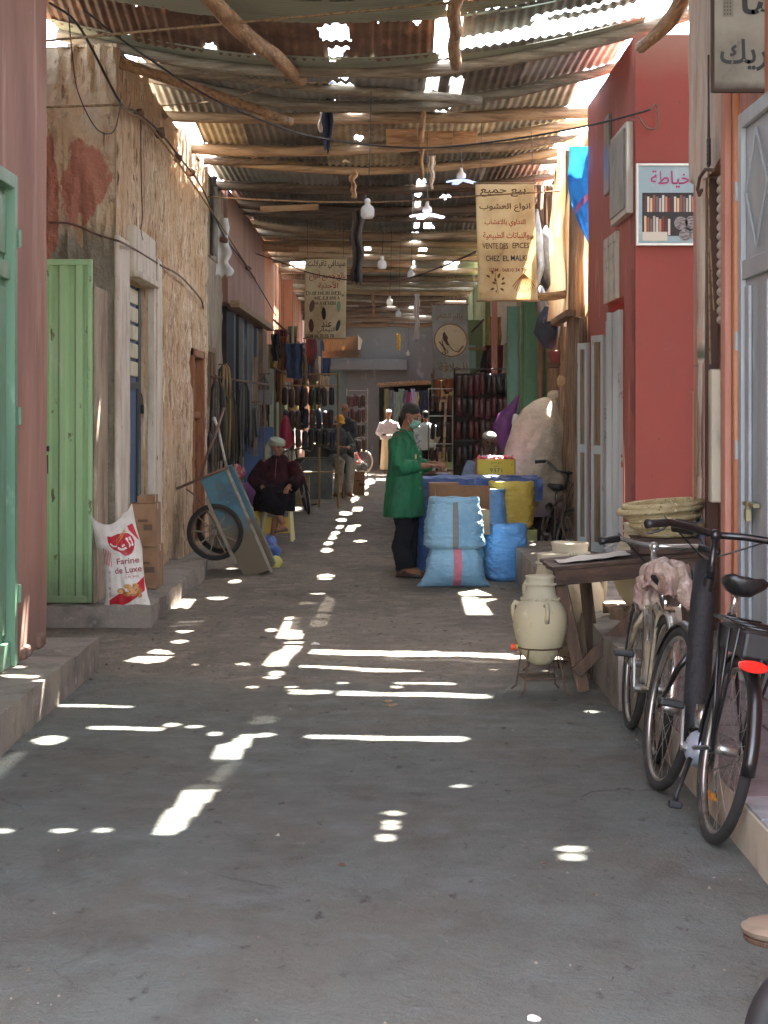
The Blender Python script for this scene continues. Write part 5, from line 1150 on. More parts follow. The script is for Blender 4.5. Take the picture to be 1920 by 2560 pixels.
M_pipe = mat("rusty_brown_pipe", lin(112, 86, 72), [(lin(80, 62, 52), 9, U, .5, .66)], rough=.6, metal=.3)
B().tube([P(441, 1222, 19.3), P(505, 1195, 19.3), P(572, 1168, 19.3)], .014, 8).build("handle", M_pipe, hc, smooth=True)
B().tube([P(500, 1196, 19.32), P(520, 1130, 19.35), P(537, 1092, 19.4), P(560, 1020, 19.5)], .014, 8).build("handle", M_pipe, hc, smooth=True)
M_whitepipe = mat("chalky_white_pipe", lin(186, 182, 168), [(lin(140, 130, 112), 9, U, .5, .66)], rough=.6)
B().tube([P(534, 1043, 20.0), P(546, 1072, 20.0), P(558, 1130, 20.0), P(566, 1165, 20.0)], [.018, .013, .013, .014], 8).build("handle", M_whitepipe, hc, smooth=True)
B().tube([P(465, 1222, 19.3), P(490, 1240, 19.3), P(512, 1272, 19.28), P(540, 1310, 19.2)], .008, 6).build("strut", M_pipe, hc, smooth=True)
B().bar(P(515, 1245, 19.22), P(590, 1410, 19.18), .02, .035).build("strut", M_cartrim, hc, bevel=.003)
ax = P(538, 1330, 19.27)
B().tube([ax + Vector((0, -.1, 0)), ax + Vector((0, .98, 0))], .018, 8).build("axle", M_pipe, hc)
for y in (-.02, .92):
    c = ax + Vector((0, y, 0)); c_loc = c - hc.location
    w = wheel(hc, c_loc, .285, tyre_r=.026, axis='Y', nsp=0, rim=M_iron, local=True, tyre=M_rubber, hub=.03)
    for k in [k_ for k_ in kids(w) if k_.name.startswith("spokes")]: bpy.data.objects.remove(k)
    for k in range(9):
        a = 2 * pi * k / 9 + .3
        B().tube([c + Vector((.03 * math.cos(a), 0, .03 * math.sin(a))), c + Vector((.235 * math.cos(a), 0, .235 * math.sin(a)))], .007, 6).build("spoke", M_cartrim, w)
# ------------------------------------------------------------------ scraps at the frame's lower right edge
M_wickerlid = mat("tan_straw_disc", lin(120, 104, 86), [(lin(96, 82, 66), 6, U, .45, .65)], rough=.8, bump=[(.4, .006, 40, U)])
t = thing("stool", "round tan stool seat cut by the lower right edge of the view", "stool", (1.088, 5.2, 0))
B().lathe([(.02, .198), (.11, .198), (.118, .204), (.12, .216), (.112, .222), (.02, .224)], 40, (1.088, 5.2, 0)).build("seat", M_wickerlid, t, smooth=True, auto=50)
B().lathe([(.111, .182), (.114, .186), (.114, .1975), (.06, .1978)], 40, (1.088, 5.2, 0)).build("seat_ring", M_tabz, t, smooth=True, auto=50)
for a in (60, 0, -60): B().tube([(1.088 + .08 * math.cos(R(a)), 5.2 + .08 * math.sin(R(a)), .19), (1.088 + .12 * math.cos(R(a)), 5.2 + .12 * math.sin(R(a)), 0)], .012, 8).build("leg", M_tabz, t)
t = thing("scooter_wheel", "black tyre edge of a parked scooter at the lower right corner", "scooter", (1.0, 4.2, .215))
wheel(t, (0, 0, 0), .215, tyre_r=.05, nsp=14, steer=R(70), tyre=M_blackplastic)
B().ball((0, 0, 0), (.05, .12, .12), 14).build("brake_drum", M_blackm, t, smooth=True, local=True)
B().tube([(.1, 0, 0), (.12, .1, .5), (.12, .14, .6)], .03, 10).build("fork", M_blackm, t, smooth=True, local=True)
# litter on the ground: each piece lies loose
for (px, py, s, mt, lab, cat) in ((787, 1612, .035, M_paper, "small white stone on the dirt right of the wide sun patch", "stone"), (968, 1757, .028, M_wood, "splintered bit of wood lying mid-alley", "wood scrap"), (978, 1766, .03, M_woodz, "second splinter beside the first in mid-alley", "wood scrap"), (1340, 2552, .022, M_printpale, "crumpled foil scrap at the bottom edge of the view", "litter"),
                                  (1362, 2160, .01, M_tabz, "tiny dark twig near the paired sun spots", "twig"), (855, 2165, .014, M_tabz, "tiny dark twig on the bare concrete in the middle", "twig")):
    p = G(px, py); q = B().ball((p.x, p.y, s * .3), (s, s * .8, s * .4), 7).jitter(s * .5, 1 / s * .5, px)
    tag(q.build("litter_" + cat.split()[0], mt), lab, cat)
# drains, twigs and chips nobody would count
b = B()
for k in range(1500):
    x = ru(-1.75, 1.3) if k < 800 else random.choice((-1.78 + abs(random.gauss(0, .09)), 1.25 - abs(random.gauss(0, .09)))); y = 5 + 22 * rnd() ** 1.3; s = ru(.003, .009) * (1 + (rnd() < .05) * 1.6); a = ru(0, pi)
    z = gz(x, y)
    b.add([(x + s * math.cos(a), y + s * math.sin(a), z), (x - s * .5, y - s * .4, z), (x + s * .4, y - s * .6, z), (x, y, z + s * .6)], [(0, 1, 3), (1, 2, 3), (2, 0, 3)])
tag(b.build("gravel", mat("pale_and_dark_grit", lin(130, 118, 104), [(lin(84, 74, 64), 3, U, .45, .55)], rough=.9)), "loose grit and chips scattered over the alley floor", "grit", kind="stuff")
# ------------------------------------------------------------------ people
M_skin = mat("brown_skin", lin(150, 104, 78), [(lin(126, 82, 60), 9, U, .45, .65)], rough=.55, spec=.35)
M_skindark = mat("dark_brown_skin", lin(92, 62, 48), [(lin(74, 48, 38), 9, U, .45, .65)], rough=.55, spec=.35)
M_hair = mat("short_black_hair", lin(30, 26, 24), [(lin(58, 52, 48), 40, U, .5, .62)], rough=.8, bump=[(.6, .004, 90, U)])
M_eye = mat("dark_eye", lin(18, 14, 12), rough=.2)
M_eyew = mat("eye_white", lin(210, 200, 190), rough=.3)
def Rz(a): return Matrix.Rotation(a, 3, 'Z')
def head_shapes(b, c, yaw=0, nod=0, s=1.0):
    """skull, jaw, nose, brow, lips and ears of a head centred on c, looking along +Y turned by yaw"""
    M = Rz(yaw) @ Matrix.Rotation(-nod, 3, 'X'); c = Vector(c)
    q = lambda x, y, z: c + M @ Vector((x, y, z)) * s
    M4 = M.to_4x4()
    b.ball(q(0, -.012, .025), (.074 * s, .094 * s, .092 * s), 20, M4); b.ball(q(0, .012, -.03), (.062 * s, .078 * s, .082 * s), 16, M4); b.ball(q(0, .045, -.085), (.038 * s, .04 * s, .03 * s), 12, M4)
    b.tube([q(0, .082, .03), q(0, .098, .0), q(0, .112, -.022)], [.008 * s, .011 * s, .016 * s], 8); b.ball(q(0, .1, -.026), (.017 * s, .014 * s, .011 * s), 8, M4)
    b.tube([q(-.042, .072, .032), q(-.018, .088, .036), q(.018, .088, .036), q(.042, .072, .032)], .0095 * s, 8)
    b.tube([q(-.024, .077, -.055), q(0, .09, -.054), q(.024, .077, -.055)], .0085 * s, 8); b.tube([q(-.02, .077, -.068), q(0, .088, -.068), q(.02, .077, -.068)], .0085 * s, 8)
    for k in (-1, 1):
        b.ball(q(k * .076, -.008, -.005), (.009 * s, .02 * s, .032 * s), 8, M4); b.ball(q(k * .045, .058, -.012), (.022 * s, .02 * s, .018 * s), 8, M4)
    return q, M4
def eyes(parent, q, M4, s=1.0):
    for k in (-1, 1):
        B().ball(q(k * .03, .076, .012), (.012 * s, .009 * s, .007 * s), 8, M4).build("eye", M_eye, parent, smooth=True)
def hand(b, w, d, up, side, curl=.6, s=1.0, spread=1.0):
    """wrist w, pointing along d, back of the hand towards up; side = +1 / -1 puts the thumb"""
    w = Vector(w); d = Vector(d).normalized(); up = Vector(up); up = (up - d * up.dot(d)).normalized(); r = d.cross(up) * side
    pc = w + d * .05 * s
    b.tube([w - d * .02, w + d * .02 * s, w + d * .055 * s, w + d * .095 * s], [.026 * s, .031 * s, .036 * s, .034 * s], 10, squash=.55, up=tuple(r))
    for k, (o, ln) in enumerate(((-.028, .068), (-.0095, .078), (.0095, .074), (.028, .058))):
        base = w + d * .088 * s + r * (-o) * s
        a = curl; p1 = base + (d * math.cos(a * .6) - up * math.sin(a * .6)) * ln * .45 * s; p2 = p1 + (d * math.cos(a * 1.5) - up * math.sin(a * 1.5)) * ln * .32 * s; p3_ = p2 + (d * math.cos(a * 2.1) - up * math.sin(a * 2.1)) * ln * .25 * s
        b.tube([base - d * .02, base, p1, p2, p3_], [.0095 * s, .0098 * s, .009 * s, .0082 * s, .0065 * s], 8)
    t0 = w + d * .025 * s + r * .028 * s; t1 = t0 + (d * .6 + r * .75 - up * .25).normalized() * .038 * s; t2 = t1 + (d * .9 + r * .15 - up * .5).normalized() * .034 * s
    b.tube([t0 - r * .015, t0, t1, t2], [.014 * s, .0135 * s, .011 * s, .008 * s], 8)
def foot(b, an, yaw, s=1.0):
    an = Vector(an); M = Rz(yaw); q = lambda x, y, z: Vector((an.x, an.y, 0)) + M @ Vector((x, y, z)) * s + Vector((0, 0, max(0, an.z - .08)))
    b.tube([q(0, 0, .1), q(0, -.01, .06), q(0, .0, .04)], [.036, .04, .04], 10); b.tube([q(0, -.05, .035), q(0, .03, .045), q(0, .11, .032), q(0, .185, .02)], [.032, .04, .04, .022], 12, squash=1.0)
def shoe(parent, an, yaw, mt, s=1.0, sole=None, name="shoe"):
    an = Vector(an); M = Rz(yaw); zz = max(0, an.z - .08)
    q = lambda x, y, z: Vector((an.x, an.y, zz)) + M @ Vector((x, y, z)) * s
    rg = []
    for (y, w, h) in ((-.075, .02, .05), (-.065, .036, .07), (-.03, .042, .085), (.03, .044, .075), (.09, .05, .055), (.15, .05, .04), (.195, .038, .03), (.212, .015, .02)):
        rg.append([q(w * math.cos(a), y, max(.004, h * .5 + h * .5 * math.sin(a))) for a in [2 * pi * k / 14 for k in range(14)]])
    o = B().rings(rg).build(name, mt, parent, smooth=True)
    B().rings([[q(w * math.cos(a), y, z) for y, w in [(0, 0)] for a in [0]] for z in (0,)], False, False) if False else None
    so = []
    for (y, w) in ((-.078, .03), (-.03, .044), (.04, .046), (.1, .053), (.16, .052), (.212, .024)): so.append([q(-w, y, .0), q(w, y, .0), q(w, y, .016), q(-w, y, .016)])
    B().rings(so).build("sole", sole or M_rubber, o)
    return o
def ring_ell(c, rx, ry, yaw=0, n=28, fold=0.0, nf=9, ph=0.0, tilt=(0, 0)):
    M = Rz(yaw); c = Vector(c); out = []
    for k in range(n):
        a = 2 * pi * k / n; f = 1 + fold * math.sin(nf * a + ph) + fold * .6 * math.sin(nf * 1.7 * a + ph * 2)
        v = M @ Vector((rx * math.cos(a) * f, ry * math.sin(a) * f, 0)); v.z += tilt[0] * v.x + tilt[1] * v.y
        out.append(c + v)
    return out
def fold_noise(o, amp=.008, sc=(14, 14, 5), seed=0):
    me = o.data; n = len(me.vertices); co = np.empty(n * 3); nr = np.empty(n * 3)
    me.vertices.foreach_get("co", co); me.vertex_normals.foreach_get("vector", nr); co = co.reshape(-1, 3); nr = nr.reshape(-1, 3)
    h = np.array([noise.noise(Vector(q)) + .5 * noise.noise(Vector(q * 2.3)) for q in co * np.array(sc) + np.array((seed, 0, 0))])
    me.vertices.foreach_set("co", (co + nr * (amp * h)[:, None]).ravel()); me.update()

def loc_fn(t):      # figures are laid out in their own frame (+Y ahead) and turned into place by their Empty
    return None

# ---- the man in the green work coat
man = thing("person", "standing man in a long green work coat, dark trousers and pale green face mask", "person", (.20, 19.15, 0), R(-112))
def L(o): return o
class LB(B):
    def build(s, name, mat_=None, parent=None, **k): k['local'] = True; return B.build(s, name, mat_, parent, **k)
def lremesh(b, name, mt, parent, vx, sm=3): return remesh(b, name, mt, parent, vx, sm, local=True)
def build_green(t):
    b = LB(); hc_ = Vector((0.0, .075, 1.60)); yaw = R(6); nod = R(22)
    q, M4 = head_shapes(b, hc_, yaw, nod)
    b.tube([(0, .045, 1.53), (0, .02, 1.46), (0, 0, 1.40)], [.052, .055, .07], 14)
    b.tube([(0, 0, 1.40), (0, .01, 1.25), (0, .01, 1.05), (0, 0, .92)], [.075, .09, .09, .10], 16)
    b.tube([(-.17, -.01, 1.37), (.17, -.01, 1.37)], .045, 12)
    for s in (-1, 1):
        hip = (s * .09, -.01, .92); kn = (s * .10, .02 + .03 * (s > 0), .50); an = (s * .12, -.02 + .07 * (s > 0), .09)
        b.tube([hip, (s * .1, .0, .72), kn, (s * .115, -.0, .3), an], [.085, .08, .06, .052, .04], 12); foot(b, an, R(-8 * s))
        sh = Vector((s * .19, -.01, 1.38)); el = Vector((s * .26, .03 + (0.02 if s > 0 else 0), 1.10)); wr = Vector((s * .075, .30, 1.13 - (.02 if s > 0 else 0)))
        b.tube([sh, el], [.05, .042], 10); b.tube([el, wr], [.04, .026], 10)
        hand(b, wr, Vector((-s * .45, .9, -.05)), Vector((-s * .15, .1, 1)), s, .75)
    body = lremesh(b, "body", M_skin, t, .0075, 2)
    eyes_p = []
    for k in (-1, 1): LB().ball(q(k * .03, .077, .008), (.012, .008, .006), 8, M4).build("eye", M_eye, body, smooth=True)
    # hair: cap of short dark hair
    h = LB().ball(q(0, -.02, .045), (.08, .096, .086), 20, M4).ball(q(0, -.055, -.0), (.07, .06, .07), 14, M4)
    hr = lremesh(h, "hair", M_hair, body, .009, 1); 
    # glasses
    g_ = LB()
    for k in (-1, 1):
        g_.tube([q(k * .031 + .022 * math.cos(a), .094, .010 + .016 * math.sin(a)) for a in [2 * pi * i / 16 for i in range(16)]], .0016, 5, closed=True, caps=False); g_.tube([q(k * .053, .092, .014), q(k * .078, .0, .012)], .0016, 5)
    g_.tube([q(-.009, .096, .012), q(.009, .096, .012)], .0016, 5); g_.build("glasses", M_steel, body)
    # mask
    mk = LB(); rg = []
    for (z, r_, y) in ((-.012, .058, .050), (-.03, .066, .048), (-.055, .064, .045), (-.085, .056, .038), (-.112, .04, .03)):
        rg.append([q(r_ * 1.05 * math.sin(a), y - .01 + (r_ + .012) * math.cos(a) * 1.08, z) for a in [R(-82 + 164 * i / 14) for i in range(15)]])
    mk.rings(rg, closed_u=False, caps=False); mo = mk.build("face_mask", mat("pale_green_mask", lin(142, 186, 166), [(lin(110, 156, 136), 20, (1, 1, 5), .45, .6)], rough=.8), body, smooth=True)
    md = mo.modifiers.new("s", 'SOLIDIFY'); md.thickness = .002
    LB().tube([q(.066, .05, -.02), q(.075, -.0, .01)], .0015, 5).tube([q(.066, .045, -.08), q(.075, -.005, -.03)], .0015, 5).tube([q(-.066, .05, -.02), q(-.075, -.0, .01)], .0015, 5).build("mask_strap", M_eyew, body)
    # trousers
    M_tr = mat("charcoal_trousers", lin(34, 35, 40), [(lin(24, 25, 29), 6, (1, 1, .4), .45, .62)], rough=.9, spec=.2, bump=[(.5, .01, 10, (1, 1, .3))])
    tr = LB()
    for s in (-1, 1):
        kn = (s * .105, .02 + .03 * (s > 0), .50); an = (s * .12, -.01 + .07 * (s > 0), .085)
        tr.tube([(s * .085, 0, .95), (s * .1, .0, .72), kn, (s * .115, .005, .3), (s * .12, -.005 + .05 * (s > 0), .14), an], [.115, .105, .092, .088, .092, .096], 16)
    tr.ball((0, 0, .93), (.18, .14, .12), 16)
    o = lremesh(tr, "trousers", M_tr, t, .013, 2); fold_noise(o, .010, (9, 9, 14))
    for s in (-1, 1): shoe(t, (0, 0, 0), 0, M_leather) if False else None
    for s in (-1, 1):
        an = Vector((s * .12, -.02 + .07 * (s > 0), .08)); M = Rz(R(-8 * s)); qq = lambda x, y, z: Vector((an.x, an.y, 0)) + M @ Vector((x, y, z))
        rg = []
        for (y, w, h_) in ((-.08, .022, .05), (-.068, .04, .075), (-.03, .046, .10), (.03, .048, .08), (.09, .052, .058), (.15, .05, .044), (.2, .038, .034), (.218, .015, .02)):
            rg.append([qq(w * math.cos(a), y, max(.004, h_ * .5 + h_ * .5 * math.sin(a))) for a in [2 * pi * k / 14 for k in range(14)]])
        so = LB().rings(rg).build("shoe", mat("brown_worn_shoe", lin(66, 44, 34), [(lin(110, 90, 70), 14, U, .55, .7)], rough=.5), t, smooth=True)
        LB().rings([[qq(-w, y, 0), qq(w, y, 0), qq(w, y, .018), qq(-w, y, .018)] for (y, w) in ((-.083, .03), (-.03, .048), (.04, .05), (.1, .056), (.16, .053), (.218, .024))]).build("sole", M_rubber, so)
    # coat
    M_coat = mat("emerald_cotton_coat", lin(18, 108, 68), [(lin(12, 84, 54), 3, (1, 1, .5), .45, .64), (lin(34, 112, 78), 10, U, .6, .72)], rough=.7, bump=[(.7, .03, 9, (1, 1, .35)), (.25, .004, 70, U)])
    c = LB(); rg = []
    for (z, rx, ry, yo, f) in ((.60, .265, .20, .0, .035), (.72, .255, .19, .0, .03), (.86, .24, .178, .005, .02), (1.0, .225, .165, .01, .012), (1.12, .215, .155, .01, .008), (1.25, .215, .15, .005, .004), (1.35, .205, .13, -.005, 0), (1.41, .15, .105, -.01, 0), (1.445, .085, .08, .0, 0)):
        rg.append(ring_ell((0, yo, z), rx, ry, 0, 36, f, 7, z * 3))
    c.rings(rg)
    for s in (-1, 1):
        sh = Vector((s * .165, -.01, 1.36)); el = Vector((s * .275, .03 + (0.02 if s > 0 else 0), 1.09)); wr = Vector((s * .13, .21, 1.105))
        c.tube([sh, (sh + el) / 2 + Vector((s * .02, 0, .01)), el], [.086, .082, .076], 16); c.tube([el + Vector((0, -.01, 0)), (el + wr) / 2, wr], [.078, .07, .062], 16)
    co = lremesh(c, "coat", M_coat, t, .011, 2); fold_noise(co, .015, (12, 12, 4)); fold_noise(co, .006, (30, 30, 12), 4)
    cl = LB()
    for s in (-1, 1): cl.tube([(s * .012, .135, 1.24), (s * .05, .125, 1.36), (s * .085, .06, 1.455), (s * .06, -.05, 1.475)], [.008, .02, .02, .018], 8, squash=.4)
    cl.build("collar", M_coat, co, smooth=True)
    LB().box(-.004, .004, .156, .168, .62, 1.24).build("placket", M_coat, co) 
    for z in (1.2, 1.04, .88): LB().ball((.014, .178 - .0 * z, z), (.009, .004, .009), 8).build("button", M_clay, co)
    LB().tube([(.0, .10, 1.42), (-.01, .145, 1.33), (.0, .152, 1.25)], [.05, .045, .012], 10, squash=.3).build("shirt", mat("grey_patterned_shirt", lin(150, 146, 146), [(lin(70, 66, 70), 40, U, .5, .6)], rough=.8), t, smooth=True)
    LB().obox((.10, .165, 1.2), (.035, .006, .045)).build("badge", mat("white_yellow_badge", lin(210, 210, 170), [(lin(190, 160, 50), 60, U, .5, .6)], rough=.6), co)
build_green(man)

def simple_person(t, hc_, yaw, nod, torso, arms, legs, skin=M_skin, hairc=None, vx=.012, feet=True, handcurl=.6):
    """torso: list of (pt, r); arms: [(sh, el, wr, handdir)], legs: [(hip, kn, an, yaw)]"""
    b = LB(); q, M4 = head_shapes(b, hc_, yaw, nod); hc_ = Vector(hc_)
    b.tube([hc_ + Vector((0, -.02, -.06)), (hc_ * .45 + Vector(torso[0][0]) * .55), torso[0][0]], [.052, .052, .06], 12)
    b.tube([p for p, r in torso], [r * .6 for p, r in torso], 14)
    for k, (sh, el, wr, hd) in enumerate(arms):
        b.tube([Vector(torso[0][0]) - Vector((0, 0, .05)), sh], [.05, .045], 10); b.tube([sh, el, wr], [.05, .04, .027], 10); hand(b, wr, hd, (0, 0, 1), 1 if k else -1, handcurl)
    for (hip, kn, an, fy) in legs:
        b.tube([torso[-1][0], hip], [.12, .09], 10); b.tube([hip, kn, an], [.08, .058, .04], 12)
        if feet:
            a = Vector(an); M = Rz(fy); qq = lambda x, y, z: a + M @ Vector((x, y, z))
            b.tube([qq(0, -.05, -.05), qq(0, .03, -.04), qq(0, .1, -.052), qq(0, .17, -.062)], [.03, .036, .036, .02], 10)
    o = lremesh(b, "body", skin, t, vx, 2)
    for k in (-1, 1): LB().ball(q(k * .03, .077, .012), (.012, .008, .006), 8, M4).build("eye", M_eye, o, smooth=True)
    if hairc: lremesh(LB().ball(q(0, -.018, .042), (.079, .097, .086), 18, M4).ball(q(0, -.05, .0), (.07, .06, .07), 12, M4), "hair", hairc, o, .012, 1)
    return o, q, M4

# ---- seated man in the maroon hooded robe
sit = thing("person", "seated man in a dark maroon hooded robe and pale grey-green head cloth, legs crossed", "person", (-1.36, 24.6, 0), R(172))
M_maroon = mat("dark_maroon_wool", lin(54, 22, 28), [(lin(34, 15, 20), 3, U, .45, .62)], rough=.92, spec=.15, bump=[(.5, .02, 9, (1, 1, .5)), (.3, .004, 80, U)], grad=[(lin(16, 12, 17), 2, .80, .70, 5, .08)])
o, q, M4 = simple_person(sit, (.0, .02, 1.20), R(38), R(10), [((0, -.02, 1.03), .12), ((0, -.02, .85), .13), ((0, -.04, .62), .14), ((0, -.04, .52), .13)],
    [((-.19, 0, 1.0), (-.26, .10, .77), (-.20, .38, .70), (.0, 1, -.35)), ((.19, 0, 1.0), (.27, .12, .76), (.10, .36, .68), (-.5, 1, -.1))],
    [((-.08, .0, .52), (-.1, .44, .53), (-.02, .42, .10), R(-10)), ((.09, .0, .53), (.02, .46, .62), (-.17, .50, .24), R(-20))])
tb_ = LB().ball(q(0, -.015, .055), (.09, .108, .07), 18, M4)
for k in range(4): tb_.tube([q(.088 * math.cos(a), -.012 + .104 * math.sin(a), .028 + .02 * k + .018 * math.sin(a + k)) for a in [2 * pi * i / 18 for i in range(18)]], .015, 8, closed=True, caps=False)
M_turb = mat("pale_grey_green_cotton", lin(160, 166, 146), [(lin(130, 136, 118), 8, U, .45, .62)], rough=.85, bump=[(.5, .01, 24, (1, 1, 2))])
tb_.tube([q(.05, -.07, .06), q(.085, -.09, .0), q(.09, -.08, -.10), q(.075, -.07, -.17)], [.035, .04, .045, .05], 10, squash=.5)
lremesh(tb_, "head_cloth", M_turb, o, .011, 1)
rb = LB(); rg = []
for (c, rx, ry) in (((0, .26, .40), .27, .27), ((0, .24, .50), .27, .28), ((0, .15, .62), .25, .28), ((0, .02, .74), .235, .21), ((0, -.02, .88), .225, .165), ((0, -.02, 1.0), .20, .135), ((0, -.02, 1.065), .13, .11), ((0, -.01, 1.10), .075, .08)): rg.append(ring_ell(c, rx, ry, 0, 32, .02, 6, c[2] * 4))
rb.rings(rg)
for (sh, el, wr) in (((-.17, 0, .99), (-.28, .10, .78), (-.22, .30, .70)), ((.17, 0, .99), (.29, .12, .77), (.15, .29, .69))): rb.tube([sh, el, wr], [.09, .095, .085], 14)
rb.tube([(0, -.10, 1.04), (0, -.15, .96), (0, -.14, .86)], [.08, .09, .05], 12)
rb.tube([(-.09, .2, .56), (-.1, .46, .55), (-.06, .47, .36)], [.12, .11, .12], 14); rb.tube([(.09, .2, .58), (.03, .48, .62), (-.10, .5, .42)], [.12, .11, .10], 14)
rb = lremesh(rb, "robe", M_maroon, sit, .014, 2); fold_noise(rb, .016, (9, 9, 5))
LB().tube([(0, .10, 1.05), (0, .155, .9), (0, .19, .76)], .006, 6).build("braid", mat("maroon_braid", lin(112, 66, 66), rough=.8), rb)
for (a, yw) in (((-.02, .42, .085), R(-10)), ((-.17, .50, .225), R(-20))):
    a = Vector(a); M = Rz(yw); qq = lambda x, y, z: a + M @ Vector((x, y, z - .08))
    LB().rings([[qq(w * math.cos(k), y, .0 + h_ * (.5 + .5 * math.sin(k))) for k in [2 * pi * i / 12 for i in range(12)]] for (y, w, h_) in ((-.07, .03, .05), (-.03, .042, .06), (.05, .046, .06), (.12, .045, .045), (.18, .03, .03), (.2, .01, .015))]).build("slipper", mat("brown_leather_slipper", lin(84, 50, 40), rough=.5), sit, smooth=True)
LB().obox((.02, .42, .70), (.045, .02, .08), Euler((R(40), 0, 0)).to_matrix()).build("phone", mat("phone_case", lin(120, 190, 200), rough=.3), sit, bevel=.004) if False else None

# ---- far figures
dm = thing("person", "balding man in dark blue tunic standing by the far left shoe rack", "person", (-.80, 40.0, 0), R(150))
simple_person(dm, (0, .03, 1.74), R(20), R(12), [((0, 0, 1.52), .13), ((0, 0, 1.3), .14), ((0, 0, 1.0), .14)], [((-.2, 0, 1.48), (-.25, .05, 1.2), (-.1, .25, 1.15), (.6, .8, 0)), ((.2, 0, 1.48), (.25, .05, 1.2), (.1, .25, 1.15), (-.6, .8, 0))], [((-.09, 0, 1.0), (-.1, .02, .55), (-.1, 0, .09), 0), ((.09, 0, 1.0), (.1, .02, .55), (.1, 0, .09), 0)], vx=.014)
M_navy = mat("dark_navy_cloth", lin(52, 58, 70), [(lin(38, 42, 52), 4, U, .45, .62)], rough=.88)
M_blacktr = mat("black_trousers", lin(28, 27, 30), rough=.9)
c = LB().rings([ring_ell((0, 0, z), rx, ry, 0, 24, .01) for z, rx, ry in ((.85, .24, .17), (1.1, .22, .15), (1.4, .22, .15), (1.53, .15, .11), (1.58, .07, .07))])
for s in (-1, 1): c.tube([(s * .17, 0, 1.48), (s * .27, .05, 1.2), (s * .14, .22, 1.14)], [.08, .075, .06], 12)
lremesh(c, "tunic", M_navy, dm, .018, 2)
c = LB()
for s in (-1, 1): c.tube([(s * .09, 0, 1.0), (s * .1, .02, .55), (s * .1, 0, .08)], [.11, .095, .09], 12)
lremesh(c, "trousers", M_blacktr, dm, .018, 2)

yc = thing("person", "man in a yellow cap and grey shirt perched working at the left stall", "person", (-.92, 37.3, 0), R(-150))
o, q, M4 = simple_person(yc, (0, .12, 1.50), R(0), R(30), [((0, .04, 1.30), .13), ((0, 0, 1.1), .14), ((0, -.05, .82), .14)], [((-.19, .03, 1.26), (-.25, .15, 1.0), (-.06, .36, 1.0), (.5, .9, 0)), ((.19, .03, 1.26), (.25, .15, 1.0), (.06, .36, 1.0), (-.5, .9, 0))], [((-.09, -.02, .80), (-.12, .36, .74), (-.12, .3, .12), 0), ((.09, -.02, .80), (.12, .32, .70), (.14, .2, .12), 0)], vx=.014)
M_gshirt = mat("grey_blue_shirt", lin(86, 92, 96), [(lin(66, 72, 78), 9, U, .45, .62)], rough=.9)
c = LB().rings([ring_ell((0, y, z), rx, ry, 0, 24, .015) for z, rx, ry, y in ((.74, .23, .18, -.03), (.95, .22, .16, -.01), (1.2, .22, .15, .03), (1.32, .15, .11, .05), (1.38, .07, .07, .07))])
for s in (-1, 1): c.tube([(s * .17, .04, 1.26), (s * .27, .15, 1.0), (s * .12, .31, 1.0)], [.085, .08, .06], 12)
lremesh(c, "shirt", M_gshirt, yc, .018, 2)
c = LB()
for s in (-1, 1): c.tube([(s * .09, -.02, .80), (s * .12, .36, .72), (s * .12, .26, .12)], [.12, .1, .08], 12)
lremesh(c, "trousers", mat("light_dusty_trousers", lin(150, 148, 146), [(lin(110, 108, 108), 6, U, .45, .65)], rough=.9), yc, .018, 2)
M_yel = mat("yellow_cap_cloth", lin(226, 168, 36), rough=.7)
h = LB().ball(q(0, -.01, .05), (.09, .105, .075), 16, M4); h.ball(q(0, .10, .035), (.07, .07, .012), 12, M4)
lremesh(h, "cap", M_yel, o, .012, 1)
st = thing("stool", "high wooden stool under the man in the yellow cap", "stool", (-.92, 37.3, 0))
B().box(-1.08, -.78, 37.2, 37.5, .62, .68).build("seat", M_woodz, st, bevel=.006)
for sx in (-1, 1):
    for sy in (-1, 1): B().bar((-.93 + sx * .12, 37.35 + sy * .12, .62), (-.93 + sx * .14, 37.35 + sy * .14, 0), .035, .035).build("leg", M_woodz, st)

M_wcloth = mat("bright_white_cotton", lin(226, 224, 222), [(lin(206, 204, 204), 6, U, .45, .62)], rough=.85)
M_creamr = mat("cream_cotton", lin(226, 214, 180), [(lin(204, 190, 154), 6, (1, 1, .3), .45, .62)], rough=.85)
wm = thing("person", "white-robed man in a skullcap walking in the sun at the far end", "person", (.13, 53, 0), R(178))
o, q, M4 = simple_person(wm, (0, .03, 1.66), 0, R(12), [((0, 0, 1.44), .13), ((0, 0, 1.2), .14), ((0, 0, .95), .14)], [((-.2, 0, 1.4), (-.27, .05, 1.12), (-.1, .22, 1.08), (.7, .7, 0)), ((.2, 0, 1.4), (.27, .05, 1.12), (.1, .22, 1.08), (-.7, .7, 0))], [((-.09, 0, .95), (-.1, .02, .5), (-.1, 0, .09), 0), ((.09, 0, .95), (.1, .06, .5), (.1, .06, .09), 0)], vx=.016)
c = LB().rings([ring_ell((0, 0, z), rx, ry, 0, 24, f, 7) for z, rx, ry, f in ((.95, .25, .18, .02), (1.15, .24, .16, .01), (1.32, .22, .15, 0), (1.44, .15, .11, 0), (1.5, .07, .07, 0))])
for s in (-1, 1): c.tube([(s * .17, 0, 1.4), (s * .28, .05, 1.12), (s * .16, .17, 1.07)], [.09, .09, .08], 12)
lremesh(c, "shirt", M_wcloth, wm, .018, 2)
c = LB().rings([ring_ell((0, .01, z), rx, ry, 0, 28, f, 8) for z, rx, ry, f in ((.12, .24, .2, .05), (.5, .22, .17, .03), (1.0, .19, .14, .01))]); lremesh(c, "robe", M_creamr, wm, .018, 2)
lremesh(LB().ball(q(0, -.01, .06), (.085, .1, .06), 16, M4), "skullcap", M_wcloth, o, .012, 1)
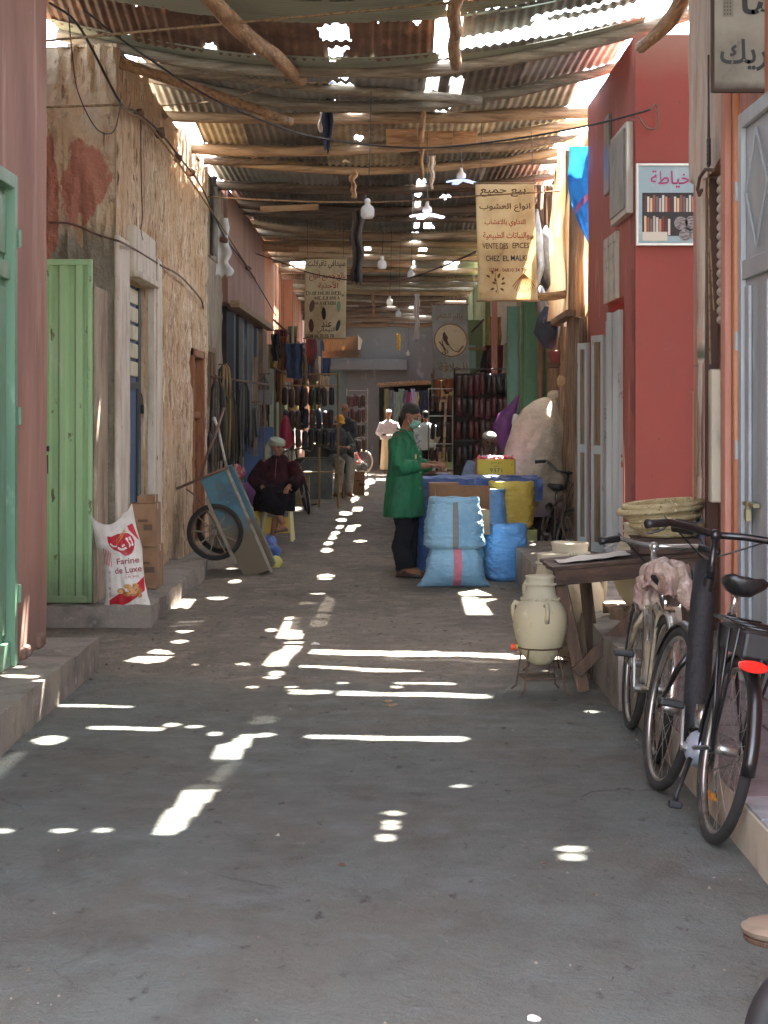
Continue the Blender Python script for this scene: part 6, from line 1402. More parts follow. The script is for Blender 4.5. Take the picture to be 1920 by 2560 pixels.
wm2 = thing("person", "man in a pale shirt seen from behind, beyond the green-coated man's shoulder", "person", (.98, 45, 0), R(15))
o, q, M4 = simple_person(wm2, (0, .03, 1.6), 0, R(5), [((0, 0, 1.4), .13), ((0, 0, 1.2), .14), ((0, 0, .95), .14)], [((-.2, 0, 1.36), (-.26, .03, 1.1), (-.2, .2, .95), (.1, .9, 0)), ((.2, 0, 1.36), (.26, .03, 1.1), (.2, .2, .95), (-.1, .9, 0))], [((-.09, 0, .95), (-.1, .02, .5), (-.1, 0, .09), 0), ((.09, 0, .95), (.1, .02, .5), (.1, .0, .09), 0)], hairc=M_hair, vx=.016)
c = LB().rings([ring_ell((0, 0, z), rx, ry, 0, 24, .01, 7) for z, rx, ry in ((.8, .25, .18), (1.15, .24, .16), (1.3, .23, .15), (1.4, .16, .11), (1.45, .07, .07))])
for s in (-1, 1): c.tube([(s * .17, 0, 1.36), (s * .28, .03, 1.1), (s * .24, .1, 1.0)], [.09, .09, .08], 12)
lremesh(c, "shirt", mat("pale_blue_white_shirt", lin(204, 216, 218), rough=.85), wm2, .018, 2)
c = LB()
for s in (-1, 1): c.tube([(s * .09, 0, .95), (s * .1, .02, .5), (s * .1, 0, .08)], [.12, .1, .09], 12)
lremesh(c, "trousers", M_blacktr, wm2, .018, 2)
ck = thing("person", "man in a knitted skullcap and blue-grey shirt sitting behind the spice sacks", "person", (1.19, 21.7, 0), R(176))
o, q, M4 = simple_person(ck, (0, .03, 1.31), R(8), R(14), [((0, 0, 1.12), .13), ((0, 0, .9), .14), ((0, -.03, .62), .14)], [((-.2, 0, 1.06), (-.24, .08, .84), (-.16, .28, .72), (0, 1, 0)), ((.2, 0, 1.06), (.24, .08, .84), (.16, .28, .72), (0, 1, 0))], [((-.1, 0, .58), (-.16, .38, .55), (-.15, .36, .12), 0), ((.1, 0, .58), (.16, .38, .55), (.15, .36, .12), 0)], skin=M_skindark, vx=.011)
c = LB().rings([ring_ell((0, 0, z), rx, ry, 0, 24, .012, 7) for z, rx, ry in ((.5, .24, .2), (.8, .235, .17), (1.0, .23, .15), (1.1, .16, .115), (1.16, .075, .08))])
for s in (-1, 1): c.tube([(s * .17, 0, 1.06), (s * .26, .08, .84), (s * .18, .22, .74)], [.09, .085, .075], 12)
co = lremesh(c, "shirt", mat("blue_grey_cotton", lin(120, 134, 160), [(lin(96, 110, 136), 5, U, .45, .62)], rough=.88), ck, .014, 2); fold_noise(co, .01, (10, 10, 6))
c = LB()
for s in (-1, 1): c.tube([(s * .1, 0, .58), (s * .16, .38, .55), (s * .15, .34, .1)], [.12, .1, .08], 12)
lremesh(c, "trousers", M_blacktr, ck, .016, 2)
lremesh(LB().ball(q(0, -.01, .065), (.083, .098, .05), 18, M4), "skullcap", mat("grey_knit_cap", lin(150, 150, 140), rough=.9, bump=[(.6, .006, 60, U)]), o, .010, 1)
bxs = thing("crate", "upturned crate the man in the knitted skullcap sits on", "crate", (1.19, 21.9, 0))
B().box(1.0, 1.4, 21.7, 22.1, 0, .46).build("side", M_woodz, bxs, bevel=.006)
B().box(.99, 1.41, 21.69, 22.11, .461, .48).build("top", M_woodz, bxs, bevel=.004)
bpy_done = True
# ------------------------------------------------------------------ woven plastic sacks of herbs and spices
def weave(name, col, dark, pale=None):
    return mat(name, col, [(dark, 3, (1, 1, .6), .44, .64), (pale or col, 12, (1, 1, 2.5), .6, .74)], rough=.5, bump=[(1, .03, 8, (1, 1, 2.6)), (.6, .012, 26, (1, 1, 1.8)), (.35, .004, 70, U)])
M_skyblue = weave("sky_blue_woven_plastic", lin(150, 196, 222), lin(118, 168, 204), lin(182, 214, 230))
M_midblue = weave("strong_blue_woven_plastic", lin(108, 162, 216), lin(82, 136, 196), lin(146, 188, 226))
M_deepblue = weave("deep_blue_woven_plastic", lin(62, 98, 160), lin(48, 78, 132), lin(92, 128, 182))
M_yellow = weave("mustard_woven_plastic", lin(226, 200, 92), lin(200, 170, 70), lin(230, 212, 134))
M_herb = mat("dried_herb", lin(110, 106, 70), [(lin(70, 66, 42), 30, U, .45, .6), (lin(150, 140, 96), 50, U, .6, .7)], rough=.95, bump=[(1, .02, 50, U)])
M_spice = mat("ochre_spice", lin(176, 134, 70), [(lin(150, 106, 50), 20, U, .5, .6)], rough=.95)
def sack(name, label, c, w, dp, h, mt, fill=M_herb, stripe=None, yaw=0, seed=0, top=1.0, cuff=.05, flare=0.0, group="woven plastic sacks of spices"):
    """open sack standing at c with its rim rolled outwards"""
    t = thing(name, label, "sack", c, yaw, group)
    def prof(v):
        base = .96 + flare * (1 - v) ** 1.6 + .10 * math.sin(v * pi) ** .8 - .10 * v ** 2 * (2 - top)
        if v < .06: base *= .86 + .14 * v / .06
        return base
    def pt(a, v, push=0.0):
        ca, sa = math.cos(a), math.sin(a); e = 2 / 3.0
        x = math.copysign(abs(ca) ** e, ca) * w / 2; y = math.copysign(abs(sa) ** e, sa) * dp / 2
        f = prof(v); q = Vector((ca * 1.4 + seed, sa * 1.4, v * 3))
        f += .07 * noise.noise(q) + .045 * noise.noise(Vector((ca * 4, sa * 4 + seed, v * 10))) + .028 * noise.noise(Vector((ca * 7, sa * 7 + seed, v * 30))) + .014 * math.sin(v * 46 + 3 * noise.noise(q) * 3) * (1 if v < .85 else .3)
        z = h * v + .012 * noise.noise(Vector((ca * 2, sa * 2, seed + 5))) * (v > .8)
        return Vector((x * f + (math.copysign(push, ca) if abs(ca) > .7 else 0), y * f + (math.copysign(push, sa) if abs(sa) > .5 else 0), z))
    n, m = 72, 52
    rings_ = [[pt(2 * pi * k / n, j / m) for k in range(n)] for j in range(m + 1)]
    # rolled cuff
    cr = []
    for (rr, dz) in ((1.02, .004), (1.07, -.002), (1.09, -cuff * .5), (1.06, -cuff), (1.03, -cuff * 1.05)):
        cr.append([Vector((p.x * (rr + .015 * noise.noise(Vector((p.x * 12, p.y * 12, seed)))), p.y * rr, p.z + dz + .008 * noise.noise(Vector((p.x * 9, p.y * 9, seed + dz * 30))))) for p in rings_[-1]])
    inner = [[Vector((p.x * .96, p.y * .96, p.z - .005)) for p in rings_[-1]], [Vector((p.x * .92, p.y * .92, p.z - .05)) for p in rings_[-1]]]
    B().rings(rings_, True, False).add([rings_[0][k] for k in range(n)], [tuple(range(n - 1, -1, -1))]).build("bag", mt, t, smooth=True, local=True)
    B().rings([inner[1], inner[0], rings_[-1]] + cr, True, False).build("rolled_rim", mt, t, smooth=True, local=True)
    fp = [Vector((p.x * .93, p.y * .93, p.z - .035)) for p in rings_[-1]]; cc = Vector((0, 0, h + .0))
    B().rings([fp, [p.lerp(cc, .35) + Vector((0, 0, .008)) for p in fp], [p.lerp(cc, .7) + Vector((0, 0, .006)) for p in fp], [p.lerp(cc, .98) for p in fp]], True, True).build("filling", fill, t, smooth=True, local=True)
    if stripe:
        sm, off, wd_ = stripe
        def sp(u, v):
            x = off + (u - .5) * wd_; ca = max(-.9, min(.9, x / (w / 2))); a = -math.acos(math.copysign(abs(ca) ** 1.5, ca))
            p = pt(a, .0 + v * (.985)); return Vector((p.x, p.y - .004, p.z))
        B().grid(sp, 4, 40).build("stripe", sm, t, smooth=True, local=True)
    return t
M_greystripe = mat("grey_weave_stripe", lin(120, 124, 124), rough=.6); M_pinkstripe = mat("faded_pink_weave_stripe", lin(204, 122, 138), [(lin(180, 110, 130), 8, U, .5, .7)], rough=.6)
def pillow(name, label, c, w, dp, h, mt, stripe, seed=0):
    t = thing(name, label, "sack", c, 0, "woven plastic sacks of spices")
    def pt(a, v):
        ca, sa = math.cos(a), math.sin(a); e = .62
        wv = .96 + .28 * (1 - v) ** 2.5 - .30 * max(0, v - .55) ** 1.3 + (.10 * max(0, .12 - v) / .12)
        thk = math.sin(min(1, (v + .03) * 1.35) * pi / 2) ** .6 * (1 - .35 * v)
        x = math.copysign(abs(ca) ** e, ca) * w / 2 * wv; y = math.copysign(abs(sa) ** e, sa) * dp / 2 * thk
        f = 1 + .07 * noise.noise(Vector((ca * 2 + seed, sa * 2, v * 4))) + .05 * noise.noise(Vector((ca * 6 + seed, sa * 6, v * 14))) + .03 * noise.noise(Vector((ca * 9 + seed, sa * 9, v * 34)))
        return Vector((x * f, y * f, h * v + .01 * noise.noise(Vector((ca * 3, sa, seed)))))
    n, m = 72, 44
    B().rings([[pt(2 * pi * k / n, j / m) for k in range(n)] for j in range(m + 1)]).build("bag", mt, t, smooth=True, local=True)
    if stripe:
        sm, off, wd_ = stripe
        def sp(u, v):
            x = off + (u - .5) * wd_; ca = x / (w / 2); a = -math.acos(math.copysign(abs(ca) ** (1 / .62), ca)); p = pt(a, .02 + .96 * v); return Vector((x + .01 * math.sin(v * 3), p.y - .004, p.z))
        B().grid(sp, 4, 30).build("stripe", sm, t, smooth=True, local=True)
    return t
pillow("spice_sack", "closed pale blue sack with a pink stripe, lowest in front of the table", (.66, 18.05, 0), .52, .42, .40, M_skyblue, (M_pinkstripe, .02, .075), 1)
t = sack("spice_sack", "open pale blue sack with a grey stripe, resting on the pink-striped one", (.655, 18.03, .365), .48, .36, .47, M_skyblue, stripe=(M_greystripe, .01, .05), seed=2, top=1.35, flare=.22, cuff=.06)
sack("spice_sack", "bright blue sack on the ground right of the striped pair", (1.19, 18.75, 0), .40, .36, .545, M_midblue, seed=3, top=2.1, yaw=.1, cuff=.09)
pillow("spice_sack", "blue sack squeezed between the striped pair and the bright blue one", (.93, 19.0, 0), .34, .34, .48, M_skyblue, None, 4)
sack("spice_sack", "slumped blue sack against the table leg, behind the striped pair at left", (.50, 19.35, 0), .34, .34, .74, M_deepblue, seed=5, cuff=.06)
sack("spice_sack", "tall deep blue sack behind the open cardboard box", (1.05, 19.5, 0), .38, .34, .86, M_midblue, seed=6, cuff=.06)
sack("spice_sack", "deep blue sack with a wide rolled rim behind the mustard one", (1.22, 20.35, .42), .50, .36, .54, M_deepblue, seed=8, cuff=.08)
sack("spice_sack", "mustard yellow sack raised on a crate behind the bright blue one", (1.31, 19.75, .45), .44, .40, .48, M_yellow, fill=M_spice, seed=7, top=1.9, cuff=.09)
cr = thing("crate", "yellow-green plastic crate under the mustard sack", "crate", (1.33, 19.8, 0))
M_lime = mat("dusty_lime_plastic", lin(146, 150, 90), [(lin(110, 112, 70), 6, U, .45, .65)], rough=.6)
for (x0, x1, y0, y1) in ((1.10, 1.56, 19.55, 19.57), (1.10, 1.56, 20.03, 20.05), (1.10, 1.12, 19.57, 20.03), (1.54, 1.56, 19.57, 20.03)): B().box(x0, x1, y0, y1, 0, .44).build("side", M_lime, cr, bevel=.004)
B().box(1.12, 1.54, 19.57, 20.03, .40, .43).build("tray", M_lime, cr)
# table under a blue tarpaulin
tbl = thing("table", "trestle table under crumpled blue plastic sheeting where the green-coated man works", "table", (.9, 20.2, 0))
B().box(.42, 1.6, 19.9, 20.75, .90, .93).build("table_top", M_woodz, tbl)
for x in (.47, 1.5):
    for y in (19.95, 20.68): B().bar((x, y, .90), (x, y, 0), .05, .05).build("leg", M_woodz, tbl)
M_tarp = mat("crumpled_blue_sheet", lin(74, 104, 168), [(lin(54, 80, 136), 5, U, .45, .62), (lin(116, 146, 198), 12, U, .6, .72)], rough=.4, bump=[(.9, .02, 14, U)])
def tarp(u, v):
    x = .40 + 1.24 * u; y = 19.84 + v * .95
    z = .955 + .025 * noise.noise(Vector((u * 7, v * 5, 1))) + .012 * noise.noise(Vector((u * 18, v * 12, 2)))
    return (x, y, z)
def drop(u, v):
    x = .40 + 1.24 * u; return (x, 19.84 - .02 - .03 * noise.noise(Vector((u * 12, v * 2, 3))), .955 + .025 * noise.noise(Vector((u * 7, 0, 1))) + .012 * noise.noise(Vector((u * 18, 0, 2))) - v * (.22 + .08 * noise.noise(Vector((u * 4, 0, 9)))))
tp = B().grid(tarp, 50, 30).grid(drop, 50, 10).build("cover", M_tarp, tbl, smooth=True)
tag(B().lathe([(.001, .99), (.05, .99), (.085, 1.005), (.088, 1.008), (.05, .998), (.001, .997)], 28, (.62, 19.98, 0)).build("plate", M_wcloth, smooth=True), "small white plate on the blue sheeting by the man's hands", "plate")
# tilted open carton
oc = thing("cardboard_box", "open empty cardboard box tilted towards us behind the pale blue sacks", "box", (.76, 18.65, .80))
oc.rotation_euler = (R(24), R(1), R(-3))
w, dd, h, th = .27, .23, .27, .008
for nm, bx in (("back_wall", (-w, w, dd - th, dd, -h, .03)), ("front_wall", (-w, w, -dd, -dd + th, -h, -.0)), ("side_wall", (-w, -w + th, -dd + th, dd - th, -h, .01)), ("side_wall", (w - th, w, -dd + th, dd - th, -h, .01)), ("bottom", (-w + th, w - th, -dd + th, dd - th, -h, -h + th))):
    B().box(*bx).build(nm, M_cardin if nm != "front_wall" else M_card, oc, local=True)
for (a, c) in ((-.03, .05),): B().box(a, c, -.06, .02, -h + th + .001, -h + th + .004).build("tape", mat("brown_tape", lin(160, 130, 96)), oc, local=True)
carton("cardboard_box", "brown cardboard box under the table edge beside the green coat", .46, .76, 19.45, 19.8, .60, .92, marks=False)
# yellow sweet carton and its contents
yb = thing("cardboard_box", "yellow carton marked 9371 full of pink wrapped sweets, on the table", "box", (1.17, 20.3, .99))
M_yc = mat("yellow_print_board", lin(216, 186, 48), rough=.6)
for nm, bx, mm in (("front_wall", (.98, 1.37, 20.15, 20.16, .985, 1.145), M_yc), ("back_wall", (.98, 1.37, 20.44, 20.45, .985, 1.145), M_card), ("side_wall", (.97, .98, 20.15, 20.45, .985, 1.145), M_card), ("side_wall", (1.37, 1.38, 20.15, 20.45, .985, 1.145), M_card)): B().box(*bx).build(nm, mm, yb)
ff = face((1.175, 20.148, 1.06), XM, (0, 0, 1), n=(0, -1, 0)); M_ink = mat("dark_print_ink", lin(50, 36, 24), rough=.7)
lettering("9371", ff, .13, .045, M_ink, yb, off=(0, -.03)); lettering("بيع جميع", ff, .11, .022, M_ink, yb, ar=True, off=(0, .045)); lettering("حلوى", ff, .06, .018, M_ink, yb, ar=True, off=(0, .015))
lettering("(1)", ff, .02, .03, M_ink, yb, off=(.17, .03))
M_sweet = [mat("pink_wrapper", lin(222, 140, 176), rough=.35, coat=.5), mat("white_wrapper", lin(226, 214, 220), rough=.35, coat=.5), mat("red_wrapper", lin(206, 66, 74), rough=.35, coat=.5), mat("lilac_wrapper", lin(176, 130, 190), rough=.35, coat=.5)]
for k in range(46):
    x = 1.0 + (k % 12) * .032 + ru(-.005, .005); y = 20.18 + (k // 12) * .07; z = 1.15 + ru(-.012, .02)
    m_ = M_sweet[2] if x > 1.28 and rnd() < .7 else M_sweet[int(rnd() * 3.99) % 4]
    o = B().tube([(-.03, 0, 0), (-.02, 0, 0), (-.015, 0, 0), (.015, 0, 0), (.02, 0, 0), (.03, 0, 0)], [.012, .006, .014, .014, .006, .012], 7).build("wrapped_sweet", m_, smooth=True)
    o.location = (x, y, z); o.rotation_euler = (ru(-.6, .6), ru(-.5, .5), ru(0, 3))
    tag(o, m_.name.split("_")[0] + " wrapped sweet in the pile filling the yellow carton", "sweet", "sweets in the yellow carton")

# ------------------------------------------------------------------ draped heap, purple bag, parked bicycle
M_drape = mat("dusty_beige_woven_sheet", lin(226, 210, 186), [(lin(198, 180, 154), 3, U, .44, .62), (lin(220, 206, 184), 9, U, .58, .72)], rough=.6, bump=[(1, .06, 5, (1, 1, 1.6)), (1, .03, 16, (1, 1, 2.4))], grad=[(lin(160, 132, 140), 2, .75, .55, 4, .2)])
HS = .9375
hp = thing("draped_heap", "tall heap of goods draped in dusty beige woven plastic sheet", "draped goods", (1.72, 22.4, 0))
outline_l = [(0, 1.42), (.35, 1.38), (.6, 1.33), (.9, 1.36), (1.2, 1.42), (1.5, 1.50), (1.68, 1.62), (1.78, 1.75), (1.82, 1.86)]
def heap(a, v):
    z = .42 + v * 1.40; zz = z
    for (z0, x0), (z1, x1) in zip(outline_l, outline_l[1:]):
        if z <= z1 + 1e-6: l = x0 + (x1 - x0) * (z - z0) / (z1 - z0); break
    else: l = 1.86
    r = 2.14 - .12 * max(0, v - .8) / .2; cx = (l + r) / 2; rx = (r - l) / 2
    ry = .42 * math.sqrt(max(.02, 1 - v ** 6))
    ca, sa = math.cos(a), math.sin(a)
    f = 1 + .05 * noise.noise(Vector((ca * 1.5, sa * 1.5, z * 1.8))) + .06 * noise.noise(Vector((ca * 4, sa * 4 + z * 2.2, z * 3))) + .02 * noise.noise(Vector((ca * 11, sa * 9, z * 9)))
    diag = .05 * max(0, 1 - abs((z - 1.45) + (ca + .3) * .75 * -1) / .05) if sa < 0 else 0
    return Vector(((cx + rx * ca * f) * HS, 21.0 + ry * sa * (f + diag), 1.6 - (1.6 - z - (.06 * math.sin(a * 3) if v == 0 else 0)) * HS))
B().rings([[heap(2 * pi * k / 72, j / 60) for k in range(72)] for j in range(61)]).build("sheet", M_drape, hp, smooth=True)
B().grid(lambda u, v: heap(R(200 + 96 * u), .30 + .52 * (1 - v) + .10 * (1 - u) * v) + Vector((0, -.035 - .02 * noise.noise(Vector((u * 6, v * 5, 2))), 0)), 30, 24).build("sheet_flap", M_drape, hp, smooth=True)
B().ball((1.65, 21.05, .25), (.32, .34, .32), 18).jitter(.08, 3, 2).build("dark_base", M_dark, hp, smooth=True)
B().ball((1.87, 20.95, 1.82), (.1, .08, .05), 10).jitter(.03, 9, 3).build("knot", M_drape, hp, smooth=True)
M_purple = mat("purple_shiny_cloth", lin(112, 44, 116), [(lin(76, 28, 84), 6, U, .45, .62)], rough=.5, bump=[(.8, .02, 16, (1, 1, .5))])
b = B().tube([(1.60, 22.9, 1.86), (1.54, 22.9, 1.72), (1.47, 22.9, 1.58), (1.43, 22.9, 1.44), (1.44, 22.9, 1.30), (1.50, 22.9, 1.10)], [.012, .05, .11, .13, .10, .03], 16, squash=.8).jitter(.03, 8, 3)
tag(b.build("bag", M_purple, smooth=True), "purple cloth bag hanging against the dark green shop door", "bag")
b = B().ball((1.57, 22.8, 1.52), (.06, .05, .11), 10).jitter(.02, 12, 1); tag(b.build("plastic_bag", M_paper, smooth=True), "white plastic bag beside the purple cloth bag", "bag")
fb = bicycle("bicycle", "old dark bicycle facing us in front of the draped heap", (1.86, 21.9, .34), R(186), R(-6), M_pipe, base=1.0, barz=1.02, seatz=.85, bars=.30, rise=.10, steer=R(-14), full=True, fend=None)
fb.location = (1.70, 20.45, .0)
B().bar((1.97, 20.9, .95), (1.70, 20.5, .02), .03, .03)
tag(B().tube([(2.02, 20.9, .90), (1.9, 20.75, .5), (1.80, 20.6, .01)], .015, 7).build("stick", M_wood, smooth=True), "bare wooden stick leaning on the timber shopfront", "stick")
def rag(name, label, cat, fn, mt, nu=16, nv=16):
    return tag(B().grid(fn, nu, nv).build(name, mt, smooth=True), label, cat)
for k, (x, y, z, s, lab) in enumerate(((1.50, 20.2, .03, .26, "flattened dusty sack on the ground right of the blue sack"), (1.72, 19.9, .10, .25, "second grey crumpled sack lying over the flattened one"), (1.40, 19.4, .03, .2, "torn grey plastic sheet at the foot of the heap"))):
    b = B().ball((x, y, z), (s, s * .7, .05), 18).jitter(.05, 6, k + 2); tag(b.build("empty_sack", mat("grey_crumpled_sacking", lin(140, 134, 126), [(lin(96, 88, 80), 7, U, .45, .6), (lin(176, 172, 166), 12, U, .6, .7)], rough=.7, bump=[(.9, .02, 16, U)]), smooth=True), lab, "sack")

# hanging things on the timber front
M_dustybag = mat("dusty_hanging_bags", lin(112, 106, 98), [(lin(72, 66, 60), 6, U, .45, .62), (lin(150, 146, 140), 10, U, .6, .7)], rough=.6, bump=[(.8, .02, 14, (1, 1, .5))])
for k, (x, z0, z1, r) in enumerate(((1.66, 3.85, 3.0, .09), (1.80, 3.7, 2.95, .11), (1.90, 3.5, 2.7, .09), (1.76, 3.05, 2.55, .07))):
    b = B().tube([(x, 21 + k * .1, z0), (x - .02, 21 + k * .1, z0 - (z0 - z1) * .3), (x + .01, 21 + k * .1, z0 - (z0 - z1) * .7), (x, 21 + k * .1, z1)], [.015, r, r * 1.05, .03], 12).jitter(.045, 7, k)
    tag(b.build("hanging_bundle", M_dustybag, smooth=True), ("long dusty bundle hanging just right of the spice banner", "fattest dusty bundle hanging on the timber front's upper poles", "dusty bundle hanging nearest the orange cloth", "lowest and smallest of the hanging dusty bundles")[k], "bundle", "bundles hung high on the timber shopfront")
M_denim = mat("dark_blue_cloth", lin(46, 52, 66), [(lin(30, 34, 44), 6, U, .45, .62)], rough=.9, bump=[(.7, .02, 12, (1, 1, .5))])
b = B().tube([(1.82, 20.9, 2.78), (1.80, 20.9, 2.66), (1.78, 20.9, 2.5), (1.80, 20.9, 2.34)], [.05, .12, .14, .06], 14).jitter(.04, 8, 1); tag(b.build("cloth", M_denim, smooth=True), "dark blue garment bundled above the hanging flower pot", "garment")
b = B().tube([(1.84, 20.9, 3.05), (1.83, 20.9, 2.9), (1.85, 20.9, 2.76)], [.03, .1, .05], 12).jitter(.04, 8, 5); tag(b.build("cloth", M_drape, smooth=True), "beige rag tied over the dark blue garment", "rag")
t = thing("flower_pot", "red-brown plastic pot on a wire ring, hanging on the timber front", "pot", (1.87, 20.9, 2.15))
B().lathe([(.02, 2.16), (.075, 2.16), (.095, 2.28), (.105, 2.30), (.10, 2.31), (.085, 2.29), (.02, 2.27)], 28, (1.87, 20.85, 0)).build("pot", mat("red_brown_plastic", lin(138, 66, 58), rough=.5), t, smooth=True)
B().tube([(1.87 + .1 * a, 20.85 + .1 * c, 2.16) for a, c in circ(1, 20)], .008, 6, closed=True, caps=False).bar((1.78, 20.85, 2.13), (2.0, 20.85, 2.13), .02, .02).build("wire_ring", M_iron, t)
t = thing("clay_jug", "small round tan clay jug hanging under the flower pot", "jug", (1.96, 20.8, 1.98))
B().lathe([(.01, -.11), (.05, -.10), (.085, -.04), (.09, .01), (.07, .06), (.035, .085), (.03, .10), (.036, .11), (.02, .10), (.015, .06)], 26, (1.96, 20.8, 1.98), Matrix.Rotation(R(24), 3, 'X')).build("body", mat("tan_clay", lin(184, 156, 112), [(lin(150, 124, 86), 5, U, .45, .65)], rough=.8), t, smooth=True)
rag("cloth", "white paper poster pinned on the timber front above the jug", "poster", lambda u, v: (1.93 + .16 * u + .0, 20.6 + .02 * noise.noise(Vector((u * 5, v * 5, 1))), 2.56 + .34 * v), M_printpale)
# cloth and blue tarpaulin filling the high gap, glowing with the light behind
M_orangecloth = mat("orange_tan_awning_cloth", lin(212, 180, 140), [(lin(186, 142, 98), 4, (1, 1, .3), .45, .62)], rough=.9, transl=.35, bump=[(.7, .03, 7, (1, 1, .35))])
M_blueaw = mat("bright_blue_tarpaulin", lin(40, 120, 204), [(lin(30, 96, 176), 7, U, .45, .62)], rough=.6, transl=.5, bump=[(.5, .015, 14, U)])
rag("awning_cloth", "orange-tan awning cloth hanging in the sunlit gap beside the red house", "awning", lambda u, v: (1.86 + .30 * u - .10 * (1 - v) * (1 - u) + .02 * math.sin(v * 9), 19.35 + 1.4 * (1 - u) + .06 * noise.noise(Vector((u * 7, v * 3, 2))) + .03 * math.sin(u * 26 + v * 4), 2.62 + 1.9 * v), M_orangecloth, 40, 40)
M_pinkband = mat("pink_band", lin(200, 120, 170), rough=.6, transl=.4)
def btarp(u, v):
    z = 3.32 + .98 * v; w_ = .055 + .17 * math.sin(min(1, v * 1.2) * pi * .62) ; return (2.12 - w_ * (1 - u) * 1.25, 19.22 + .03 * noise.noise(Vector((u * 5, v * 5, 4))), z)
rag("tarpaulin", "bright blue tarpaulin scrap with a pink band, against the red house corner", "tarpaulin", btarp, M_blueaw)
B().add([Vector(btarp(u, .30 + .22 * u)) + Vector((0, -.008, dz)) for u in [i / 8 for i in range(9)] for dz in (0, .07)], [(i * 2, i * 2 + 2, i * 2 + 3, i * 2 + 1) for i in range(8)]).build("band", M_pinkband, bpy.data.objects["tarpaulin"])
tag(B().tube([(1.60, 20.4, 2.86), (1.8, 20.35, 2.87), (2.0, 20.3, 2.90), (2.16, 20.25, 2.92)], [.042, .045, .045, .046], 10).build("pole_stub", M_wood, smooth=True), "short sunlit log jutting from the wall below the orange cloth", "log")
# ------------------------------------------------------------------ signs and banners
M_canvas = mat("stained_cream_canvas", lin(236, 224, 190), [(lin(208, 188, 146), 2.4, U, .44, .64), (lin(150, 122, 84), 6, U, .64, .72)], rough=.9, transl=.5, bump=[(.4, .01, 9, U)])
M_brownink = mat("brown_painted_letters", lin(74, 48, 34), rough=.8); M_redink = mat("red_painted_letters", lin(172, 56, 38), rough=.8); M_blueink = mat("dark_blue_painted_letters", lin(40, 52, 76), rough=.8); M_leafink = mat("olive_brown_painted_leaves", lin(104, 78, 40), rough=.8); M_tifink = mat("grey_green_painted_letters", lin(96, 92, 62), rough=.8)
def banner(name, label, c, w, h, mt, seed=0, shear=0.0, wave=.02, edge=None):
    t = thing(name, label, "banner", c)
    def S_(a, b, p=0.0):
        return Vector((c[0] + a + shear * b, c[1] - p + wave * (noise.noise(Vector((a * 2.4 + seed, b * 1.8, 0))) + .4 * math.sin(a * 13 + seed)), c[2] + b))
    o = B().grid(lambda u, v: S_((u - .5) * w, (v - .5) * h), 24, 32).build("sheet", mt, t, smooth=True); m = o.modifiers.new("s", 'SOLIDIFY'); m.thickness = .003
    for q in (-1, 1): B().tube([S_(-w / 2 - .02, q * h / 2), S_(0, q * h / 2), S_(w / 2 + .02, q * h / 2)], .011, 8).build("batten", edge or M_wood, t, smooth=True)
    return t, S_
def write(t, S_, s, x, y, w, h, mt, ar=False, bold=.0, rot=0, p=.006):
    v, f = text_polys(shape_ar(s) if ar else s, w, h, bold); cr, sr = math.cos(rot), math.sin(rot)
    B().add([S_(x + a * cr - b * sr, y + a * sr + b * cr, p) for a, b in v], f).build("lettering", mt, t)
def blob(t, S_, pts, mt, name="painted_mark", p=.006):
    B().add([S_(a, b, p) for a, b in pts], [tuple(range(len(pts)))]).build(name, mt, t)
def stroke(t, S_, pts, r, mt, name="painted_stroke", p=.006):
    b = B()
    for a, c in zip(pts, pts[1:]):
        n = math.hypot(c[0] - a[0], c[1] - a[1]) or 1; ox, oy = -(c[1] - a[1]) / n * r, (c[0] - a[0]) / n * r
        b.add([S_(a[0] + ox, a[1] + oy, p), S_(a[0] - ox, a[1] - oy, p), S_(c[0] - ox, c[1] - oy, p), S_(c[0] + ox, c[1] + oy, p)], [(0, 1, 2, 3)])
    b.build(name, mt, t)
# the spice seller's banner
d = 20.0; s_ = d / F
c = P(1266, 605, d); t, S_ = banner("spice_banner", "cream banner lettered for a spice seller, with painted sprigs, hanging at upper right", tuple(c), 147 * s_, 294 * s_, M_canvas, 1, -.03)
k = lambda py: (605 - py) * s_
for (x0, x1, py, h_, s, mt, ar) in ((1250, 1318, 482, 20, "بيع", M_brownink, 1), (1204, 1270, 482, 20, "جميع", M_brownink, 1), (1201, 1328, 519, 22, "انواع العشوب", M_brownink, 1), (1213, 1315, 558, 20, "التداوي بالاعشاب", M_redink, 1), (1208, 1323, 590, 20, "والنباتات الطبيعية", M_redink, 1),
                                    (1206, 1270, 615, 14, "VENTE DES", M_brownink, 0), (1281, 1322, 614, 14, "EPICES", M_brownink, 0), (1213, 1248, 646, 14, "CHEZ", M_blueink, 0), (1256, 1272, 646, 14, "EL", M_blueink, 0), (1276, 1317, 645, 14, "MALKI", M_blueink, 0), (1221, 1312, 675, 9, "GSM : 06810 34 78", mat("dark_red_letters", lin(120, 40, 34)), 0)):
    if (x0, py) == (1250, 482): x0, x1 = 1280, 1318
    write(t, S_, s, ((x0 + x1) / 2 - 1266) * s_, k(py), (x1 - x0) * s_, h_ * s_, mt, bool(ar), .012)
def leafy(t, S_, cx, cy, pts, mt, r=.008):
    for (x, y, a, l) in pts:
        blob(t, S_, [(cx + x + math.cos(a) * l * q + math.cos(a + pi / 2) * l * w, cy + y + math.sin(a) * l * q + math.sin(a + pi / 2) * l * w) for q, w in ((0, 0), (.3, .22), (.7, .2), (1, 0), (.7, -.2), (.3, -.22))], mt, "painted_leaf")
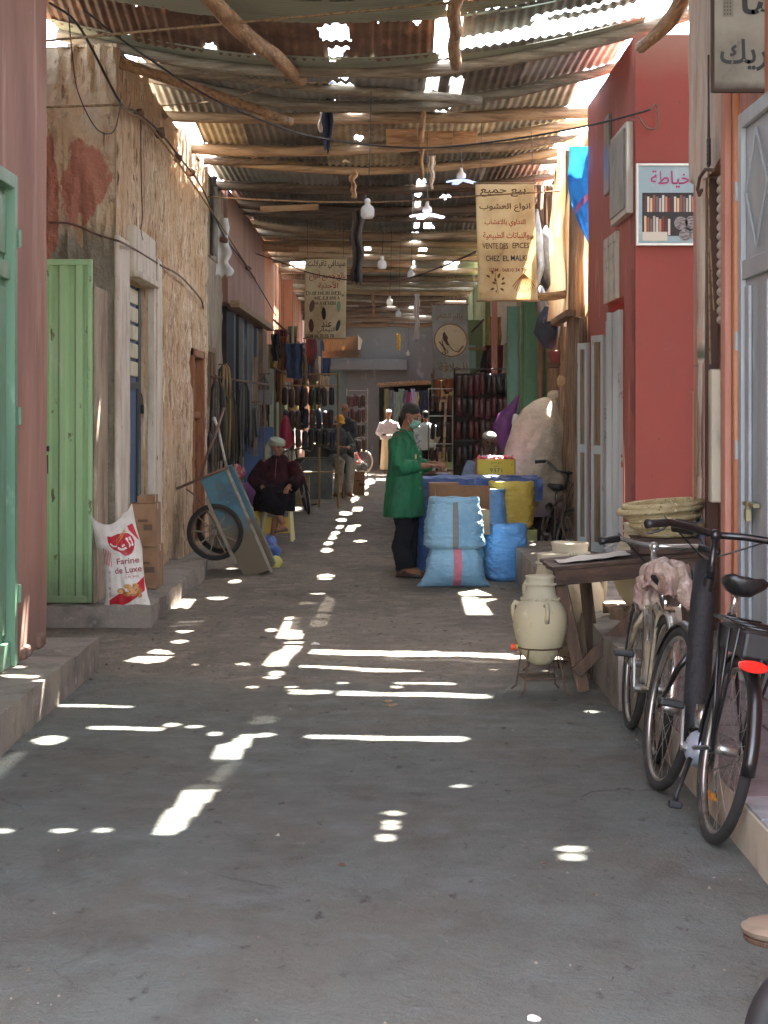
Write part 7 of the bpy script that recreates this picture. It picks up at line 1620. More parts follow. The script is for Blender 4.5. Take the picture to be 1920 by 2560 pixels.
leafy(t, S_, -.12, -.44, [(0, 0, 2.6, .05), (0, .02, 1.9, .05), (.02, .06, 1.2, .06), (-.03, .1, 1.8, .05), (-.06, .07, 2.6, .05), (.05, .0, .3, .05), (.06, .04, .9, .045), (-.02, -.04, 3.6, .05), (.04, -.04, -.6, .05), (.0, -.06, -1.7, .03)], M_leafink)
stroke(t, S_, [(-.10, -.53), (-.115, -.44), (-.13, -.37), (-.12, -.32)], .003, M_leafink)
for q in range(11):
    a = R(-150 + q * 12); stroke(t, S_, [(.17, -.33), (.17 + .08 * math.cos(a), -.37 + .06 * math.sin(a)), (.165 + .13 * math.cos(a), -.40 + .13 * math.sin(a))], .004, mat("rust_painted_sprig", lin(150, 92, 46)), "painted_sprig")
stroke(t, S_, [(.17, -.33), (.21, -.27)], .004, M_leafink)
for x in (-.28, .28): B().tube([(c.x + x, d, c.z + .6), (c.x + x * .9, d + .02, 4.75)], .004, 5).build("cord", M_iron, t)
# the slipper seller's banner
d = 30.0; s_ = d / F; c = P(814, 746, d); t, S_ = banner("slipper_banner", "cream cloth banner painted with slippers, hanging at left beneath the poles", tuple(c), 103 * s_, 200 * s_, M_canvas, 4, .015)
k = lambda py: (746 - py) * s_
for (x0, x1, py, h_, s, mt, ar) in ((768, 862, 662, 24, "سيدافي تافيلالت", M_brownink, 1), (772, 863, 690, 24, "بائع جميع أنواع", M_redink, 1), (795, 845, 714, 20, "الأحذية", M_redink, 1), (804, 830, 811, 13, "عند", M_brownink, 1), (793, 839, 826, 16, "التيجاني", M_brownink, 1), (765, 836, 840, 9, "GSM 06 70 35 78", M_brownink, 0)):
    write(t, S_, s, ((x0 + x1) / 2 - 814) * s_, k(py), (x1 - x0) * s_, h_ * s_, mt, bool(ar), .012)
TIF = {'s': [[(0, 0), (0, 1)], [(.5, 0), (.5, 1)], [(0, .5), (.5, .5)]], 'o': [[(.25 + .25 * math.cos(a), .5 + .4 * math.sin(a)) for a in [2 * pi * i / 8 for i in range(9)]]], 'n': [[(.2, 0), (.2, 1)]], 'z': [[(0, 0), (.5, 1)], [(0, 1), (.5, 0)], [(.25, 0), (.25, 1)]],
       'h': [[(.25, 0), (.25, 1)], [(0, .6), (.5, .6)], [(0, .35), (.5, .35)]], 'e': [[(.5, 1), (0, .75), (.4, .5), (0, .25), (.5, 0)]], 'v': [[(0, 0), (.25, 1), (.5, 0)]], 'm': [[(.5, 1), (0, 1), (0, 0), (.5, 0)]], '.': [[(.15, .1), (.25, .2)]], 'l': [[(.1, 0), (.1, 1)], [(.4, 0), (.4, 1)]]}
for (x0, py, h_, s) in ((766, 733, 9, "mo.oz.ehe.lo.lomzn"), (784, 745, 8, "nhem.e.z.lll.v"), (786, 758, 8, "sh.v.omeeze")):
    x = x0
    for ch in s:
        for st in TIF[ch]: stroke(t, S_, [((x - 814 + 5.2 * a * 1.6) * s_, k(py + h_ / 2) + b * h_ * s_) for a, b in st], .0045, M_tifink, "painted_letter")
        x += 5.4 if ch not in ".n" else 3.4
M_paintedshoe = [mat("painted_brown_slipper", lin(104, 70, 58)), mat("painted_green_slipper", lin(140, 168, 130)), mat("painted_dark_sandal", lin(60, 42, 40)), mat("painted_maroon_slipper", lin(92, 44, 40)), mat("painted_dark_blue_slipper", lin(54, 62, 70))]
for (x, y, rx, ry, rot, m_) in ((780, 765, 6.5, 15, .12, 0), (847, 766, 5, 14, 0, 1), (810, 784, 5.5, 16, -.05, 2), (779, 814, 6.5, 17, -.05, 3), (846, 814, 5.5, 14, .2, 4)):
    pts = [((x - 814 + rx * math.cos(a) * math.cos(rot) - ry * math.sin(a) * -math.sin(rot)) * s_, k(y) + (ry * math.sin(a) + rx * math.cos(a) * math.sin(rot)) * s_) for a in [2 * pi * i / 16 for i in range(16)]]
    blob(t, S_, pts, M_paintedshoe[m_], "painted_slipper")
for x in (-.28, .28): B().tube([(c.x + x, d, c.z + .62), (c.x + x, d + .02, 4.7)], .005, 5).build("cord", M_iron, t)
# the barber's banner
M_greyban = mat("grey_silver_banner_cloth", lin(164, 162, 152), [(lin(134, 132, 122), 2, U, .44, .62), (lin(170, 160, 136), 4, (1, 1, .5), .6, .72)], rough=.6, transl=.2, bump=[(.4, .02, 6, (1, 1, .4))])
M_goldink = mat("gold_painted_letters", lin(132, 98, 44), rough=.6)
d = 28.0; s_ = d / F; c = P(1127, 854, d); t, S_ = banner("barber_banner", "grey barber's banner with a round head, scissors and comb emblem, right of the alley's middle", tuple(c), 90 * s_, 186 * s_, M_greyban, 7, -.04, edge=M_woodz)
cir = lambda r, cx=0, cy=.02: [(cx + r * math.cos(a), cy + r * math.sin(a)) for a in [2 * pi * i / 40 for i in range(40)]]
blob(t, S_, cir(.245), M_goldink, "roundel_edge", .006); blob(t, S_, cir(.228), mat("buff_roundel", lin(206, 188, 150), [(lin(180, 160, 120), 4, U, .5, .7)]), "roundel", .010)
blob(t, S_, [(-.12, .04), (-.11, .12), (-.06, .18), (.03, .19), (.09, .15), (.10, .10), (.05, .11), (.0, .10), (-.04, .06), (-.05, .0), (-.02, -.06), (-.06, -.05)], M_brownink, "painted_hair", .013)
stroke(t, S_, [(-.05, .0), (-.02, -.07), (.03, -.13), (.08, -.15), (.10, -.13), (.06, -.11), (.11, -.09)], .006, M_brownink, p=.013); stroke(t, S_, [(-.17, .0), (-.08, -.12)], .009, M_brownink, p=.013); stroke(t, S_, [(-.13, .02), (-.10, -.13)], .007, M_brownink, p=.013)
for (x, y) in ((-.07, -.15), (-.11, -.17)): stroke(t, S_, cir(.022, x, y)[::4] + [cir(.022, x, y)[0]], .005, M_brownink, p=.013)
stroke(t, S_, [(.10, -.16), (.18, -.06)], .014, mat("painted_comb", lin(130, 104, 80)), p=.013)
write(t, S_, "عالم الشعر", .0, .36, .40, .11, M_goldink, True, .01, rot=-.0); write(t, S_, "للحلاقة", .02, -.37, .42, .13, M_goldink, True, .01)
# tailor's sign on the red wall, spools of thread printed on it
t = thing("tailor_sign", "framed tailor's sign with yarn and thread shelves on the red wall", "sign", tuple(P(1665, 512, 15.44)))
d = 15.44; s_ = d / F; oo = P(1662, 512, d); ff = lambda a, b, h=0.0: Vector((oo.x + a, d - .004 - h, oo.z + b))
kx_ = lambda px: (px - 1662) * s_; kz = lambda py: (512 - py) * s_
x0, x1, z0, z1 = kx_(1596), kx_(1742), kz(608), kz(415)
fr = B()
for (a, b_, c_0, e) in ((x0 - .02, x0, z0 - .02, z1 + .02), (x1, x1 + .02, z0 - .02, z1 + .02), (x0, x1, z1, z1 + .02), (x0, x1, z0 - .02, z0)): fr.box(oo.x + a, oo.x + b_, d - .02, d + .03, oo.z + c_0, oo.z + e)
fr.build("frame", mat("aluminium_frame", lin(190, 186, 176)), t, bevel=.003)
def pane(t, ff, a0, a1, b0, b1, mt, name="print", h=.0): B().add([ff(a0, b0, h), ff(a1, b0, h), ff(a1, b1, h), ff(a0, b1, h)], [(0, 1, 2, 3)]).build(name, mt, t)
pane(t, ff, x0, x1, z0, z1, mat("grey_blue_sign_print", lin(140, 160, 166), [(lin(170, 182, 184), 4, U, .5, .7)], rough=.4), "board")
lettering("خياطة", lambda a, b: ff(a, b, .004), .32, .14, mat("magenta_letters", lin(168, 60, 110)), t, ar=True, off=(kx_(1676), kz(448)), bold=.01); 
pane(t, ff, x0 + .03, x1, kz(590), kz(482), mat("dark_shelf_print", lin(58, 54, 54)), "shelf_print", .003)
cols_ = [lin(190, 170, 150), lin(150, 90, 70), lin(210, 196, 180), lin(120, 60, 56), lin(196, 200, 196), lin(110, 100, 110), lin(216, 180, 140), lin(90, 60, 60), lin(200, 130, 100)]
for q in range(17):
    for (zz0, zz1) in ((kz(530), kz(488)), (kz(588), kz(540))):
        a = x0 + .045 + q * .024
        if zz1 < kz(535) and q > 8: continue
        pane(t, ff, a, a + .018, zz0, zz1 - .012 * (q % 3), mat("thread_print_%d" % ((q * 4 + int(zz0 * 50)) % 9), cols_[(q * 4 + int(zz0 * 50)) % 9]), "thread_print", .005)
for (cx, cy, r) in ((1702, 558, 17), (1728, 556, 16), (1712, 588, 15), (1736, 586, 13)): B().add([ff(kx_(cx) + r * s_ * math.cos(a), kz(cy) + r * s_ * math.sin(a), .006) for a in [2 * pi * i / 18 for i in range(18)]], [tuple(range(18))]).build("yarn_print", mat("grey_yarn_print", lin(150, 142, 140), [(lin(100, 92, 92), 30, (1, 1, 3), .48, .56)]), t)
pane(t, ff, x0 + .03, kx_(1668), kz(602), kz(580), mat("pale_price_strip", lin(204, 196, 180)), "strip_print", .007)
# hanging board, upper right
d = 9.6; s_ = d / F; oo = P(1860, 80, d)
t = thing("shop_board", "dirty grey metal shop board with black Arabic letters, upper right corner", "sign", tuple(oo)); ff = lambda a, b, h=0.0: Vector((oo.x + a, d - .006 - h, oo.z + b)); kx_ = lambda px: (px - 1860) * s_; kz = lambda py: (80 - py) * s_
B().box(oo.x + kx_(1783), oo.x + kx_(2060), d, d + .03, oo.z + kz(227), oo.z + kz(-190)).build("board", mat("dirty_grey_board_paint", lin(150, 146, 132), [(lin(120, 114, 100), 2, U, .44, .64), (lin(96, 84, 68), 7, U, .62, .72)], rough=.6, bump=[(.3, .01, 12, U)], grad=[(lin(62, 46, 34), 2, 80 * 0 - .245, -.29, 9, .06)]), t, bevel=.004)
B().box(oo.x + kx_(1779), oo.x + kx_(1786), d - .004, d + .034, oo.z + kz(229), oo.z + kz(-190)).box(oo.x + kx_(1786), oo.x + kx_(2060), d - .004, d + .034, oo.z + kz(230), oo.z + kz(222)).build("rusty_edge", mat("rusty_sign_edge", lin(66, 48, 36), rough=.8), t)
M_bk = mat("black_sign_paint", lin(30, 28, 28), rough=.5)
lettering("رضا", ff, .33, .20, M_bk, t, ar=True, off=(kx_(1935), kz(10)), bold=.02); lettering("ديريك", ff, .36, .16, M_bk, t, ar=True, off=(kx_(1890), kz(138)), bold=.015)
pane(t, ff, kx_(1806), kx_(1832), kz(42), kz(-20), mat("grey_stencil_panel", lin(128, 124, 114)), "panel_print", .001)
for q in range(3): 
    for r_0 in range(6): pane(t, ff, kx_(1809 + q * 7), kx_(1813 + q * 7), kz(38 - r_0 * 9), kz(33 - r_0 * 9), mat("stencil_dot", lin(88, 84, 76)), "stencil_dot", .003)
for x in (1800, 1905): B().tube([(oo.x + kx_(x), d + .02, oo.z + kz(-180)), (oo.x + kx_(x), d + .02, 4.8)], .006, 6).build("hanger", M_iron, t)
# number and scrawl on the red door, dado marks on the post
lettering("53", face((1.975, 17.1, 1.62), (0, -1, 0), (0, 0, 1), n=(-1, 0, 0)), .12, .10, M_bk, redb, name="number_scrawl"); lettering("84", face((1.972, 17.1, 1.42), (0, -1, 0), (0, 0, 1), n=(-1, 0, 0)), .12, .10, M_bk, redb, name="number_scrawl")
tw = lambda a, b, h=0.0: Vector((1.868 - h, 11.64 - a * 3.6, b))
M_toolb = mat("painted_tan_tool", lin(196, 150, 110)); M_toolr = mat("painted_rust_line", lin(128, 84, 66))
for (x, zz0, zz1, w_, m_) in ((.01, 1.05, 1.75, .012, M_toolb), (.045, 1.25, 1.7, .010, M_toolb), (.045, .98, 1.18, .008, M_toolb), (-.006, 1.06, 1.74, .0015, M_toolr), (.026, 1.06, 1.74, .0015, M_toolr), (.038, 1.24, 1.8, .0015, M_toolr), (.055, 1.24, 1.8, .0015, M_toolr)):
    B().add([tw(x - w_, zz0), tw(x + w_, zz0), tw(x + w_ * .6, zz1), tw(x - w_ * .6, zz1)], [(0, 1, 2, 3)]).build("painted_tool", m_, nearb)
lettering("TASSRA KFWR", tw, .075, .016, M_bk, nearb, off=(.035, 1.9))

# ------------------------------------------------------------------ lamps, cables, hanging scraps
M_bulb = mat("milky_bulb_plastic", lin(226, 224, 220), rough=.3, transl=.4); M_cap = mat("white_lampholder", lin(216, 212, 206), rough=.4)
M_cable = mat("black_cable", lin(40, 34, 32), rough=.6); M_rope = mat("dusty_rope", lin(150, 122, 88), [(lin(110, 84, 58), 30, U, .45, .6)], rough=.9)
def bulb(px, py, d, r, label):
    c = P(px, py, d); t = thing("light_bulb", label, "light bulb", tuple(c), 0, "unlit bulbs hanging over the alley")
    B().lathe([(r * .3, -r * 1.0), (r * .75, -r * .95), (r, -r * .6), (r, r * .4), (r * .8, r * .8), (r * .45, r * 1.05), (r * .4, r * 1.2)], 24, c).build("globe", M_bulb, t, smooth=True)
    B().lathe([(r * .42, r * 1.15), (r * .42, r * 1.8), (r * .2, r * 2.0)], 16, c).build("lampholder", M_cap, t, smooth=True)
    B().tube([c + Vector((0, 0, r * 1.9)), c + Vector((.02, .05, .5)), Vector((c.x + .03, c.y + .1, zroof(c.x, c.y) - .05))], .004, 5).build("flex", M_cable, t, smooth=True)
bulb(919, 530, 16.5, .058, "large bare bulb hanging nearest us in the middle"); bulb(955, 662, 24, .056, "pale blue bulb hung upside down beyond the dark slat"); bulb(1027, 686, 25, .046, "bulb beside the bright roof slit, above the barber's banner")
bulb(974, 755, 28, .046, "bulb on a long thin flex, left of the pair mid-alley"); bulb(996, 785, 31, .046, "bulb lower right of the one on the long flex"); bulb(1020, 885, 44, .045, "small far bulb against the grey end wall")
M_led = mat("lit_led_panel", lin(230, 230, 255), emit=((.72, .74, 1.0, 1), .35)); M_led2 = mat("dim_blue_led_panel", lin(170, 196, 230), emit=((.45, .6, 1.0, 1), .08))
def fanlamp(px, py, d, r, mt, label):
    c = P(px, py, d); t = thing("folding_lamp", label, "lamp", tuple(c), 0, "folding panel lamps under the poles")
    B().lathe([(.02, .0), (.05, .01), (.05, .05), (.02, .08), (.015, .12)], 16, c).build("body", M_cap, t, smooth=True)
    for k in range(4):
        a = k * pi / 2 + .4; M = Matrix.Rotation(a, 3, 'Z') @ Matrix.Rotation(R(10), 3, 'Y')
        B().obox(c + M @ Vector((r * .62, 0, -.01)), (r * .8, r * .46, .02), M.to_4x4()).build("light_panel", mt, t, bevel=.008)
    B().tube([c + Vector((0, 0, .1)), Vector((c.x, c.y, zroof(c.x, c.y)))], .005, 5).build("flex", M_cable, t)
fanlamp(1068, 532, 20.5, .19, M_led, "glowing folding panel lamp below the tin, left of the spice banner"); fanlamp(1153, 447, 21, .17, M_led2, "dim bluish folding panel lamp above the spice banner")
def cable(pts, r, mt, label, name="cable", cat="cable"):
    v = [P(*p) if len(p) == 3 and p[1] > 3 and p[0] > 3 else Vector(p) for p in pts]
    out = []
    for i in range(len(v) - 1):
        p0, p1, p2, p3_ = v[max(0, i - 1)], v[i], v[i + 1], v[min(len(v) - 1, i + 2)]
        for k in range(8):
            s = k / 8; out.append(.5 * ((2 * p1) + (-p0 + p2) * s + (2 * p0 - 5 * p1 + 4 * p2 - p3_) * s * s + (-p0 + 3 * p1 - 3 * p2 + p3_) * s ** 3))
    out.append(v[-1]); return tag(B().tube(out, r, 6).build(name, mt, smooth=True), label, cat)
def onwall(px, py, X=-2.08): return (px, py, -X * F / (960 - px))
cable([(210, 25, 13.5), (330, 118, 14.5), (528, 245, 15.6), (700, 318, 16.6), (800, 345, 17.2), (960, 366, 17.8), (1100, 368, 17.2), (1300, 345, 16.4), (1490, 310, 15.6), (1626, 274, 15.3)], .009, M_cable, "long black cable sagging from upper left across to the red wall")
cable([(400, 265, 16.5), (560, 250, 16.3), (680, 215, 16.2), (820, 205, 16.3)], .005, M_rope, "thin pale wire under the first sheets, upper left")
cable([(520, 492, 23), (740, 503, 21.5), (960, 505, 20.5), (1187, 490, 19.95), (1400, 478, 19.9)], .008, M_rope, "taut pale rope across the alley at the height of the spice banner's top", "rope", "rope")
cable([(640, 634, 28), (720, 662, 26.5), (785, 685, 25.5), (900, 703, 24.6), (1000, 700, 24), (1100, 668, 23), (1190, 628, 22)], .009, mat("dark_red_cable", lin(70, 30, 28), rough=.6), "dark red cable looping in front of the slipper banner")
cable([(970, 632, 27), (975, 700, 27.5), (975, 735, 28)], .004, M_cable, "long thin flex running down to the middle bulb") if False else None
cable([(1190, 632, 24), (1110, 665, 25), (1020, 700, 26)], .006, M_cable, "short dark wire sloping down behind the spice banner")
cable([(1626, 274, 15.36), (1640, 262, 15.4), (1645, 300, 15.42), (1638, 322, 15.42), (1615, 318, 15.4), (1596, 290, 15.4)], .008, M_pipe, "brown cable loop stapled to the red wall")
cable([onwall(125, 8, -2.3), onwall(200, 70, -2.25), onwall(300, 255), onwall(340, 280), onwall(400, 330), onwall(450, 395), onwall(505, 470), onwall(560, 590), onwall(605, 650), onwall(650, 720), onwall(690, 790)], .010, M_cable, "twisted bundle of old cables running along the tan wall")
cable([onwall(128, 0, -2.3), onwall(185, 95, -2.25), onwall(300, 262, -2.07), onwall(360, 300, -2.05), onwall(430, 385, -2.06), onwall(500, 485, -2.06), onwall(560, 575, -2.06), onwall(640, 700, -2.06)], .010, M_rope, "fraying rope twisted round the cables on the tan wall", "rope", "rope")
cable([onwall(300, 258), (300, 268, 14.9), (283, 330, 14.6), (240, 320, 14.4), (195, 230, 14.3), (180, 130, 14.2), (170, 20, 14)], .005, M_cable, "loose loop of wire hanging before the peeling plaster")
cable([(122, 556, 15.35), (180, 560, 15.35), (240, 585, 15.33), (288, 600, 15.3), onwall(300, 604), onwall(340, 625), onwall(400, 662), onwall(450, 690), onwall(500, 745), onwall(508, 770, -2.14), onwall(513, 785, -2.3)], .009, M_pipe, "rusty wire run at mid height along the tan wall")
cable([onwall(352, 300), onwall(353, 440), onwall(356, 540), onwall(352, 575), onwall(357, 600)], .005, M_cable, "thin wire dropping down the tan wall past the white surround")
for (i, (x, y)) in enumerate(((345, 285), (400, 332), (445, 392), (478, 430), (560, 600), (620, 670))):
    c = Vector(P(*onwall(x, y))); b = B().ball(c, (.05, .05, .045), 10).jitter(.035, 14, i); tag(b.build("cable_knot", M_pipe, smooth=True), ("topmost", "second", "third", "fourth", "fifth", "farthest")[i] + " knot of rag and wire on the tan wall's cable bundle", "knot", "knots along the cable bundle")
# strain coil and pair of wires on the whitewashed lintel
cz = P(1813, 372, 10.72); t = thing("cable_coil", "coiled strain reel with two wires on the whitewashed lintel", "cable reel", (1.84, 10.85, cz.z))
X_ = 1.835
for k in range(6): B().tube([(X_, 10.85 + .03 * a, cz.z + .06 - k * .024 + .02 * c_0) for a, c_0 in circ(1, 12)], .008, 5, closed=True, caps=False).build("turn", M_cable, t)
B().tube([(X_, 10.83, cz.z + .06), (X_, 10.85, cz.z + .2), (X_, 10.86, cz.z + .55)], .006, 5).build("wire", M_cable, t); B().tube([(X_, 10.87, cz.z + .06), (X_, 10.86, cz.z + .2), (X_, 10.86, cz.z + .26)], .006, 5).build("wire", M_cable, t)
B().tube([(X_, 10.85, cz.z - .07), (X_, 10.86, cz.z - .5), (X_, 10.80, cz.z - 1.2)], .005, 5).build("wire", M_rope, t); B().tube([(X_, 10.87, cz.z - .07), (X_, 10.83, cz.z - .45), (X_ + .01, 10.74, cz.z - .9)], .005, 5).build("wire", M_rope, t)
tag(B().tube([(1.83, 10.62, 2.96), (1.80, 10.75, 2.98), (1.80, 10.95, 2.96), (1.80, 11.02, 2.9), (1.80, 10.96, 2.86), (1.80, 10.88, 2.88)], .010, 8).build("hook", M_iron, smooth=True), "bent iron hook at the corner of the dark opening", "hook")
# things dangling from the poles
M_netting = mat("blue_black_netting", lin(36, 46, 70), [(lin(90, 110, 140), 12, (1, 1, .5), .6, .7)], rough=.8, bump=[(.8, .02, 18, (1, 1, .4))])
def dangle(name, label, cat, px, py0, py1, d, w, mt, seed=0, frayed=.5):
    c0 = P(px, py0, d); c1 = P(px, py1, d)
    b = B().grid(lambda u, v: Vector((c0.x + (u - .5) * w * (1 - frayed * v) * (1 + .4 * noise.noise(Vector((v * 6, seed, 1)))) + .03 * noise.noise(Vector((v * 4, seed, 5))), d + .03 * math.sin(u * 11 + seed) + .02 * noise.noise(Vector((u * 6, v * 8, seed))), c0.z + (c1.z - c0.z) * (v + (.10 * noise.noise(Vector((u * 9, seed, 2))) if v > .9 else 0)))), 12, 24)
    o = b.build(name, mt, smooth=True); m = o.modifiers.new("s", 'SOLIDIFY'); m.thickness = .008; return tag(o, label, cat)
dangle("netting", "torn blue-black netting hanging through the roof near the middle", "netting", 818, 205, 375, 18.2, .13, M_netting, 1)
dangle("netting", "white torn plastic caught behind the blue-black netting", "plastic", 806, 215, 330, 18.4, .08, M_printpale, 2)
dangle("cloth_strip", "long dark slat of hide hanging just left of the middle bulbs", "strip", 893, 525, 705, 21.5, .12, M_dark, 3, .1)
dangle("cloth_strip", "curled tan scrap hanging under the poles near the top centre", "scrap", 884, 425, 495, 19, .06, M_ply, 4, .3)
dangle("cloth_strip", "bunch of dry brown leaves and cloth hanging left of the blue lamp", "scrap", 1080, 390, 470, 21, .08, M_drape, 5, .6)
dangle("plastic_strip", "pale plastic strip hanging far down mid-alley, right of the bulbs", "strip", 1042, 735, 850, 33, .10, M_printpale, 6, .3)
dangle("plastic_strip", "thin wooden lath hanging by the sunlit slit mid-alley", "lath", 933, 735, 790, 33, .04, M_ply, 7, .1)
dangle("cloth", "white cloth hanging from the left wall between tan and pink-brown fronts", "cloth", 548, 545, 690, 25.2, .22, M_wcloth, 8, -.4)
dangle("cloth", "dark bundled sacking above the white cloth on the left wall", "sacking", 528, 440, 640, 24.0, .16, M_dustybag, 9, .2)
dangle("plastic_strip", "small yellow-and-white tag hanging far down the alley", "tag", 997, 835, 875, 40, .07, M_yel, 10, .2)
t = thing("awning_box", "sagging straw-coloured shop awning at the left end of the poles", "awning", tuple(P(820, 850, 36)))
a0, a1 = P(808, 890, 38), P(900, 890, 34)
B().add([P(808, 848, 38), P(895, 840, 34), P(895, 878, 33.5), P(812, 882, 37.5)], [(0, 1, 2, 3)]).build("cover", mat("amber_plastic_awning", lin(150, 110, 54), [(lin(110, 80, 40), 4, U, .45, .62)], rough=.5, transl=.4), t)
B().bar(P(808, 886, 38), P(897, 884, 33.5), .05, .14).build("fascia", M_wood, t); B().add([P(895, 838, 34), P(906, 850, 36), P(899, 884, 35), P(893, 888, 33.6)], [(0, 1, 2, 3)]).build("side_flap", M_cream, t)

# ------------------------------------------------------------------ racks of slippers and straps
M_shoes = [mat("black_shoe_leather", lin(26, 22, 22), rough=.35, coat=.3), mat("dark_brown_shoe_leather", lin(62, 38, 28), rough=.4, coat=.3), mat("maroon_shoe_leather", lin(78, 26, 28), rough=.35, coat=.3), mat("tan_slipper_leather", lin(150, 104, 60), rough=.5), mat("navy_slipper", lin(28, 34, 58), rough=.5)]
def shoe_mesh(mt):
    rg = []
    for (z, w, h_) in ((-.13, .012, .01), (-.115, .034, .03), (-.06, .038, .045), (0, .034, .055), (.06, .038, .06), (.10, .036, .05), (.125, .02, .02)):
        rg.append([Vector((w * math.cos(a), -h_ * .5 + h_ * .5 * math.sin(a), z)) for a in [2 * pi * k / 12 for k in range(12)]])
    return B().rings(rg).mesh("slipper", mt, True)
SH = [shoe_mesh(m) for m in M_shoes]
def rack(name, label, x0, x1, y, z0, z1, bars, mt, r=.012, mids=()):
    t = thing(name, label, "rack", ((x0 + x1) / 2, y, z0))
    for x in (x0, x1) + tuple(mids): B().tube([(x, y, z0), (x, y, z1)], r, 8).build("upright", mt, t)
    for z in bars: B().tube([(x0, y, z), (x1, y, z)], r * .7, 6).build("crossbar", mt, t)
    return t
def hangshoes(x0, x1, y, zs, step, picks, lab, grp, sc=1.0):
    for ri, z in enumerate(zs):
        x = x0; nn = 0
        while x < x1:
            k = picks[int(rnd() * len(picks)) % len(picks)]
            o = bpy.data.objects.new("slipper", SH[k]); COL.objects.link(o); o.location = (x + ru(-.012, .012), y - .045, z - .12 * sc + ru(-.03, .02)); o.scale = (sc, sc, sc * ru(.9, 1.05)); o.rotation_euler = (ru(-.15, .15), ru(-.06, .06), ru(-.25, .25))
            nn += 1; tag(o, "%s, number %s in %s row of the %s" % (M_shoes[k].name.replace("_", " ").replace(" leather", ""), "one two three four five six seven eight nine ten".split()[min(9, nn - 1)], ("top", "second", "third", "fourth", "fifth")[ri], lab), "slipper", grp); x += step
rack("shoe_rack", "tall black rack crowded with dark leather slippers, right side", .99, 1.74, 27, 0, 2.27, (2.26, 2.0, 1.62, 1.26, .92, .6), M_blackm, .013)
B().box(.99, 1.72, 27.06, 27.1, .1, 2.2).build("back_board", M_dark, bpy.data.objects["shoe_rack"])
hangshoes(1.05, 1.72, 27, (2.18, 1.86, 1.54, 1.20), .083, (0, 0, 1, 2, 2, 1), "tall black rack", "slippers on the tall black rack", 1.15)
rack("shoe_rack", "thin grey rack of sandals and masks behind the green coat", .72, 1.12, 31, 0, 2.05, (2.04, 1.6, 1.15, .75), M_steel, .010)
hangshoes(.78, 1.1, 31, (1.95, 1.5, 1.1), .09, (0, 1, 1, 2), "thin grey rack", "sandals on the thin grey rack")
t = rack("shoe_rack", "brass-coloured pipe rack of slippers and bags at the left stall", -1.80, -.80, 33.5, 0, 2.34, (2.33, 2.13, 1.46, 1.11, .62), mat("brass_brown_pipe", lin(150, 122, 80), rough=.5, metal=.3), .022, mids=(-1.13,))
hangshoes(-1.72, -.86, 33.5, (2.1, 1.72, 1.36), .115, (0, 1, 1, 4, 0), "brass pipe rack", "slippers on the brass pipe rack", 1.35)
rack("shoe_rack", "far rack of paired dark slippers left of the white-robed man", -.95, -.42, 49, 0, 2.3, (2.25, 1.85, 1.45, 1.05), M_steel, .014)
hangshoes(-.92, -.44, 49, (2.15, 1.78, 1.40, 1.02), .10, (0, 1, 1, 2), "far rack", "slippers on the far rack", 1.35)
t = thing("wooden_frame", "pair of upright yellow wooden laths joined at the top, leaning behind the green coat", "frame", (.74, 24, 0))
B().bar((.775, 24.0, 1.80), (.70, 24.0, 0), .03, .03).build("lath", M_wood, t); B().bar((.70, 24.05, 1.15), (.66, 24.05, 0), .03, .03).build("lath", M_wood, t); B().bar((.70, 24.0, 1.79), (.79, 24.0, 1.79), .03, .03).build("lath", M_wood, t); B().bar((.705, 24, 1.78), (.70, 24, 1.66), .025, .025).build("lath", M_wood, t)
# left stall of straps, harness and ropes
M_strap = [mat("black_strap", lin(34, 30, 28), rough=.5), mat("olive_strap", lin(86, 78, 52), rough=.7), mat("tan_strap", lin(160, 124, 74), rough=.7), mat("grey_strap", lin(96, 94, 90), rough=.6)]
names_ = ["bunch of black straps nearest the brown carved door", "olive and gold strap bunch left of the blue board", "black harness bunch beside the grey square board", "grey rope bunch hanging over the blue board", "tan cord bunch above the brass pipe rack", "olive strap bunch on the green shutters", "black strap bunch in front of the pink-brown wall", "dark belt bunch hanging low by the handcart's handle", "grey strap bunch at the edge of the blue shutters"]
for i, (px, py0, py1, d, w, mts) in enumerate(((545, 950, 1210, 23.6, .20, (0, 0, 3, 1)), (578, 985, 1190, 24.2, .14, (1, 2, 1, 0)), (612, 960, 1150, 25.0, .16, (0, 0, 3)), (636, 1010, 1120, 25.6, .10, (3, 0, 3)), (752, 880, 960, 33.3, .26, (2, 2, 0)), (706, 862, 905, 33, .12, (1, 0)), (560, 915, 1010, 23.9, .14, (3, 0, 2)), (520, 1085, 1200, 23.5, .10, (0, 3)), (662, 940, 1065, 27.5, .10, (3, 0)))):
    t = thing("strap_bunch", names_[i], "straps", tuple(P(px, py0, d)), 0, "strap bunches at the left stall")
    for k in range(12):
        x = (k / 11 - .5) * w + ru(-.01, .01); c0 = P(px, py0 + ru(-6, 10), d); L_ = (py1 - py0) * d / F * ru(.6, 1.02); y = ru(-.06, .06); m_ = M_strap[mts[k % len(mts)]]
        pts = [c0 + Vector((x * .35, y, 0)), c0 + Vector((x * .8, y, -.12 * L_)), c0 + Vector((x, y, -.5 * L_)), c0 + Vector((x + ru(-.02, .02), y, -L_))]
        B().tube(pts, [.006, .012, .013, .008], 6, squash=.35).build("strap", m_, t, smooth=True)
    B().tube([P(px - 14, py0 - 4, d), P(px + 14, py0 - 6, d)], .008, 6).build("hook_rail", M_iron, t)
tag(B().box(-1.78, -1.73, 26.2, 26.24, 1.05, 2.4).build("post", M_woodz) , "thin wooden upright holding the strap bunches, left stall", "post")
rk_ = thing("goods_rail", "iron rail frame carrying the strap bunches along the left stall", "rail", (-2.0, 24, 0))
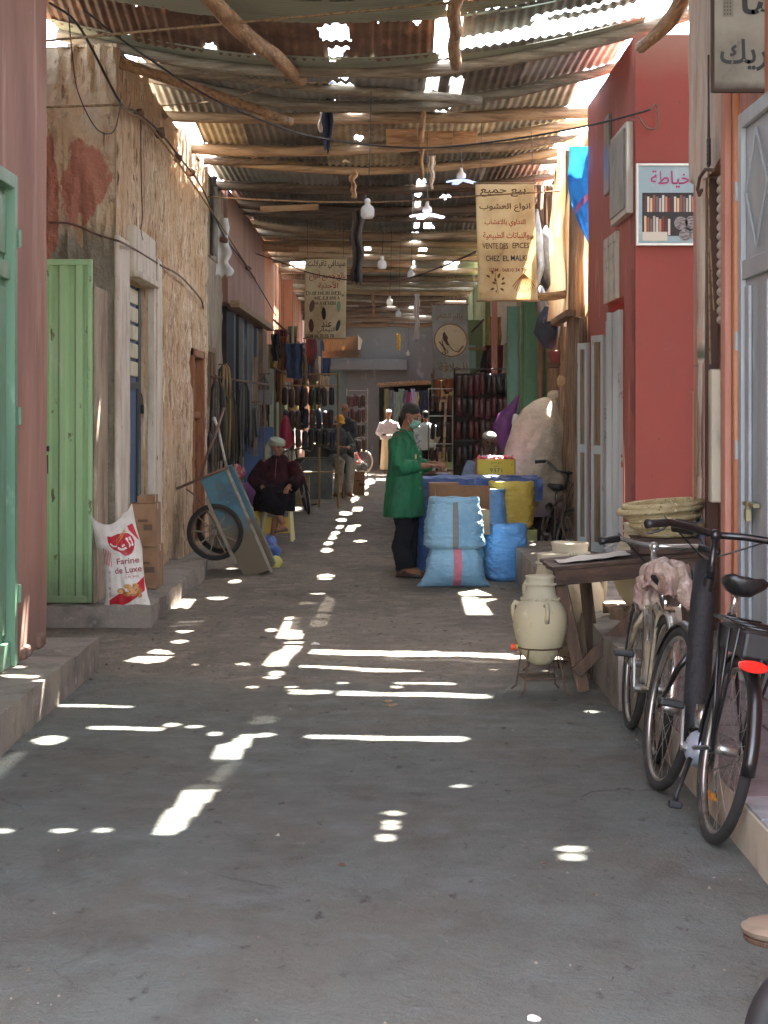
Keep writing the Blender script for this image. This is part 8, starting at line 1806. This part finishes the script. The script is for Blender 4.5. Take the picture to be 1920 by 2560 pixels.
for a, c in (((-2.1, 23.4, 2.08), (-1.55, 25.9, 2.02)), ((-2.05, 23.4, 0), (-2.05, 23.4, 2.1)), ((-1.62, 25.9, 0), (-1.62, 25.9, 2.05))): B().tube([a, c], .014, 7).build("rail", M_iron, rk_)
c = P(663, 993, 26.6); tag(B().box(c.x - .10, c.x + .10, 26.6, 26.62, c.z - .10, c.z + .10).build("board", M_graywall), "small square grey board pinned on the left stall", "board")
c0, c1 = P(612, 1190, 26.5), P(690, 1068, 26.5); tag(B().box(c0.x, c1.x - .04, 26.5, 26.54, max(.02, c0.z - .5), c1.z).build("panel", mat("flat_blue_panel_paint", lin(58, 88, 132), [(lin(46, 72, 110), 3, U, .45, .65)], rough=.6), bevel=.005), "tall blue panel leaning behind the seated man", "panel")
b = B().ball(P(618, 1245, 25.4), (.16, .14, .20), 16).jitter(.07, 7, 3); tag(b.build("bag", M_purple, smooth=True), "purple plastic bag on the ground behind the seated man", "bag")
b = B().ball(P(592, 1180, 23.9), (.09, .08, .10), 14).jitter(.05, 11, 4); tag(b.build("cloth", mat("red_patterned_cloth", lin(150, 70, 80), [(lin(200, 160, 150), 14, U, .5, .6), (lin(50, 40, 50), 9, U, .6, .7)], rough=.8), smooth=True), "red patterned cloth bundle behind the handcart's rim", "cloth")
# stools under and beside the seated man
M_ystool = mat("pale_yellow_plastic", lin(222, 212, 160), rough=.45); M_ystool2 = mat("strong_yellow_plastic", lin(220, 184, 50), rough=.45)
def stool(label, x, y, w, h, mt, apron=None):
    t = thing("stool", label, "stool", (x, y, 0)); B().box(x - w / 2, x + w / 2, y - w / 2, y + w / 2, h - .03, h).build("seat", mt, t, bevel=.01)
    for sx in (-1, 1):
        for sy in (-1, 1): B().bar((x + sx * w * .42, y + sy * w * .42, h - .03), (x + sx * w * .5, y + sy * w * .5, 0), .04, .03).build("leg", mt, t, bevel=.005)
    if apron: B().box(x - w * .42, x + w * .42, y - w * .46, y - w * .43, h * .25, h * .72).build("apron", apron, t)
stool("pale yellow plastic stool under the seated man in the maroon robe", -1.36, 24.62, .38, .43, M_ystool, M_ystool2); stool("low bright yellow stool left of the seated man", -1.74, 24.4, .30, .44, M_ystool2)
b = B().ball(P(668, 1360, 22.0), (.12, .10, .09), 14).ball(P(682, 1376, 21.9), (.12, .10, .07), 14).jitter(.05, 9, 6); o = remesh(b, "plastic_bag", M_tarp, None, .012, 1); tag(o, "crumpled blue plastic bag on the ground beyond the handcart's nose", "bag")
b = B().ball(P(691, 1408, 20.3), (.065, .06, .07), 12).jitter(.03, 14, 7); tag(b.build("plastic_bag", mat("yellow_green_plastic", lin(186, 180, 90), rough=.4), smooth=True), "small yellow-green plastic bag at the handcart's nose", "bag")
# grey cabinet, drum, boxes and bikes further in
t = thing("cabinet", "grey metal cabinet standing in the left stall, drum on top", "cabinet", (-1.3, 37.2, 0)); B().box(-1.62, -1.0, 36.9, 37.5, 0, .76).build("body", mat("grey_metal_paint", lin(104, 110, 110), [(lin(84, 88, 88), 3, U, .45, .62)], rough=.5), t, bevel=.006); B().box(-1.64, -.98, 36.88, 37.52, .765, .80).build("top", M_graywall, t); B().box(-1.58, -1.04, 36.885, 36.898, .08, .70).build("door", mat("grey_metal_paint", None), t)
tag(B().lathe([(.02, .805), (.17, .81), (.18, .9), (.175, 1.1), (.18, 1.3), (.17, 1.38), (.02, 1.39)], 24, (-1.28, 37.2, 0)).build("drum", mat("dark_grey_drum", lin(66, 66, 62), rough=.5), smooth=True, auto=40), "dark grey drum on the metal cabinet, left stall", "drum")
carton("cardboard_box", "tan cardboard carton on the ground right of the man in the yellow cap", -.69, -.39, 38.8, 39.2, 0, .48); carton("cardboard_box", "greenish old box against the tan carton, under the left stall", -.98, -.72, 38.9, 39.2, 0, .42, mt=M_sage, marks=False)
bicycle("bicycle", "dark bicycle leaning at the left stall behind the seated man", (-1.22, 31.2, 0), R(6), R(-9), M_blackm, base=1.0, barz=1.05, seatz=.88, bars=.28, steer=R(10), full=False)
fbk = bicycle("bicycle", "far bicycle with a pale tyre and red frame in the sun at the end", (-.62, 52.6, 0), R(70), R(4), mat("red_bike_paint", lin(190, 50, 50), rough=.4), base=1.0, tyre=mat("cream_tyre", lin(210, 200, 180), rough=.8), full=False)
M_cloths = [mat("hung_%s_cloth" % n, lin(*c), rough=.9) for n, c in (("olive", (130, 120, 70)), ("grey", (96, 100, 104)), ("sage", (130, 142, 124)), ("crimson", (170, 40, 84)), ("lavender", (160, 160, 190)), ("navy", (34, 40, 56)), ("sand", (190, 170, 130)))]
for i, (px, k, w) in enumerate(((966, 0, .16), (978, 1, .18), (990, 2, .2), (1003, 2, .18), (1014, 1, .16), (1022, 3, .15), (1032, 4, .14), (1055, 5, .4), (1042, 6, .12))):
    dangle("garment", M_cloths[k].name.split("_")[1] + " garment hanging in the far dark shopfront, number %s from its left" % ("one", "two", "three", "four", "five", "six", "seven", "nine", "eight")[i], "garment", px, 972 + (i % 3) * 4, 1058 - (i % 2) * 16, 57.6, w, M_cloths[k], i, .1)
tag(B().tube([(-1.71, 33.35, 1.62), (-1.71, 33.35, 1.52), (-1.70, 33.35, 1.3), (-1.68, 33.35, 1.12), (-1.68, 33.35, 1.04)], [.02, .07, .10, .12, .04], 12).jitter(.04, 9, 2).build("plastic_bag", mat("crimson_plastic", lin(176, 40, 72), rough=.35), smooth=True), "crimson plastic bag hanging low at the left of the brass pipe rack", "bag")
t = thing("shelf_stall", "stall shelf of small goods behind the green-coated man's hands", "stall", (.75, 30, 0))
B().box(.55, 1.0, 29.8, 30.2, .7, .74).build("shelf", M_woodz, t); B().box(.55, 1.0, 29.8, 30.2, 0, .69).build("front_board", M_dark, t)
for k in range(7): tag(B().box(.57 + k * .06, .615 + k * .06, 29.85, 29.95, .745, .80 + .05 * (k % 3)).build("packet", (M_printpale, M_dark, M_card)[k % 3]), ("pale", "dark", "brown")[k % 3] + " small packet on the stall shelf behind the man's hands", "packet", "packets on the stall shelf")
# ------------------------------------------------------------------ hanging goods that crowd the far half of the alley
FARC = [mat("far_%s_cloth" % n, lin(*c), [(lin(*[int(q * .7) for q in c]), 9, (1, 1, .4), .46, .62)], rough=.9) for n, c in (("brown", (92, 66, 50)), ("black", (34, 31, 32)), ("cream", (196, 182, 150)), ("rust", (140, 76, 50)), ("green", (70, 92, 66)), ("blue", (60, 78, 110)), ("wine", (96, 34, 44)), ("straw", (190, 152, 90)), ("grey", (110, 108, 104)))]
rc = random.Random(11)
spots = []
for i in range(22): spots.append((-1, rc.uniform(-2.0, -1.45), 31 + i * .95, rc.uniform(2.2, 3.5)))
for i in range(22): spots.append((1, rc.uniform(1.25, 1.85), 29.5 + i * 1.05, rc.uniform(2.3, 3.4)))
order = "first second third fourth fifth sixth seventh eighth ninth tenth eleventh twelfth thirteenth fourteenth fifteenth sixteenth seventeenth eighteenth nineteenth twentieth twenty-first twenty-second".split()
cnt = {-1: 0, 1: 0}
for (s, x, y, z) in spots:
    k = rc.randrange(9); w = rc.uniform(.12, .34); h = rc.uniform(.35, .95); sd = rc.uniform(0, 50); m_ = FARC[k]
    kind = rc.choice(("cloth", "bag", "cloth"))
    if kind == "cloth":
        b = B().grid(lambda u, v: (x + (u - .5) * w * (1 - .2 * v) + .02 * noise.noise(Vector((v * 4, sd, 1))), y + .05 * math.sin(u * 12 + sd) + .03 * noise.noise(Vector((u * 5, v * 5, sd))), z - h * (v + .06 * noise.noise(Vector((u * 7, sd, 3))) * v)), 14, 14)
    else:
        b = B().tube([(x, y, z), (x, y, z - .12 * h), (x, y, z - .4 * h), (x, y, z - .75 * h), (x, y, z - h)], [.01, .05, .11, .12, .04], 12).jitter(.04, 9, sd)
    o = b.build("hanging_" + kind, m_, smooth=True)
    if kind == "cloth": o.modifiers.new("s", 'SOLIDIFY').thickness = .006
    col = m_.name.split("_")[1]; cnt[s] += 1
    tag(o, "%s %s hung along the %s shopfronts beyond the stalls, %s going inwards" % (col, kind, "left" if s < 0 else "right", order[cnt[s] - 1]), "hanging goods", "goods hung along the %s side far in" % ("left" if s < 0 else "right"))
    B().tube([(x, y, z), (x, y + .02, zroof(x, y))], .004, 4).build("cord", M_rope, o)
# rails they hang from, and low goods at their feet
for s, x in ((-1, -1.72), (1, 1.55)):
    for z in (3.1, 2.35):
        tag(B().tube([(x, 30, z), (x, 52, z - .05)], .018, 6).build("rail", M_iron, smooth=True), "%s iron rail running inwards along the %s shopfronts" % ("upper" if z > 3 else "lower", "left" if s < 0 else "right"), "rail")
low = [(-1.6, 34.6, .5, .5, "wicker hamper", M_bask), (-1.5, 41, .45, .6, "stacked brown carton", M_card), (-1.55, 43.5, .5, .9, "tall dark cupboard", M_dark), (1.45, 32.2, .4, .7, "rusty tin chest", M_rust), (1.4, 36.5, .5, .55, "pale crate", M_cream), (1.45, 41.5, .45, .8, "olive cupboard", M_olive), (1.1, 47, .4, .5, "brown market crate", M_woodz)]
for (x, y, w, h, lab, m_) in low:
    t = thing(lab.split()[-1], lab + " standing in front of the far " + ("left" if x < 0 else "right") + " shops", lab.split()[-1], (x, y, 0))
    B().box(x - w / 2, x + w / 2, y, y + .4, 0, h).build("body", m_, t, bevel=.01); B().box(x - w / 2 - .01, x + w / 2 + .01, y - .01, y + .41, h + .001, h + .02).build("lid", M_woodz, t)
# ------------------------------------------------------------------ dusty air
M_haze = bpy.data.materials.new("dusty_air"); M_haze.use_nodes = True
hn = M_haze.node_tree; hn.nodes.remove(hn.nodes["Principled BSDF"]); pv = hn.nodes.new("ShaderNodeVolumePrincipled")
pv.inputs["Color"].default_value = (.9, .93, .96, 1); pv.inputs["Density"].default_value = .00012; pv.inputs["Anisotropy"].default_value = .2
hn.links.new(pv.outputs[0], hn.nodes["Material Output"].inputs["Volume"])
tag(B().box(-152, 152, -62, 402, -1, 7.0).build("haze", M_haze), None, None, kind="stuff")
bpy.data.scenes.remove(WORK)
